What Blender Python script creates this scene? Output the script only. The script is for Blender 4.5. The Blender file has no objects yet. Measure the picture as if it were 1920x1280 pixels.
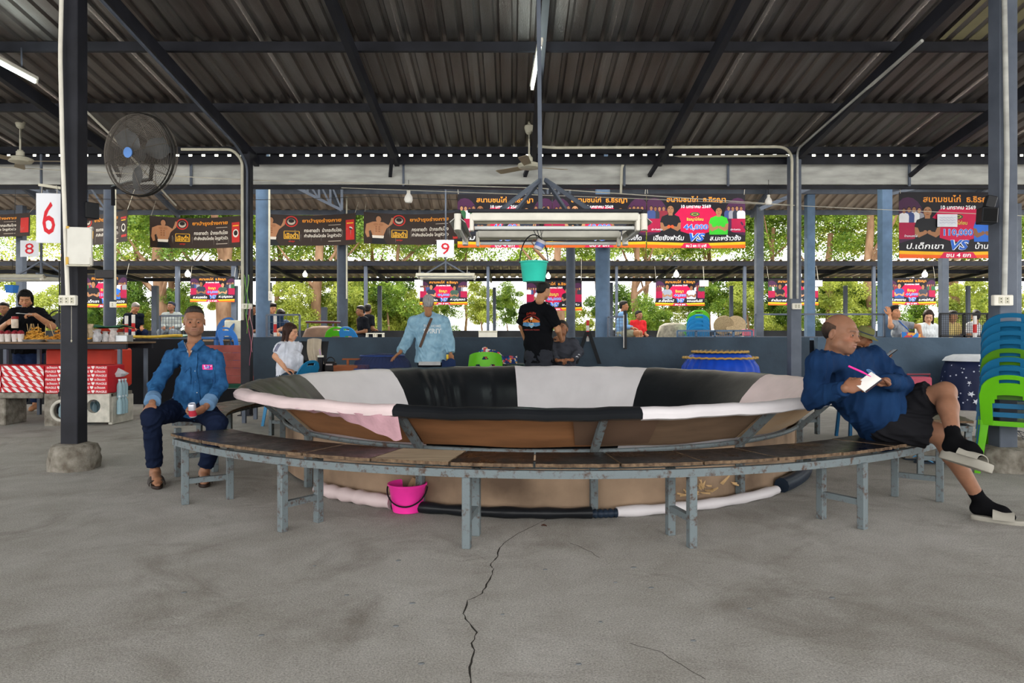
import bpy, math, random
import numpy as np
from mathutils import Vector, Matrix
from mathutils.bvhtree import BVHTree

random.seed(7); np.random.seed(7)
scene = bpy.context.scene
COL = scene.collection
PI = math.pi

# ------------------------------------------------------------------ camera, world, sun, exposure
F, HZ, CH = 1320.0, 625.0, 1.15          # focal length (px), horizon row, camera height (m)
cd = bpy.data.cameras.new('camera'); cam = bpy.data.objects.new('camera', cd); COL.objects.link(cam)
cam.location = (0, 0, CH); cam.rotation_euler = (PI/2, 0, 0)
cd.sensor_width = 36; cd.lens = F/1920*36; cd.shift_y = -(640-HZ)/1920; cd.clip_end = 300
scene.camera = cam
w = bpy.data.worlds.new('sky'); scene.world = w; w.use_nodes = True
bg = w.node_tree.nodes['Background']; bg.inputs[0].default_value = (.99, .985, .97, 1); bg.inputs[1].default_value = 4.3
sd = bpy.data.lights.new('sun', 'SUN'); sd.energy = 10.0; sd.angle = math.radians(1.5); sd.color = (1, .93, .8)
sun = bpy.data.objects.new('sun', sd); COL.objects.link(sun)
sun.rotation_euler = (math.radians(-53), math.radians(-12), 0)   # sun beyond the trees, a little to the left
scene.view_settings.view_transform = 'Standard'; scene.view_settings.look = 'None'
scene.view_settings.gamma = 1; scene.view_settings.use_curve_mapping = False
scene.view_settings.exposure = 0.0

def P(px, py, d): return Vector(((px-960)/F*d, d, CH-(py-HZ)/F*d))
def G(px, py, z=0.0):
    d = (CH-z)*F/(py-HZ); return Vector(((px-960)/F*d, d, z))
def X(px, d): return (px-960)/F*d
def Z(py, d): return CH-(py-HZ)/F*d

# ------------------------------------------------------------------ materials
def lin(c):
    if isinstance(c, str):
        c = c.lstrip('#'); c = [int(c[i:i+2], 16)/255 for i in (0, 2, 4)]
    return tuple(((x/12.92) if x <= .04045 else ((x+.055)/1.055)**2.4) for x in c[:3])
MATS = {}
def mat(name, col, rough=.6, metal=0, var=.12, nscale=6, bump=0, bscale=60, spec=.18, alpha=1, trans=0, attr=False, sss=0, emit=0, detail=4, col2=None, stretch=None):
    if name in MATS: return MATS[name]
    m = bpy.data.materials.new(name); m.use_nodes = True; nt = m.node_tree; N = nt.nodes; L = nt.links
    b = N['Principled BSDF']; c = lin(col)
    b.inputs['Roughness'].default_value = rough; b.inputs['Metallic'].default_value = metal
    b.inputs['Specular IOR Level'].default_value = spec; b.inputs['Alpha'].default_value = alpha
    b.inputs['Transmission Weight'].default_value = trans
    tc = N.new('ShaderNodeTexCoord'); mp = N.new('ShaderNodeMapping'); L.new(tc.outputs['Object'], mp.inputs[0])
    if stretch: mp.inputs['Scale'].default_value = stretch
    src = None
    if attr:
        a = N.new('ShaderNodeAttribute'); a.attribute_name = 'Col'; src = a.outputs['Color']
    if var > 0:
        nz = N.new('ShaderNodeTexNoise'); nz.inputs['Scale'].default_value = nscale; nz.inputs['Detail'].default_value = detail
        L.new(mp.outputs[0], nz.inputs['Vector'])
        r = N.new('ShaderNodeMapRange'); r.inputs[1].default_value = .3; r.inputs[2].default_value = .7
        L.new(nz.outputs[0], r.inputs[0])
        mx = N.new('ShaderNodeMix'); mx.data_type = 'RGBA'
        if attr:
            r.inputs[3].default_value = 1-var; r.inputs[4].default_value = 1+var
            mx.blend_type = 'MULTIPLY'; mx.inputs[0].default_value = 1
            L.new(src, mx.inputs[6]); L.new(r.outputs[0], mx.inputs[7])
        else:
            r.inputs[3].default_value = 0; r.inputs[4].default_value = 1
            c2 = lin(col2) if col2 else tuple(min(1, x*(1+var)) for x in c)
            c1 = c if col2 else tuple(x*(1-var) for x in c)
            L.new(r.outputs[0], mx.inputs[0]); mx.inputs[6].default_value = (*c1, 1); mx.inputs[7].default_value = (*c2, 1)
        src = mx.outputs[2]
    if src is not None: L.new(src, b.inputs['Base Color'])
    else: b.inputs['Base Color'].default_value = (*c, 1)
    if bump:
        n2 = N.new('ShaderNodeTexNoise'); n2.inputs['Scale'].default_value = bscale; n2.inputs['Detail'].default_value = 3
        L.new(mp.outputs[0], n2.inputs['Vector'])
        bp = N.new('ShaderNodeBump'); bp.inputs['Strength'].default_value = bump; bp.inputs['Distance'].default_value = .01
        L.new(n2.outputs[0], bp.inputs['Height']); L.new(bp.outputs[0], b.inputs['Normal'])
    if emit:
        b.inputs['Emission Color'].default_value = (*c, 1); b.inputs['Emission Strength'].default_value = emit
    if sss:
        b.inputs['Subsurface Weight'].default_value = sss; b.inputs['Subsurface Radius'].default_value = (.01, .004, .002)
    MATS[name] = m; return m

def plain(col, rough=.55, metal=0, **k):
    return mat('m_%s_%g_%g' % (col.strip('#'), rough, metal), col, rough, metal, **k)

# ------------------------------------------------------------------ mesh building
class MB:
    def __init__(s): s.v = []; s.f = []; s.c = []; s.cur = None
    def add(s, vs, fs):
        o = len(s.v); s.v += [tuple(v) for v in vs]; s.f += [tuple(i+o for i in f) for f in fs]
        s.c += [s.cur]*len(vs); return s
    def box(s, c, size, rot=None, ch=0.0):
        x, y, z = [q/2 for q in size]; c = Vector(c)
        if ch <= 0:
            vs = [Vector((i*x, j*y, k*z)) for k in (-1, 1) for j in (-1, 1) for i in (-1, 1)]
            fs = [(0, 2, 3, 1), (4, 5, 7, 6), (0, 1, 5, 4), (2, 6, 7, 3), (0, 4, 6, 2), (1, 3, 7, 5)]
        else:
            ch = min(ch, x*.9, y*.9, z*.9); vs = []; idx = {}
            for k in (-1, 1):
                for j in (-1, 1):
                    for i in (-1, 1):
                        for a in range(3):
                            e = [x-ch, y-ch, z-ch]; e[a] = (x, y, z)[a]
                            idx[(i, j, k, a)] = len(vs); vs.append(Vector((i*e[0], j*e[1], k*e[2])))
            fs = []
            for a in range(3):
                b1, b2 = [q for q in range(3) if q != a]
                for sg in (-1, 1):
                    q = []
                    for t1, t2 in ((-1, -1), (1, -1), (1, 1), (-1, 1)):
                        s3 = [0, 0, 0]; s3[a] = sg; s3[b1] = t1; s3[b2] = t2; q.append(idx[(*s3, a)])
                    fs.append(tuple(q))
            for a in range(3):
                b1, b2 = [q for q in range(3) if q != a]
                for t1 in (-1, 1):
                    for t2 in (-1, 1):
                        q = []
                        for sg, ax in ((-1, b1), (1, b1), (1, b2), (-1, b2)):
                            s3 = [0, 0, 0]; s3[a] = sg; s3[b1] = t1; s3[b2] = t2; q.append(idx[(*s3, ax)])
                        fs.append(tuple(q))
            for k in (-1, 1):
                for j in (-1, 1):
                    for i in (-1, 1): fs.append((idx[(i, j, k, 0)], idx[(i, j, k, 1)], idx[(i, j, k, 2)]))
        if rot is not None:
            R = rot if isinstance(rot, Matrix) else Matrix.Rotation(rot, 3, 'Z')
            vs = [R @ v for v in vs]
        return s.add([v+c for v in vs], fs)
    def bar(s, a, b, w, h=None, up=(0, 0, 1), ch=0.0):
        a, b = Vector(a), Vector(b); h = h or w; d = b-a; L = d.length
        y = d.normalized(); u = Vector(up)
        if abs(y.dot(u)) > .98: u = Vector((0, 1, 0)) if abs(y.y) < .9 else Vector((1, 0, 0))
        x = y.cross(u).normalized(); z = x.cross(y)
        R = Matrix((x, y, z)).transposed()
        return s.box((a+b)/2, (w, L, h), R, ch)
    def tube(s, pts, r, n=8, caps=True, closed=False, flat=1.0):
        pts = [Vector(p) for p in pts]; m = len(pts); rs = r if hasattr(r, '__len__') else [r]*m
        base = len(s.v); vs = []; prev = None
        for i, p in enumerate(pts):
            if closed: t = (pts[(i+1) % m]-pts[i-1]).normalized()
            else: t = (pts[min(i+1, m-1)]-pts[max(i-1, 0)]).normalized()
            if prev is None:
                u = Vector((0, 0, 1)) if abs(t.z) < .9 else Vector((1, 0, 0))
                x = t.cross(u).normalized()
            else: x = (prev-t*prev.dot(t)).normalized()
            prev = x; y = t.cross(x)
            for k in range(n):
                a = 2*PI*k/n; vs.append(p+x*math.cos(a)*rs[i]+y*math.sin(a)*rs[i]*flat)
        fs = []
        for i in range(m if closed else m-1):
            j = (i+1) % m
            for k in range(n):
                k2 = (k+1) % n; fs.append((i*n+k, j*n+k, j*n+k2, i*n+k2))
        if caps and not closed:
            fs.append(tuple(range(n-1, -1, -1))); fs.append(tuple((m-1)*n+k for k in range(n)))
        # keep outward orientation
        fs = [tuple(reversed(f)) for f in fs]
        return s.add(vs, fs)
    def lathe(s, prof, c=(0, 0, 0), n=24, sx=1, sy=1, fn=None, M=None):
        c = Vector(c); vs = []; m = len(prof)
        for (r, z) in prof:
            for k in range(n):
                a = 2*PI*k/n; rr = r
                if fn: rr = r*fn(a, z)
                vs.append(Vector((math.cos(a)*rr*sx, math.sin(a)*rr*sy, z)))
        if M is not None: vs = [M @ v for v in vs]
        vs = [v+c for v in vs]
        fs = [(i*n+k, i*n+(k+1) % n, (i+1)*n+(k+1) % n, (i+1)*n+k) for i in range(m-1) for k in range(n)]
        if prof[0][0] > 1e-6: fs.append(tuple(range(n-1, -1, -1)))
        if prof[-1][0] > 1e-6: fs.append(tuple((m-1)*n+k for k in range(n)))
        return s.add(vs, fs)
    def ball(s, c, r, n=10, m=7, M=None):
        rr = r if hasattr(r, '__len__') else (r, r, r)
        prof = [(max(math.sin(PI*i/m), 1e-7), -math.cos(PI*i/m)) for i in range(m+1)]
        S = Matrix.Diagonal(rr)
        return s.lathe(prof, c, n, M=(M @ S if M is not None else S))
    def grid(s, fn, nu, nv, mask=None, thick=0.0):
        vs = [Vector(fn(i/nu, j/nv)) for j in range(nv+1) for i in range(nu+1)]
        fs = [(j*(nu+1)+i, j*(nu+1)+i+1, (j+1)*(nu+1)+i+1, (j+1)*(nu+1)+i) for j in range(nv) for i in range(nu) if not mask or not mask(i, j)]
        if thick:
            nrm = [Vector((0, 0, 0)) for _ in vs]
            for f in fs:
                q = (vs[f[2]]-vs[f[0]]).cross(vs[f[3]]-vs[f[1]])
                for i in f: nrm[i] += q
            n0 = len(vs); vs += [v-(nn.normalized()*thick if nn.length > 0 else nn) for v, nn in zip(vs, nrm)]
            cnt = {}
            for f in fs:
                for a, b in zip(f, f[1:]+f[:1]): cnt[(a, b)] = 1
            side = [(b, a, a+n0, b+n0) for (a, b) in cnt if (b, a) not in cnt]
            fs = fs+[tuple(i+n0 for i in reversed(f)) for f in fs]+side
        return s.add(vs, fs)
    def poly(s, pts, thick=None, nrm=(0, -1, 0)):
        """flat polygon, optionally extruded by thick against nrm"""
        pts = [Vector(p) for p in pts]; n = len(pts)
        if not thick: return s.add(pts, [tuple(range(n))])
        o = Vector(nrm)*thick
        return s.add(pts+[p-o for p in pts], [tuple(range(n)), tuple(range(2*n-1, n-1, -1))]+[((i+1) % n, i, i+n, (i+1) % n+n) for i in range(n)])
    def mesh(s, name):
        me = bpy.data.meshes.new(name); me.from_pydata(s.v, [], s.f)
        if any(c is not None for c in s.c):
            a = me.color_attributes.new('Col', 'FLOAT_COLOR', 'POINT')
            cc = np.ones((len(s.v), 4), np.float32)
            for i, c in enumerate(s.c):
                if c is not None: cc[i, :3] = c
            a.data.foreach_set('color', cc.ravel())
        return me
    def build(s, name, m, parent=None, smooth=False, loc=None, **props):
        me = s.mesh(name); me.materials.append(m)
        if smooth: shade(me, smooth)
        return link(name, me, parent, loc, **props)

def shade(me, ang=40):
    if ang is True: ang = 40
    for p in me.polygons: p.use_smooth = True
    me.set_sharp_from_angle(angle=math.radians(ang))

def link(name, data, parent=None, loc=None, **props):
    o = bpy.data.objects.new(name, data); COL.objects.link(o)
    if parent is not None: o.parent = parent
    if loc is not None: o.location = loc
    for k, v in props.items():
        if v is not None: o[k] = v
    return o

def tag(o, label=None, cat=None, group=None, kind=None):
    if label: o['label'] = label
    if cat: o['category'] = cat
    if group: o['group'] = group
    if kind: o['kind'] = kind
    return o

def thing(name, label, cat, loc=(0, 0, 0), rz=0, group=None, kind=None):
    o = bpy.data.objects.new(name, None); COL.objects.link(o); o.location = loc; o.rotation_euler = (0, 0, rz)
    return tag(o, label, cat, group, kind)

def copy_tree(o, parent=None, loc=None, rz=None, label=None):
    c = o.copy(); COL.objects.link(c); c.parent = parent
    if loc is not None: c.location = loc
    if rz is not None: c.rotation_euler = (0, 0, rz)
    if label: c['label'] = label
    for ch in [q for q in bpy.data.objects if q.parent == o]: copy_tree(ch, c)
    return c

# ------------------------------------------------------------------ text as flat mesh
_tc = {}
def text2d(body, bold=0.0):
    key = (body, bold)
    if key in _tc: return _tc[key]
    cu = bpy.data.curves.new('t', 'FONT'); cu.body = body; cu.size = 1; cu.align_x = 'CENTER'; cu.align_y = 'CENTER'
    cu.resolution_u = 2; cu.offset = bold; cu.fill_mode = 'FRONT'
    ob = bpy.data.objects.new('t', cu); COL.objects.link(ob)
    dg = bpy.context.evaluated_depsgraph_get(); me = ob.evaluated_get(dg).to_mesh()
    v = np.array([(q.co.x, q.co.y) for q in me.vertices]).reshape(-1, 2); f = [tuple(p.vertices) for p in me.polygons]
    ob.evaluated_get(dg).to_mesh_clear(); bpy.data.objects.remove(ob); bpy.data.curves.remove(cu)
    if len(v):
        mn, mx = v.min(0), v.max(0); v = v-(mn+mx)/2; size = mx-mn
    else: size = np.array((1, 1))
    _tc[key] = (v, f, size); return _tc[key]
def put_text(mb, body, fn, cx, cz, width, col, bold=.01, height=None, shear=0, layer=.002, aspect=None):
    """fn(x, z, layer)->3D point. width in local units."""
    v, f, size = text2d(body, bold)
    if len(v) == 0: return
    sx = width/size[0]; sz = sx if height is None else height/size[1]
    mb.cur = lin(col) if isinstance(col, str) else col
    vs = [fn(cx+(x+shear*y)*sx, cz+y*sz, layer) for x, y in v]
    mb.add(vs, f)
# ------------------------------------------------------------------ signed-distance bodies -> one continuous surface
def V(*a): return np.array(a if len(a) > 1 else tuple(a[0]), float)
def nrmz(v): v = np.asarray(v, float); return v/(np.linalg.norm(v)+1e-12)
class SDF:
    def __init__(s): s.p = []
    def cap(s, a, b, ra, rb=None, side=None, fa=1.0, fb=None, k=.02, flat=False, op='u', flata=False):
        """tapered capsule a->b; cross-section ra (along side) by ra*fa (across)"""
        rb = ra if rb is None else rb; fb = fa if fb is None else fb
        s.p.append(('c', V(a), V(b), ra, rb, None if side is None else V(side), fa, fb, k, flat, op, flata)); return s
    def ell(s, c, r, R=None, k=.02, op='u'):
        r = (r, r, r) if not hasattr(r, '__len__') else r
        s.p.append(('e', V(c), V(r), None if R is None else np.array(R), k, op)); return s
    def eval(s, res, pad=.03):
        lo = np.full(3, 1e9); hi = -lo
        bbs = []
        for q in s.p:
            if q[0] == 'c':
                R = max(q[3], q[4])*max(1, q[6], q[7]); b0 = np.minimum(q[1], q[2])-R; b1 = np.maximum(q[1], q[2])+R; op = q[10]
            else:
                R = q[2].max() if q[3] is not None else q[2]; b0 = q[1]-R; b1 = q[1]+R; op = q[5]
            bbs.append((b0, b1))
            if op == 'u': lo = np.minimum(lo, b0); hi = np.maximum(hi, b1)
        lo = lo-2.5*res; n = np.ceil((hi+2.5*res-lo)/res).astype(int)+1
        D = np.full(n, .2, np.float32)
        ax = [lo[i]+np.arange(n[i])*res for i in range(3)]
        for q, (b0, b1) in zip(s.p, bbs):
            i0 = np.maximum(0, np.floor((b0-pad-lo)/res).astype(int)); i1 = np.minimum(n, np.ceil((b1+pad-lo)/res).astype(int)+1)
            if (i1 <= i0).any(): continue
            gx = ax[0][i0[0]:i1[0], None, None]; gy = ax[1][None, i0[1]:i1[1], None]; gz = ax[2][None, None, i0[2]:i1[2]]
            if q[0] == 'c':
                _, a, b, ra, rb, side, fa, fb, k, flat, op, flata = q
                ab = b-a; L = np.linalg.norm(ab)+1e-9; t = ab/L
                dx, dy, dz = gx-a[0], gy-a[1], gz-a[2]
                l = dx*t[0]+dy*t[1]+dz*t[2]; tt = np.clip(l/L, 0, 1); r = ra+(rb-ra)*tt
                if side is None:
                    l2 = l-tt*L
                    q2 = np.maximum(dx*dx+dy*dy+dz*dz-l*l, 0)+l2*l2
                    d = np.sqrt(q2)-r
                else:
                    u = side-t*side.dot(t); u = u/(np.linalg.norm(u)+1e-9); w_ = np.cross(t, u)
                    du = dx*u[0]+dy*u[1]+dz*u[2]; dw = dx*w_[0]+dy*w_[1]+dz*w_[2]; l2 = l-tt*L
                    ff = fa+(fb-fa)*tt; mn = np.minimum(1, ff)
                    kk = np.sqrt((du/r)**2+(dw/(r*ff))**2+(l2/(r*mn))**2); d = (kk-1)*r*mn
                if flat: d = np.maximum(d, l-L)
                if flata: d = np.maximum(d, -l)
            else:
                _, c, r, R, k, op = q
                dx, dy, dz = gx-c[0], gy-c[1], gz-c[2]
                if R is not None:
                    dx, dy, dz = [dx*R[0, i]+dy*R[1, i]+dz*R[2, i] for i in range(3)]
                k0 = np.sqrt((dx/r[0])**2+(dy/r[1])**2+(dz/r[2])**2); k1 = np.sqrt((dx/r[0]**2)**2+(dy/r[1]**2)**2+(dz/r[2]**2)**2)+1e-9
                d = k0*(k0-1)/k1
            S = D[i0[0]:i1[0], i0[1]:i1[1], i0[2]:i1[2]]
            if op == 'u':
                h = np.maximum(k-np.abs(S-d), 0)/k; S[...] = np.minimum(S, d)-h*h*k/4
            elif op == 's':
                d = -d; h = np.maximum(k-np.abs(S-d), 0)/k; S[...] = np.maximum(S, d)+h*h*k/4
        s.ax = ax; s.lo = lo; s.res = res; return D
    def mesh(s, res, D=None, clip=None):
        if D is None: D = s.eval(res)
        if clip is not None:
            gx, gy, gz = s.ax[0][:, None, None], s.ax[1][None, :, None], s.ax[2][None, None, :]
            D = clip(D, gx, gy, gz)
        return surfnet(D, s.lo, res)

def surfnet(Fd, lo, res):
    Fd = Fd.copy()
    Fd[0] = Fd[-1] = .1; Fd[:, 0] = Fd[:, -1] = .1; Fd[:, :, 0] = Fd[:, :, -1] = .1
    ins = Fd < 0; c = np.zeros(tuple(n-1 for n in Fd.shape), np.int8)
    sl = lambda A, o: A[o[0]:A.shape[0]-1+o[0], o[1]:A.shape[1]-1+o[1], o[2]:A.shape[2]-1+o[2]]
    offs = [(i, j, k) for i in (0, 1) for j in (0, 1) for k in (0, 1)]
    for o in offs: c += sl(ins, o)
    m = (c > 0) & (c < 8); idx = np.full(m.shape, -1, np.int64); cells = np.argwhere(m); idx[m] = np.arange(len(cells))
    vals = {o: sl(Fd, o)[m] for o in offs}
    acc = np.zeros((len(cells), 3)); cnt = np.zeros(len(cells))
    for o in offs:
        for a in range(3):
            if o[a]: continue
            o2 = list(o); o2[a] = 1; o2 = tuple(o2); va, vb = vals[o], vals[o2]
            x = (va < 0) != (vb < 0); t = np.where(x, va/np.where(x, va-vb, 1), 0)
            p = np.array(o, float)[None]+np.zeros((len(cells), 3)); p[:, a] += t
            acc[x] += p[x]; cnt[x] += 1
    vs = (cells+acc/np.maximum(cnt, 1)[:, None])*res+lo
    faces = []
    for a in range(3):
        b1, b2 = (a+1) % 3, (a+2) % 3
        A = np.moveaxis(ins, a, 0)
        s0 = [slice(None)]*3; s1 = [slice(None)]*3; s0[a] = slice(0, -1); s1[a] = slice(1, None)
        e = ins[tuple(s0)] != ins[tuple(s1)]; E = np.argwhere(e)
        ok = (E[:, b1] > 0) & (E[:, b2] > 0) & (E[:, b1] < ins.shape[b1]-1) & (E[:, b2] < ins.shape[b2]-1); E = E[ok]
        def cell(d1, d2):
            q = E.copy(); q[:, b1] += d1; q[:, b2] += d2; return idx[q[:, 0], q[:, 1], q[:, 2]]
        Q = np.stack([cell(-1, -1), cell(0, -1), cell(0, 0), cell(-1, 0)], 1)
        inside = ins[E[:, 0], E[:, 1], E[:, 2]]; Q[~inside] = Q[~inside][:, ::-1]; faces.append(Q)
    return vs, np.concatenate(faces)

def relax(vs, fs, it=1):
    for _ in range(it):
        acc = np.zeros_like(vs); cnt = np.zeros(len(vs))
        for i in range(4):
            a, b = fs[:, i], fs[:, (i+1) % 4]
            np.add.at(acc, a, vs[b]); np.add.at(cnt, a, 1)
        vs = vs*.4+.6*acc/np.maximum(cnt, 1)[:, None]
    return vs
def normals(vs, fs):
    q = np.cross(vs[fs[:, 2]]-vs[fs[:, 0]], vs[fs[:, 3]]-vs[fs[:, 1]]); n = np.zeros_like(vs)
    for i in range(4): np.add.at(n, fs[:, i], q)
    return n/(np.linalg.norm(n, axis=1)[:, None]+1e-12)
def folds(vs, fs, amp, freq, seed=0, dirv=(0, 0, 1), stretch=3.0):
    """cloth folds: ridged, warped waves pushed along the normal"""
    rs = np.random.RandomState(seed); n = normals(vs, fs); tot = np.zeros(len(vs))
    for o in range(4):
        k = rs.normal(size=3); dv = nrmz(dirv); k = k-dv*k.dot(dv)*(1-1/stretch); k = nrmz(k)*freq*(1.6**o)*(.8+.4*rs.rand())
        w2 = rs.normal(size=3)*freq*.6; ph = rs.rand()*6
        s_ = np.sin(vs@k+ph+1.5*np.sin(vs@w2+ph*2)); tot += (1-np.abs(s_)*2)*.55**o
    return vs+n*(tot*amp)[:, None]
def mk(name, vs, fs, m, parent=None, cols=None, **props):
    me = bpy.data.meshes.new(name); fs = np.asarray(fs)
    me.vertices.add(len(vs)); me.vertices.foreach_set('co', np.ascontiguousarray(vs, np.float32).ravel())
    me.loops.add(len(fs)*4); me.loops.foreach_set('vertex_index', fs.astype(np.int32).ravel())
    me.polygons.add(len(fs)); me.polygons.foreach_set('loop_start', np.arange(0, len(fs)*4, 4, dtype=np.int32))
    me.update(calc_edges=True); me.validate()
    me.polygons.foreach_set('use_smooth', np.ones(len(me.polygons), bool))
    if cols is not None:
        a = me.color_attributes.new('Col', 'FLOAT_COLOR', 'POINT'); cc = np.ones((len(vs), 4), np.float32); cc[:, :3] = cols
        a.data.foreach_set('color', cc.ravel())
    me.materials.append(m); return link(name, me, parent, **props)
# ================================================================== MATERIALS
STEEL = mat('grey_painted_steel', '#4a505b', .5, 0, .25, 3, .05, 90, col2='#5f6672')
STEELD = mat('dark_painted_steel', '#222329', .55, 0, .3, 4, .05, 90)
PIPEB = mat('blue_grey_pipe', '#4f647c', .42, 0, .18, 5, .06, 120)
PIPED = mat('dark_pipe', '#39404c', .42, 0, .18, 5, .06, 120)
RUST = mat('worn_grey_steel', '#6d767c', .6, .2, 0, 18, .2, 160)
def rusty():
    m = RUST; nt = m.node_tree; N = nt.nodes; L = nt.links; b = N['Principled BSDF']
    tc = [n for n in N if n.type == 'TEX_COORD'][0]
    n1 = N.new('ShaderNodeTexNoise'); n1.inputs['Scale'].default_value = 22; n1.inputs['Detail'].default_value = 6; n1.inputs['Roughness'].default_value = .7
    L.new(tc.outputs['Object'], n1.inputs['Vector'])
    r = N.new('ShaderNodeValToRGB'); r.color_ramp.elements[0].position = .52; r.color_ramp.elements[1].position = .66
    r.color_ramp.elements[0].color = (*lin('#666f72'), 1); r.color_ramp.elements[1].color = (*lin('#4a382e'), 1)
    L.new(n1.outputs[0], r.inputs[0]); L.new(r.outputs[0], b.inputs['Base Color'])
rusty()
WHITEP = mat('white_plastic', '#d8d4c8', .45, 0, .06, 10)
CREAM = mat('cream_paint', '#b8b4a2', .5, 0, .12, 8)
BLACKP = mat('black_plastic', '#17181b', .4, 0, .1, 8)
GALV = mat('galvanised_gutter', '#b4b4ae', .5, .15, .1, 2.5, .04, 30, col2='#8f8f8a', stretch=(1, 1, 4))

# concrete with trowel swirls
CONC = bpy.data.materials.new('brushed_concrete'); CONC.use_nodes = True
def concrete():
    nt = CONC.node_tree; N = nt.nodes; L = nt.links; b = N['Principled BSDF']; b.inputs['Roughness'].default_value = .78
    b.inputs['Specular IOR Level'].default_value = .2
    tc = N.new('ShaderNodeTexCoord')
    def noise(s, d=4, r=.55, dist=0, vec=None):
        n = N.new('ShaderNodeTexNoise'); n.inputs['Scale'].default_value = s; n.inputs['Detail'].default_value = d
        n.inputs['Roughness'].default_value = r; n.inputs['Distortion'].default_value = dist
        L.new(vec or tc.outputs['Object'], n.inputs['Vector']); return n
    big = noise(.55, 4, .6, .4); mid = noise(3.2, 5, .65, .6); fine = noise(120, 5, .8); grit = noise(260, 2, .8)
    r = N.new('ShaderNodeValToRGB'); e = r.color_ramp.elements
    e[0].position = .32; e[0].color = (*lin('#959087'), 1); e[1].position = .66; e[1].color = (*lin('#bcb9b3'), 1)
    m0 = N.new('ShaderNodeMix'); m0.data_type = 'FLOAT'; m0.inputs[0].default_value = .45; L.new(big.outputs[0], m0.inputs[2]); L.new(mid.outputs[0], m0.inputs[3])
    L.new(m0.outputs[0], r.inputs[0])
    # brown stains and pale dust
    st = noise(1.1, 6, .7, 1.0); sr = N.new('ShaderNodeMapRange'); sr.inputs[1].default_value = .52; sr.inputs[2].default_value = .72; L.new(st.outputs[0], sr.inputs[0])
    mx = N.new('ShaderNodeMix'); mx.data_type = 'RGBA'; mm = N.new('ShaderNodeMath'); mm.operation = 'MULTIPLY'; mm.inputs[1].default_value = .55
    L.new(sr.outputs[0], mm.inputs[0]); L.new(mm.outputs[0], mx.inputs[0]); L.new(r.outputs[0], mx.inputs[6]); mx.inputs[7].default_value = (*lin('#6b6157'), 1)
    m2 = N.new('ShaderNodeMix'); m2.data_type = 'RGBA'; m2.blend_type = 'OVERLAY'; m2.inputs[0].default_value = .9
    fr = N.new('ShaderNodeMapRange'); fr.inputs[1].default_value = .3; fr.inputs[2].default_value = .7; fr.inputs[3].default_value = .2; fr.inputs[4].default_value = .8; L.new(fine.outputs[0], fr.inputs[0])
    L.new(mx.outputs[2], m2.inputs[6]); L.new(fr.outputs[0], m2.inputs[7]); L.new(m2.outputs[2], b.inputs['Base Color'])
    # trowel arcs: rings round scattered centres
    vo = N.new('ShaderNodeTexVoronoi'); vo.inputs['Scale'].default_value = .75; L.new(tc.outputs['Object'], vo.inputs['Vector'])
    ad = N.new('ShaderNodeMath'); ad.operation = 'MULTIPLY_ADD'; ad.inputs[1].default_value = 95
    wn = noise(5, 3, .6); wm = N.new('ShaderNodeMath'); wm.operation = 'MULTIPLY'; wm.inputs[1].default_value = 22; L.new(wn.outputs[0], wm.inputs[0])
    L.new(vo.outputs['Distance'], ad.inputs[0]); L.new(wm.outputs[0], ad.inputs[2])
    sn = N.new('ShaderNodeMath'); sn.operation = 'SINE'; L.new(ad.outputs[0], sn.inputs[0])
    mk_ = noise(1.3, 3, .6); mr = N.new('ShaderNodeMapRange'); mr.inputs[1].default_value = .48; mr.inputs[2].default_value = .62; L.new(mk_.outputs[0], mr.inputs[0])
    ml = N.new('ShaderNodeMath'); ml.operation = 'MULTIPLY'; L.new(sn.outputs[0], ml.inputs[0]); L.new(mr.outputs[0], ml.inputs[1])
    m3 = N.new('ShaderNodeMath'); m3.operation = 'MULTIPLY_ADD'; m3.inputs[1].default_value = .22; L.new(ml.outputs[0], m3.inputs[0]); L.new(fine.outputs[0], m3.inputs[2])
    m4 = N.new('ShaderNodeMath'); m4.operation = 'MULTIPLY_ADD'; m4.inputs[1].default_value = .5; L.new(grit.outputs[0], m4.inputs[0]); L.new(m3.outputs[0], m4.inputs[2])
    bp = N.new('ShaderNodeBump'); bp.inputs['Strength'].default_value = 1.0; bp.inputs['Distance'].default_value = .011
    L.new(m4.outputs[0], bp.inputs['Height']); L.new(bp.outputs[0], b.inputs['Normal'])
concrete()
WALLP = mat('painted_render_wall', '#2c3742', .6, 0, .35, 1.6, .5, 9, col2='#3a4956', detail=6)
WALLD = mat('dark_panel', '#121419', .7, 0, .2, 2, .1, 20)
DIRTC = mat('rough_concrete', '#8d887e', .9, 0, .35, 14, .9, 40, detail=8, col2='#5d564c')
# foil faced roof sheet
ROOFM = mat('foil_backed_sheet', '#5f534e', .28, .85, .6, 1.1, .5, 90, col2='#93918f', detail=5, stretch=(3, .35, 1))
ROOF2M = mat('galvanised_sheet', '#8a7d72', .5, .5, .5, 2.2, .2, 40, col2='#b5a596', detail=5, stretch=(3, .5, 1))

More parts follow.
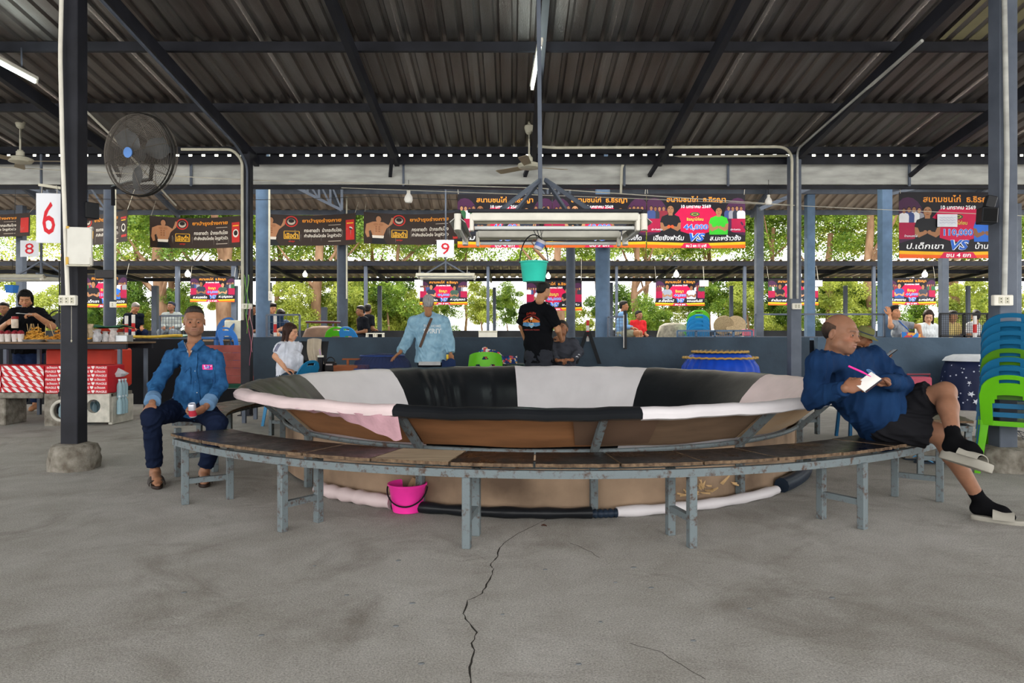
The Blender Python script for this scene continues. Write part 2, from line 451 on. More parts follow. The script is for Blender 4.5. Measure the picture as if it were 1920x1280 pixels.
# ================================================================== GROUND
def floor():
    b = MB(); b.box((0, 4, -.06), (60, 40, .12))
    f = b.build('floor', CONC, kind='structure')
    # long crack, a thin broken groove with darker bottom
    pts = [(884, 1285), (880, 1250), (890, 1225), (885, 1205), (893, 1185), (874, 1160), (868, 1150), (878, 1125), (905, 1112), (912, 1095), (920, 1080), (925, 1066), (918, 1060), (930, 1048), (935, 1030), (945, 1018), (970, 1000), (1000, 985), (1030, 970)]
    rs = random.Random(3); P3 = []
    for (a, b_), (c, d) in zip(pts, pts[1:]):
        for t in (0, .34, .67):
            g = G(a+(c-a)*t+rs.uniform(-2, 2), b_+(d-b_)*t, 0.0008); P3.append(g)
    P3.append(G(*pts[-1], .0008)); b = MB(); L, R = [], []
    for i, p in enumerate(P3):
        wd = .0028*rs.uniform(.4, 1.5)*(1 if i < len(P3)*.8 else .6); L.append(p+Vector((-wd, 0, 0))); R.append(p+Vector((wd, 0, 0)))
    n = len(P3); b.add(L+R, [(i, i+1, n+i+1, n+i) for i in range(n-1)])
    b.build('crack', plain('#2e2b28', .9), f)
    for pts in ([(1070, 1018), (1110, 1035), (1135, 1052)], [(1180, 1205), (1240, 1222), (1300, 1260), (1340, 1282)]):
        b = MB(); P3 = [G(x+rs.uniform(-3, 3), y, .0008) for (a, c), (a2, c2) in zip(pts, pts[1:]) for t in (0, .3, .6) for x, y in [(a+(a2-a)*t, c+(c2-c)*t)]]
        n = len(P3); b.add([p+Vector((-.001, -.0012, 0)) for p in P3]+[p+Vector((.001, .0012, 0)) for p in P3], [(i, i+1, n+i+1, n+i) for i in range(n-1)])
        b.build('crack', plain('#4c4842', .9), f)
    spots = [(747, 1050), (773, 1130), (942, 1151), (1126, 1165), (1221, 1101), (1188, 1063), (1154, 1091), (790, 1243), (742, 1173), (1022, 1067), (1085, 1244), (650, 1115), (1405, 1140), (345, 1110), (1300, 1200), (490, 1190), (1560, 1120), (590, 1060)]
    for x, y in spots:
        g = G(x, y, .0012); b = MB(); r = rs.uniform(.008, .014)
        b.lathe([(r, -.001), (r*.8, .0006), (0.0001, .0008)], g, 9, fn=lambda a, z: 1+.2*math.sin(2*a+1))
        b.build('gum_spot', plain('#6f7274', .7), f, True)
    b = MB(); g = G(1022, 985, .002); b.grid(lambda u, v: g+Vector(((u-.5)*.05, (v-.5)*.03*(1-(2*u-1)**2*.8), .006*math.sin(u*5))), 6, 3)
    tag(b.build('dry_leaf', plain('#5a3323', .8), None, True), 'small brown dry leaf lying on concrete in front of the round ring', 'leaf')
floor()

# outside ground and path beyond the stands
b = MB(); b.box((0, 72, -.02), (160, 96, .1)); b.build('ground', mat('dry_grass', '#8d8a5a', .95, 0, .3, .6, .3, 6, col2='#b8b089'), kind='structure')

# raised seating platform behind the painted wall
PT = .65; P0 = .45
b = MB(); b.box((0, 12.64, P0/2), (44, 1.92, P0)); b.build('platform', mat('platform_concrete', '#6f6d68', .85, 0, .25, 1.4, .2, 30), kind='structure')
b = MB(); b.box((0, 17.95, PT/2), (44, 8.7, PT)); b.build('platform', mat('platform_concrete', '#6f6d68', .85, 0, .25, 1.4, .2, 30), kind='structure')
# painted wall in panels
wx0, wx1 = X(480, 11.55), X(1512, 11.55)
b = MB(); b.grid(lambda u, v: (wx0+(wx1-wx0)*u, 11.55+.006*math.sin(u*37)*math.sin(v*5), 1.09*v), 60, 8, thick=-.13)
b.build('wall_back', WALLP, kind='structure')
b = MB(); b.grid(lambda u, v: (X(1526, 11.5)+(20-X(1526, 11.5))*u, 11.5+.012*math.sin(u*61+v*3)*math.sin(v*5+u*9), 1.085*v), 60, 8, thick=-.13)
b.build('wall_right', mat('painted_render_wall_light', '#3a4a59', .6, 0, .35, 1.6, .5, 9, col2='#4b5e70', detail=6), kind='structure')
b = MB(); b.box((X(1519, 11.7), 11.66, .52), (.14, .1, 1.04)); b.build('gap_shade', WALLD, kind='structure')  # dark strip stands in for the shaded gap between the two walls
b = MB(); b.box(((X(1526, 11.5)+20)/2, 11.34, .03), (20-X(1526, 11.5), .3, .06)); b.build('baseboard_right', mat('kerb', '#7a7266', .9, 0, .3, 3, .2, 30), kind='structure')
# dark parapet closing the stand at the far side
b = MB(); b.box((0, 21.9, (PT+1.24)/2), (44, .12, 1.24-PT)); b.build('wall_far', mat('dark_parapet', '#37383a', .8, 0, .3, 2), kind='structure')
# dark stall front, left
lx0, lx1 = X(-200, 11.4), X(372, 11.4)
b = MB(); b.box(((lx0+lx1)/2, 11.5, .53), (lx1-lx0, .12, 1.06)); b.build('wall_left', WALLD, kind='structure')

# ================================================================== ROOFS
TAN = .155; RZ0 = 5.445
def zr(d): return RZ0-TAN*d
def sheet_mesh(name, length, drop, wsheet, pitch, rh, n_ribs):
    """one profiled roof sheet hanging from its near edge, local origin near-left-bottom"""
    prof = []; fw = pitch*.28
    for k in range(n_ribs):
        x0 = k*pitch; c = x0+pitch/2
        prof += [(x0, 0), (c-fw*.7, 0), (c-fw*.35, rh), (c+fw*.35, rh), (c+fw*.7, 0)]
    prof.append((n_ribs*pitch, 0)); vs = []; ns = 2
    for j in range(ns+1):
        t = j/ns
        for x, z in prof: vs.append((x, length*t, z-drop*t))
    m = len(prof); fs = [(j*m+i, j*m+i+1, (j+1)*m+i+1, (j+1)*m+i) for j in range(ns) for i in range(m-1)]
    me = bpy.data.meshes.new(name); me.from_pydata(vs, [], fs); return me

def roof(kind_name, x0, x1, y0, z0, y1, z1, pitch, rh, m, label=None):
    root = thing(kind_name, None, None, kind='structure')
    me = sheet_mesh('roof_sheet', y1-y0, z0-z1, pitch*4, pitch, rh, 4); me.materials.append(m)
    k = 0; x = x0
    while x < x1:
        o = link('roof_sheet', me, root, (x, y0, z0+(.004 if k % 2 else 0))); x += pitch*4-.008; k += 1
    return root
ceil1 = roof('ceiling', -20, 12.5, -2.2, zr(-2.2), 10.36, zr(10.36), .19, .032, ROOFM)  # left reach extended out of view to block light from that side
OLIVEM = mat('faded_clear_sheet', '#8c8668', .6, .1, .15, 3, .1, 30)
for (xa_, da_, db_) in ((4.55, 6.25, 7.5), (6.75, 7.6, 8.85), (8.6, 6.25, 7.5)):
    me_ = sheet_mesh('clear_sheet', db_-da_, (db_-da_)*TAN, .76, .19, .032, 4); me_.materials.append(OLIVEM); link('clear_sheet', me_, ceil1, (xa_, da_, zr(da_)-.004))
for k, d in enumerate([10.22, 8.92, 7.55, 6.18, 4.8, 3.4, 2.0, .6, -.8, -2.2]):
    b = MB(); h = .1; b.box((-3.7, d, zr(d)-h/2-.005), (32.6, .05, h)); b.build('purlin', STEELD, ceil1)
RX = [-19, -17.4, -15.4, -13.5, -11.5, -9.55, -7.6, -5.68, -3.73, -1.68, .31, 2.15, 4.1, 6.0, 7.95, 9.9]
for i, x in enumerate(RX):
    b = MB(); y0, y1 = -2.2, 10.3
    b.bar((x, y0, zr(y0)-.19), (x, y1, zr(y1)-.19), .07, .14); b.build('rafter', STEELD, ceil1)
# perforated closure under the eave: holes show the added translucent row behind as bright dots
b = MB(); ztop = zr(10.3)-.01; zh1 = Z(288.5, 10.3); zh0 = Z(293.5, 10.3); zb = Z(308, 10.3)
b.box((-3.7, 10.3, (ztop+zh1)/2), (32.6, .02, ztop-zh1)); b.box((-3.7, 10.3, (zh0+zb)/2), (32.6, .02, zh0-zb))
x = -20
while x < 12.5: b.box((x, 10.3, (zh0+zh1)/2), (.13, .02, zh1-zh0)); x += .19
b.build('eave_closure', STEELD, ceil1)
# gutter trough, in lengths
gj = [-20, X(-60, 10.45), X(157, 10.45), X(360, 10.45), X(757, 10.45), X(1170, 10.45), X(1364, 10.45), X(1703, 10.45), 8, 12.5]
gut = thing('gutter', 'long pale galvanised box gutter under the roof eave', 'gutter', (0, 0, 0))
zt, zbm = Z(302, 10.45), Z(346, 10.45)
for a, c in zip(gj, gj[1:]):
    b = MB(); b.box(((a+c)/2, 10.45, (zt+zbm)/2), (c-a-.012, .02, zt-zbm), ch=.004); b.box(((a+c)/2, 10.62, zbm+.012), (c-a-.012, .34, .02)); b.box(((a+c)/2, 10.78, (zt+zbm)/2), (c-a-.012, .02, zt-zbm))
    b.build('gutter_length', GALV, gut)
    b = MB(); b.bar((c, 10.42, zt+.05), (c, 10.42, zbm-.03), .03, .03); b.build('gutter_strap', STEEL, gut)
b = MB(); b.box((-3.7, 10.5, zbm-.03), (32.6, .06, .05)); b.build('gutter_rail', STEELD, gut)
# short struts from the rafter ends to the gutter
for x in (-5.68, -1.68, .31, 2.15, 6.0):
    b = MB(); b.bar((x, 9.9, zr(9.9)-.2), (x-.12, 10.4, zbm+.12), .05, .05); b.build('strut', STEELD, ceil1)

# second roof, behind the gutter, falling away from us
r2 = roof('ceiling', -22, 22, 11.6, 4.82, 12.5, 4.543, .2, .03, ROOF2M); r2.name = 'ceiling.001'
def more_sheets(root, x0, x1, y0, z0, y1, z1, pitch, rh, m, nm):
    me = sheet_mesh(nm, y1-y0, z0-z1, pitch*4, pitch, rh, 4); me.materials.append(m); x = x0
    while x < x1: link(nm, me, root, (x, y0, z0)); x += pitch*4-.008
CLEAR = bpy.data.materials.new('added_translucent_sheet'); CLEAR.use_nodes = True
_n = CLEAR.node_tree.nodes; _t = _n.new('ShaderNodeBsdfTranslucent'); _t.inputs[0].default_value = (.72, .74, .66, 1); CLEAR.node_tree.links.new(_t.outputs[0], _n['Material Output'].inputs[0])
more_sheets(r2, -22, 22, 12.46, 4.555, 13.3, 4.297, .2, .03, CLEAR, 'clear_sheet'); more_sheets(r2, -22, 22, 13.26, 4.309, 15.05, 3.76, .2, .03, ROOF2M, 'roof_sheet')  # unseen translucent row added to brighten the holes under the eave
for d in (11.7, 13.2, 14.1, 14.98):
    z = 4.82-(d-11.6)*.307; b = MB(); b.box((0, d, z-.06), (44, .05, .1)); b.build('purlin', STEEL, r2)
for x in [-13, -9.6, -7.1, -3.6, .9, 5.1, 9.3, 13]:
    b = MB(); b.bar((x, 13.25, 4.2), (x, 15.0, 3.66), .06, .1); b.build('rafter', STEEL, r2)
# trusses seen under it
def truss(x0, x1, y):
    t = []
    zt_, z0, z1 = Z(342, y), Z(352, y), Z(394, y)
    b = MB(); b.bar((x0, y, z0), (x1, y, z1), .05, .05); b.bar((x0, y, zt_), (x1, y, zt_), .05, .05)
    n = 4
    for i in range(1, n+1):
        u = i/n; x = x0+(x1-x0)*u; zz = z0+(z1-z0)*u; b.bar((x, y, zz), (x, y, zt_), .04, .04)
        if i < n+1: xp = x0+(x1-x0)*(i-1)/n; b.bar((xp, y, zt_), (x, y, zz), .03, .03)
    b.build('truss', STEEL, r2)
truss(X(556, 12.9), X(641, 12.9), 12.9); truss(X(60, 12.9), X(205, 12.9), 12.8); truss(X(985, 13), X(1068, 13), 12.95)
b = MB(); b.bar(P(1535, 345, 12.9), P(1424, 392, 12.9), .07, .07); b.bar(P(1720, 352, 12.9), P(1660, 366, 12.9), .05, .05); b.build('brace', STEEL, r2)

# third, low roof over the far stand
r3 = roof('ceiling', -24, 24, 18.5, 3.06, 21.6, 2.86, .24, .04, ROOF2M); r3.name = 'ceiling.002'
for d in (18.55, 19.9, 21.5):
    z = 3.06-(d-18.5)*.0645; b = MB(); b.box((0, d, z-.07), (48, .06, .11)); b.build('purlin', STEELD, r3)
for px in (170, 365, 505, 690, 915, 1268, 1395, 1600, 1770, 1900, 40, -150, 2100):
    x = X(px, 18.6); b = MB(); b.bar((x, 18.6, 2.95), (x, 21.5, 2.74), .06, .09); b.build('rafter', STEELD, r3)

# ================================================================== POSTS
def post(px, d, wid, zt_, zb_, m, label, roundp=False, group=None, dx=0, name='steel_post', dep=None):
    if zb_ == PT and d < 13.6: zb_ = P0
    x = X(px, d)+dx; t = thing(name, label, 'post', (x, d, zb_), group=group); H = zt_-zb_
    b = MB()
    if roundp: b.lathe([(wid/2, 0), (wid/2, H)], (0, 0, 0), 24)
    else: b.box((0, 0, H/2), (wid, dep or wid, H), ch=.006)
    b.build('shaft', m, t, 30 if roundp else False)
    b = MB()
    if roundp: b.lathe([(wid*.8, .001), (wid*.8, .015)], (0, 0, 0), 20)
    else: b.box((0, 0, .008), (wid*1.5, (dep or wid)*1.5, .012))
    b.build('base_plate', STEELD, t); return t

def stub(t, r, h, seed):
    """broken lump of concrete round a post foot"""
    rs = random.Random(seed); me = MB()
    prof = [(r*1.02, 0), (r*1.03, h*.35), (r*.98, h*.7), (r*.88, h*.93), (r*.6, h), (.001, h*1.01)]
    ph = [rs.uniform(0, 6) for _ in range(6)]
    me.lathe(prof, (0, 0, 0), 36, fn=lambda a, z: 1+.05*math.sin(3*a+ph[0]+z*20)+.04*math.sin(7*a+ph[1]-z*31)+.02*math.sin(17*a+ph[2]+z*70))
    me.build('concrete_footing', DIRTC, t, 60)
pl = post(139, 6.0, .145, 4.42, 0, STEELD, 'dark steel post carrying the number 6 sign and the drum fan'); stub(pl, .19, .22, 5)
pr = post(1880, 5.95, .15, 4.42, 0, STEEL, 'grey steel post behind the stack of plastic chairs'); stub(pr, .19, .2, 8)
pm = post(463, 9.9, .13, 3.7, 0, STEELD, 'dark steel post with green and pink ribbons tied to it')
pq = post(1489, 10.1, .15, 3.7, 0, STEEL, 'grey steel post with white wall socket beside the bald man')
# columns of the second roof (they stand on the stand)
post(206, 12.4, .2, 4.3, PT, PIPED, 'dark blue column behind the empty black display, left', True, name='round_column')
post(493, 12.3, .24, 4.3, PT, PIPEB, 'thick blue-grey round column beside the ribbon-hung post', True, name='round_column')
post(642, 14.6, .22, 3.7, PT, PIPED, 'round dark column between two brown banners beside the green chair', True, name='round_column')
post(1070, 14.6, .19, 3.8, PT, PIPED, 'round dark column behind the head of the man in grey sweatshirt', True, name='round_column')
post(1130, 12.4, .26, 4.3, PT, PIPEB, 'thick pale blue round column behind the middle red banner', True, name='round_column')
post(1423, 14.6, .15, 3.8, PT, STEEL, 'square grey column just right of the third red banner', name='square_column')
post(1518, 14.2, .16, 3.95, PT, PIPEB, 'square blue-grey column just right of the socketed post', name='square_column')
post(1659, 12.6, .18, 4.2, PT, PIPEB, 'square blue column the reclining man leans on', name='square_column')
post(1769, 14.4, .14, 3.8, PT, STEEL, 'square grey column under the right banner', name='square_column')
post(1905, 14.4, .14, 3.8, PT, STEEL, 'square grey column at the right edge of the photo', name='square_column')
post(40, 14.6, .14, 3.8, PT, STEEL, 'square grey column behind the seller in black', name='square_column')
thin = [(291, 21.4, 2.6, .16, 'thin dark post beside the far man bent over his phone'), (333, 18.6, 3.0, .1, 'thin dark post behind the seller\'s shoulder'),
        (440, 18.6, 3.0, .14, 'dark post at the right edge of the small far-left banner'), (506, 21.4, 2.7, .1, 'thin post just right of the thick blue column'),
        (608, 21.4, 1.95, .16, 'short grey post stub behind the red-brown table cover'), (686, 18.6, 3.0, .09, 'thin post in front of the black-shirted pair'),
        (712, 21.4, 2.6, .12, 'thin post behind the black-shirted pair'), (915, 18.6, 3.0, .08, 'thin post left of the black T-shirt man, nearer of two'),
        (927, 21.4, 2.55, .1, 'thin post left of the black T-shirt man, farther of two'), (1146, 21.4, 2.7, .1, 'thin post just right of the pale blue column'),
        (1156, 18.6, 3.0, .07, 'second thin post right of the pale blue column'), (1371, 21.4, 2.6, .1, 'thin post right of the stacked far chairs, farther of two'),
        (1396, 18.6, 3.0, .08, 'thin post right of the stacked far chairs, nearer of two'), (1585, 21.4, 2.6, .1, 'thin post above the bald man\'s head'),
        (1638, 18.6, 3.0, .08, 'thin post above the bucket hat'), (1815, 21.4, 2.6, .1, 'thin post left of the right roof post'), (1584, 14.5, 1.62, .05, None)]
for px, d, zt_, wd, lb in thin:
    if lb: post(px, d, wd, zt_, PT, STEEL, lb, name='thin_post')

# conduits (white or grey electrical pipe)
def pipe(name, pts, r, m, label, cat='pipe', parent=None, clips=True):
    t = thing(name, label, cat, (0, 0, 0)) if parent is None else parent
    # round the corners
    Q = [Vector(p) for p in pts]; out = [Q[0]]
    for a, b_, c in zip(Q, Q[1:], Q[2:]):
        e = min(.12, (b_-a).length*.45, (c-b_).length*.45); p0 = b_+(a-b_).normalized()*e; p1 = b_+(c-b_).normalized()*e
        for i in range(5): tt = i/4; out.append((1-tt)**2*p0+2*tt*(1-tt)*b_+tt*tt*p1)
    out.append(Q[-1]); b = MB(); b.tube(out, r, 8); b.build('conduit' if parent is None else name, m, t, 60)
    return t
pipe('electrical_conduit', [(X(113, 5.85), 5.88, 4.3), P(113, 100, 5.88), P(117, 280, 5.88), P(127, 555, 5.88)], .017, WHITEP, 'white electrical conduit running down the left front post')
pipe('electrical_conduit', [P(340, 280, 9.7), P(436, 280, 9.7), P(454, 300, 9.75), P(455, 600, 9.75)], .02, CREAM, 'cream conduit bending down the ribbon-hung post')
pipe('electrical_conduit', [(X(463, 9.8)-.02, 6.0, zr(6.0)-.3), (X(463, 9.8)-.02, 9.5, zr(9.5)-.3), (X(463, 9.8)+.01, 9.78, 3.5), P(463, 420, 9.78), P(463, 590, 9.78)], .016, STEEL, 'grey conduit following the rafter to the ribbon-hung post')
pipe('electrical_conduit', [P(1000, 273, 9.7), P(1035, 277, 9.7), P(1470, 275, 9.8), P(1485, 290, 9.95), P(1483, 560, 9.98)], .02, CREAM, 'long cream conduit along the eave from the ceiling fan')
pipe('electrical_conduit', [P(1495, 560, 9.98), P(1495, 280, 9.98), (X(1489, 10.1)+.03, 7.0, zr(7)-.3)], .018, GALV, 'grey conduit down the right side of the socketed post')
pipe('electrical_conduit', [P(1164, 362, 10.35), P(1166, 310, 10.35), P(1180, 294, 10.35), P(1478, 292, 10.2)], .018, CREAM, 'cream conduit looping up from the gutter behind the pit lamp')
pipe('electrical_conduit', [(X(1888, 5.8), 5.84, 4.35), P(1888, 300, 5.84), P(1883, 556, 5.84)], .02, GALV, 'shiny conduit on the right front post')
pipe('electrical_conduit', [P(216, 352, 12.2), P(216, 562, 12.25)], .018, CREAM, 'cream conduit on the column behind the black display')
pipe('electrical_conduit', [P(505, 340, 12.15), P(505, 560, 12.15)], .018, CREAM, 'cream conduit on the thick blue-grey column')
pipe('electrical_conduit', [P(650, 360, 14.4), P(650, 560, 14.45)], .016, CREAM, 'cream conduit on the round dark column by the green chair')

def socket(px, py, d, w_, h_, label, holes=2):
    t = thing('wall_socket', label, 'socket', P(px, py, d)); b = MB(); b.box((0, 0, 0), (w_, .045, h_), ch=.006); b.build('socket_plate', WHITEP, t)
    for k in range(holes):
        x = (k-(holes-1)/2)*w_*.32; b = MB()
        b.box((x, -.023, 0), (w_*.24, .006, h_*.62), ch=.002); b.build('socket_face', CREAM, t)
        b = MB(); b.box((x, -.0268, h_*.14), (.008, .002, .008)); b.box((x, -.0268, -h_*.14), (.008, .002, .008)); b.build('socket_hole', BLACKP, t)
socket(128, 563, 5.87, .14, .085, 'cream double socket on the dark post with the number 6', 3)
socket(1879, 563, 5.8, .16, .088, 'white double socket on the post above the chair stack')
socket(1494, 574, 9.95, .13, .085, 'white socket on the grey post beside the bald man')
socket(463, 574, 9.75, .14, .075, 'cream socket on the ribbon-hung post')
socket(212, 571, 12.2, .1, .1, 'small white socket on the far left column', 1)
socket(507, 555, 12.1, .06, .16, 'narrow white switch on the thick blue-grey column', 1)

# thin overhead wires
def wire(pts, r, m, label, sag=0.0):
    Q = []; pts = [Vector(p) for p in pts]
    for a, c in zip(pts, pts[1:]):
        for i in range(12): t = i/12; p = a.lerp(c, t); p.z -= sag*4*t*(1-t); Q.append(p)
    Q.append(pts[-1]); b = MB(); b.tube(Q, r, 5); tag(b.build('overhead_wire', m, None, 60), label, 'wire')
WIREW = plain('#b9b4a6', .6); WIREB = plain('#222222', .6)
wire([P(-20, 312, 10), P(480, 338, 10), P(1000, 352, 10), P(1490, 385, 10)], .007, WIREW, 'thin white overhead wire drooping below the gutter')
wire([P(640, 352, 10.2), P(1190, 372, 10.2), P(1930, 405, 10.2)], .005, WIREW, 'thin white wire crossing in front of the red banners')
wire([P(-20, 365, 12), P(700, 368, 12), P(1500, 372, 12)], .005, WIREB, 'thin black overhead wire in front of the second roof', .08)
wire([P(130, 178, 6.6), P(210, 255, 7.2), P(330, 385, 9)], .012, WIREW, 'white cable slanting behind the drum fan')
# ================================================================== THE ROUND RING
RC = Vector((.25, 6.75, 0)); RR = 2.62
def th_px(px, R, far=False):
    k = (px-960)/F; a = k*k+1; bq = -2*(k*RC.x+RC.y); c = RC.x**2+RC.y**2-R*R
    disc = max(bq*bq-4*a*c, 0)**.5; y = (-bq+(disc if far else -disc))/(2*a); x = k*y
    return math.atan2(x-RC.x, -(y-RC.y))
def rp(th, r, z): return Vector((RC.x+r*math.sin(th), RC.y-r*math.cos(th), z))
def rimgrow(th):   # the padding bulges outward at the left
    d = (th-math.radians(-88)); return .10*math.exp(-(d/.45)**2)
VINW = mat('white_vinyl', '#cdc8ca', .42, 0, .06, 3, .12, 14)
VINP = mat('pinkish_vinyl', '#cdbaba', .5, 0, .12, 3, .15, 14)
VINK = mat('black_vinyl', '#16181b', .33, 0, .25, 3, .25, 9)
VINB = mat('blue_black_vinyl', '#1d2836', .4, 0, .2, 3, .2, 9)
PINKC = mat('pink_cloth', '#b58e96', .9, 0, .15, 8, .3, 60)
PLYS = [mat('warm_plywood', '#80583a', .62, 0, .2, 2.2, .05, 30, stretch=(1, 1, 7)), mat('brown_plywood', '#675342', .65, 0, .25, 2.4, .05, 30, stretch=(1, 1, 7)),
        mat('pale_plywood', '#a5917a', .7, 0, .25, 2.4, .05, 30, col2='#a48768', stretch=(1, 1, 6)), mat('dusty_plywood', '#a68d75', .8, 0, .35, 2.2, .08, 30, col2='#5f4e40', detail=8)]
RIMP = [(-.56, .03), (-.50, .16), (-.42, .33), (-.33, .47), (-.20, .60), (-.11, .67), (-.04, .705), (.015, .712), (.05, .70), (.066, .68), (.062, .655), (.035, .645)]
ring = thing('fighting_ring', 'large round ring with black and white vinyl padding on plywood walls', 'ring', (0, 0, 0))
def rim_panel(t0, t1, m, wr=0, seed=0, prof=RIMP, name='vinyl_panel'):
    n = max(6, int((t1-t0)/.035)); rs = random.Random(seed); b = MB()
    waves = [(rs.uniform(.15, .85), rs.uniform(.012, .03), rs.uniform(.3, 1)) for _ in range(9)] if wr else []
    def fn(u, v):
        k = v*(len(prof)-1); i = min(int(k), len(prof)-2); f = k-i
        r = prof[i][0]*(1-f)+prof[i+1][0]*f; z = prof[i][1]*(1-f)+prof[i+1][1]*f
        th = t0+(t1-t0)*u; sag = 0
        if z > .6: sag = .0035*math.sin(th*23+seed)+.0025*math.sin(th*61)
        o = 0
        for (c, w_, a) in waves:
            q = (u-c+ .12*(v-.3)*rs0)/w_; o += wr*a*math.exp(-q*q)*math.exp(-((v-.25)/.3)**2)
        return rp(th, RR+r+rimgrow(th)*(1 if v > .35 else v/.35)-o, z+sag)
    rs0 = rs.uniform(-1, 1)
    b.grid(fn, n*(3 if wr else 1), (len(prof)-1)*2, thick=.006)
    return b.build(name, m, ring, True)
n1, n2, n3, n4 = th_px(474, RR, False), th_px(740, RR+.04), th_px(1202, RR+.04), math.radians(72)
f = [th_px(p, RR-.03, True) for p in (1437, 1213, 965, 730, 560)]
f = [t if t > 0 else t+2*PI for t in f]
seq = [(math.radians(-63), n2, VINP, 0, '#'), (n2, n3, VINK, 0, ''), (n3, n4, VINW, .0, ''), (n4, f[0], VINP, 0, ''), (f[0], f[1], VINK, .0, ''), (f[1], f[2], VINW, .012, ''), (f[2], f[3], VINK, .03, ''), (f[3], f[4], VINW, 0, ''), (f[4], 2*PI-math.radians(63), VINK, .01, '')]
for i, (a, c, m, wr, _) in enumerate(seq): rim_panel(a, c, m, wr, i+3)
# inner padded floor mat of the ring
b = MB(); n = 60; b.lathe([(RR-.5, .0), (RR-.5, .035), (.001, .04)], RC, n); b.build('mat', mat('ring_mat', '#4c5a4c', .9, 0, .2, 3), ring)
# steel frame rings and struts
def arc(r, z, a, c, rad, m, name, n=40, par=ring):
    b = MB(); b.tube([rp(a+(c-a)*i/n, r, z) for i in range(n+1)], rad, 8); return b.build(name, m, par, True)
TH = [math.radians(6.5+27.69*k) for k in range(13)]
for k in range(13):
    a, c = TH[k], TH[(k+1) % 13]+(2*PI if k == 12 else 0)
    arc(2.315, .405, a, c, .017, RUST, 'rail', 10)
    b = MB(); b.bar(rp(a, 2.335, .015), rp(a, 2.335, .41), .045, .045, up=rp(a, 1, 0)-RC); b.build('upright', RUST, ring)
    b = MB(); g = rimgrow(a); b.bar(rp(a, 2.335, .40), rp(a, 2.60+g, .65), .042, .042, up=rp(a, 1, 0)-RC); b.build('strut', RUST, ring)
    # flared board and base board, each with its own face
    pick = [1, 2, 2, 3, 3, 3, 3, 3, 3, 3, 2, 0, 0][k]
    def up(u, v, a=a, c=c): th = a+(c-a)*(.008+.984*u); return rp(th, 2.31+(.26+rimgrow(th))*v-.012, .43+.225*v+.004*math.sin(u*9+k))
    b = MB(); b.grid(up, 10, 1, thick=.012); b.build('flared_board', PLYS[pick], ring)
    def lo(u, v, a=a, c=c): th = a+(c-a)*(.008+.984*u); return rp(th, 2.305, .03+.362*v)
    b = MB(); b.grid(lo, 10, 1, thick=.012); b.build('base_board', PLYS[[3, 3, 2, 3, 3, 3, 3, 3, 3, 3, 3, 3, 3][k]], ring)
# loose brown cardboard patch at the front strut
b = MB(); a = math.radians(9)
b.grid(lambda u, v: rp(math.radians(2.5)+math.radians(12)*u+.02*(1-v), 2.318+.26*v-.004, .445+.19*v), 6, 2, thick=.004); b.build('patch_board', mat('patch_brown', '#5f4a3c', .7, 0, .2, 3), ring)
# padded roll round the foot
def roll(p0, p1, m, r0, seed):
    a, c = th_px(p0, 2.36), th_px(p1, 2.36); rs = random.Random(seed); n = 24; b = MB()
    b.tube([rp(a+(c-a)*i/n, 2.375, r0*.9) for i in range(n+1)], [r0*(1+.12*math.sin(i*1.3+seed)+.05*rs.uniform(-1, 1)) for i in range(n+1)], 10, flat=.9); b.build('foot_padding', m, ring, True)
roll(602, 738, VINP, .052, 1); roll(742, 1108, VINK, .038, 2); roll(1108, 1155, VINB, .03, 3); roll(1155, 1452, VINW, .038, 5)
a0, a1 = math.radians(46), math.radians(75); b = MB()
b.tube([rp(a0+(a1-a0)*i/12, 2.37, .05) for i in range(13)], .055, 10); b.build('foot_padding', VINB, ring, True)
# torn ply at the right foot
rs = random.Random(4); b = MB()
for k in range(22):
    th = math.radians(rs.uniform(22, 33)); h0 = .10+rs.uniform(0, .05); p = rp(th, 2.32, h0)
    d = Vector((rs.uniform(-.07, .07), rs.uniform(-.03, 0), rs.uniform(-.03, .05)))
    b.add([p, p+d+Vector((0, 0, .012)), p+d, p+Vector((.02, -.004, -.012))], [(0, 1, 2, 3)])
tag(b.build('torn_ply', mat('torn_ply', '#b3946a', .9, 0, .3, 20), ring), kind='stuff')
# hanging pink cloth under the left rim, torn corner
pa, pb = th_px(545, RR+.1), th_px(742, RR+.1)
def flap(u, v):
    th = pa+(pb-pa)*u; dep = (.02+.16*max(0, (u-.25)/.75)**1.5)*(1 if u < .93 else 1-(u-.93)*3)
    return rp(th, RR+.068-.05*v+.008*math.sin(u*40), .655-dep*v+.006*math.sin(u*31))
b = MB(); b.grid(flap, 40, 5, thick=.002); b.build('torn_cloth', PINKC, ring, True)
# ================================================================== CURVED BENCHES
BOARD = mat('worn_black_board', '#231b18', .2, 0, .5, 2.5, .12, 12, col2='#3a2c26', detail=8, stretch=(1, 1, 1), spec=.6)
def wornboard():
    m = BOARD; nt = m.node_tree; N = nt.nodes; L = nt.links; b = N['Principled BSDF']; tc = [n for n in N if n.type == 'TEX_COORD'][0]
    n1 = N.new('ShaderNodeTexNoise'); n1.inputs['Scale'].default_value = 3.4; n1.inputs['Detail'].default_value = 9; n1.inputs['Roughness'].default_value = .72; L.new(tc.outputs['Object'], n1.inputs['Vector'])
    r = N.new('ShaderNodeValToRGB'); e = r.color_ramp.elements; e[0].position = .66; e[0].color = (*lin('#17110f'), 1); e[1].position = .69; e[1].color = (*lin('#86705a'), 1)
    L.new(n1.outputs[0], r.inputs[0]); L.new(r.outputs[0], b.inputs['Base Color'])
    r2 = N.new('ShaderNodeMapRange'); r2.inputs[1].default_value = .3; r2.inputs[2].default_value = .66; r2.inputs[3].default_value = .12; r2.inputs[4].default_value = .6
    L.new(n1.outputs[0], r2.inputs[0]); L.new(r2.outputs[0], b.inputs['Roughness'])
wornboard()
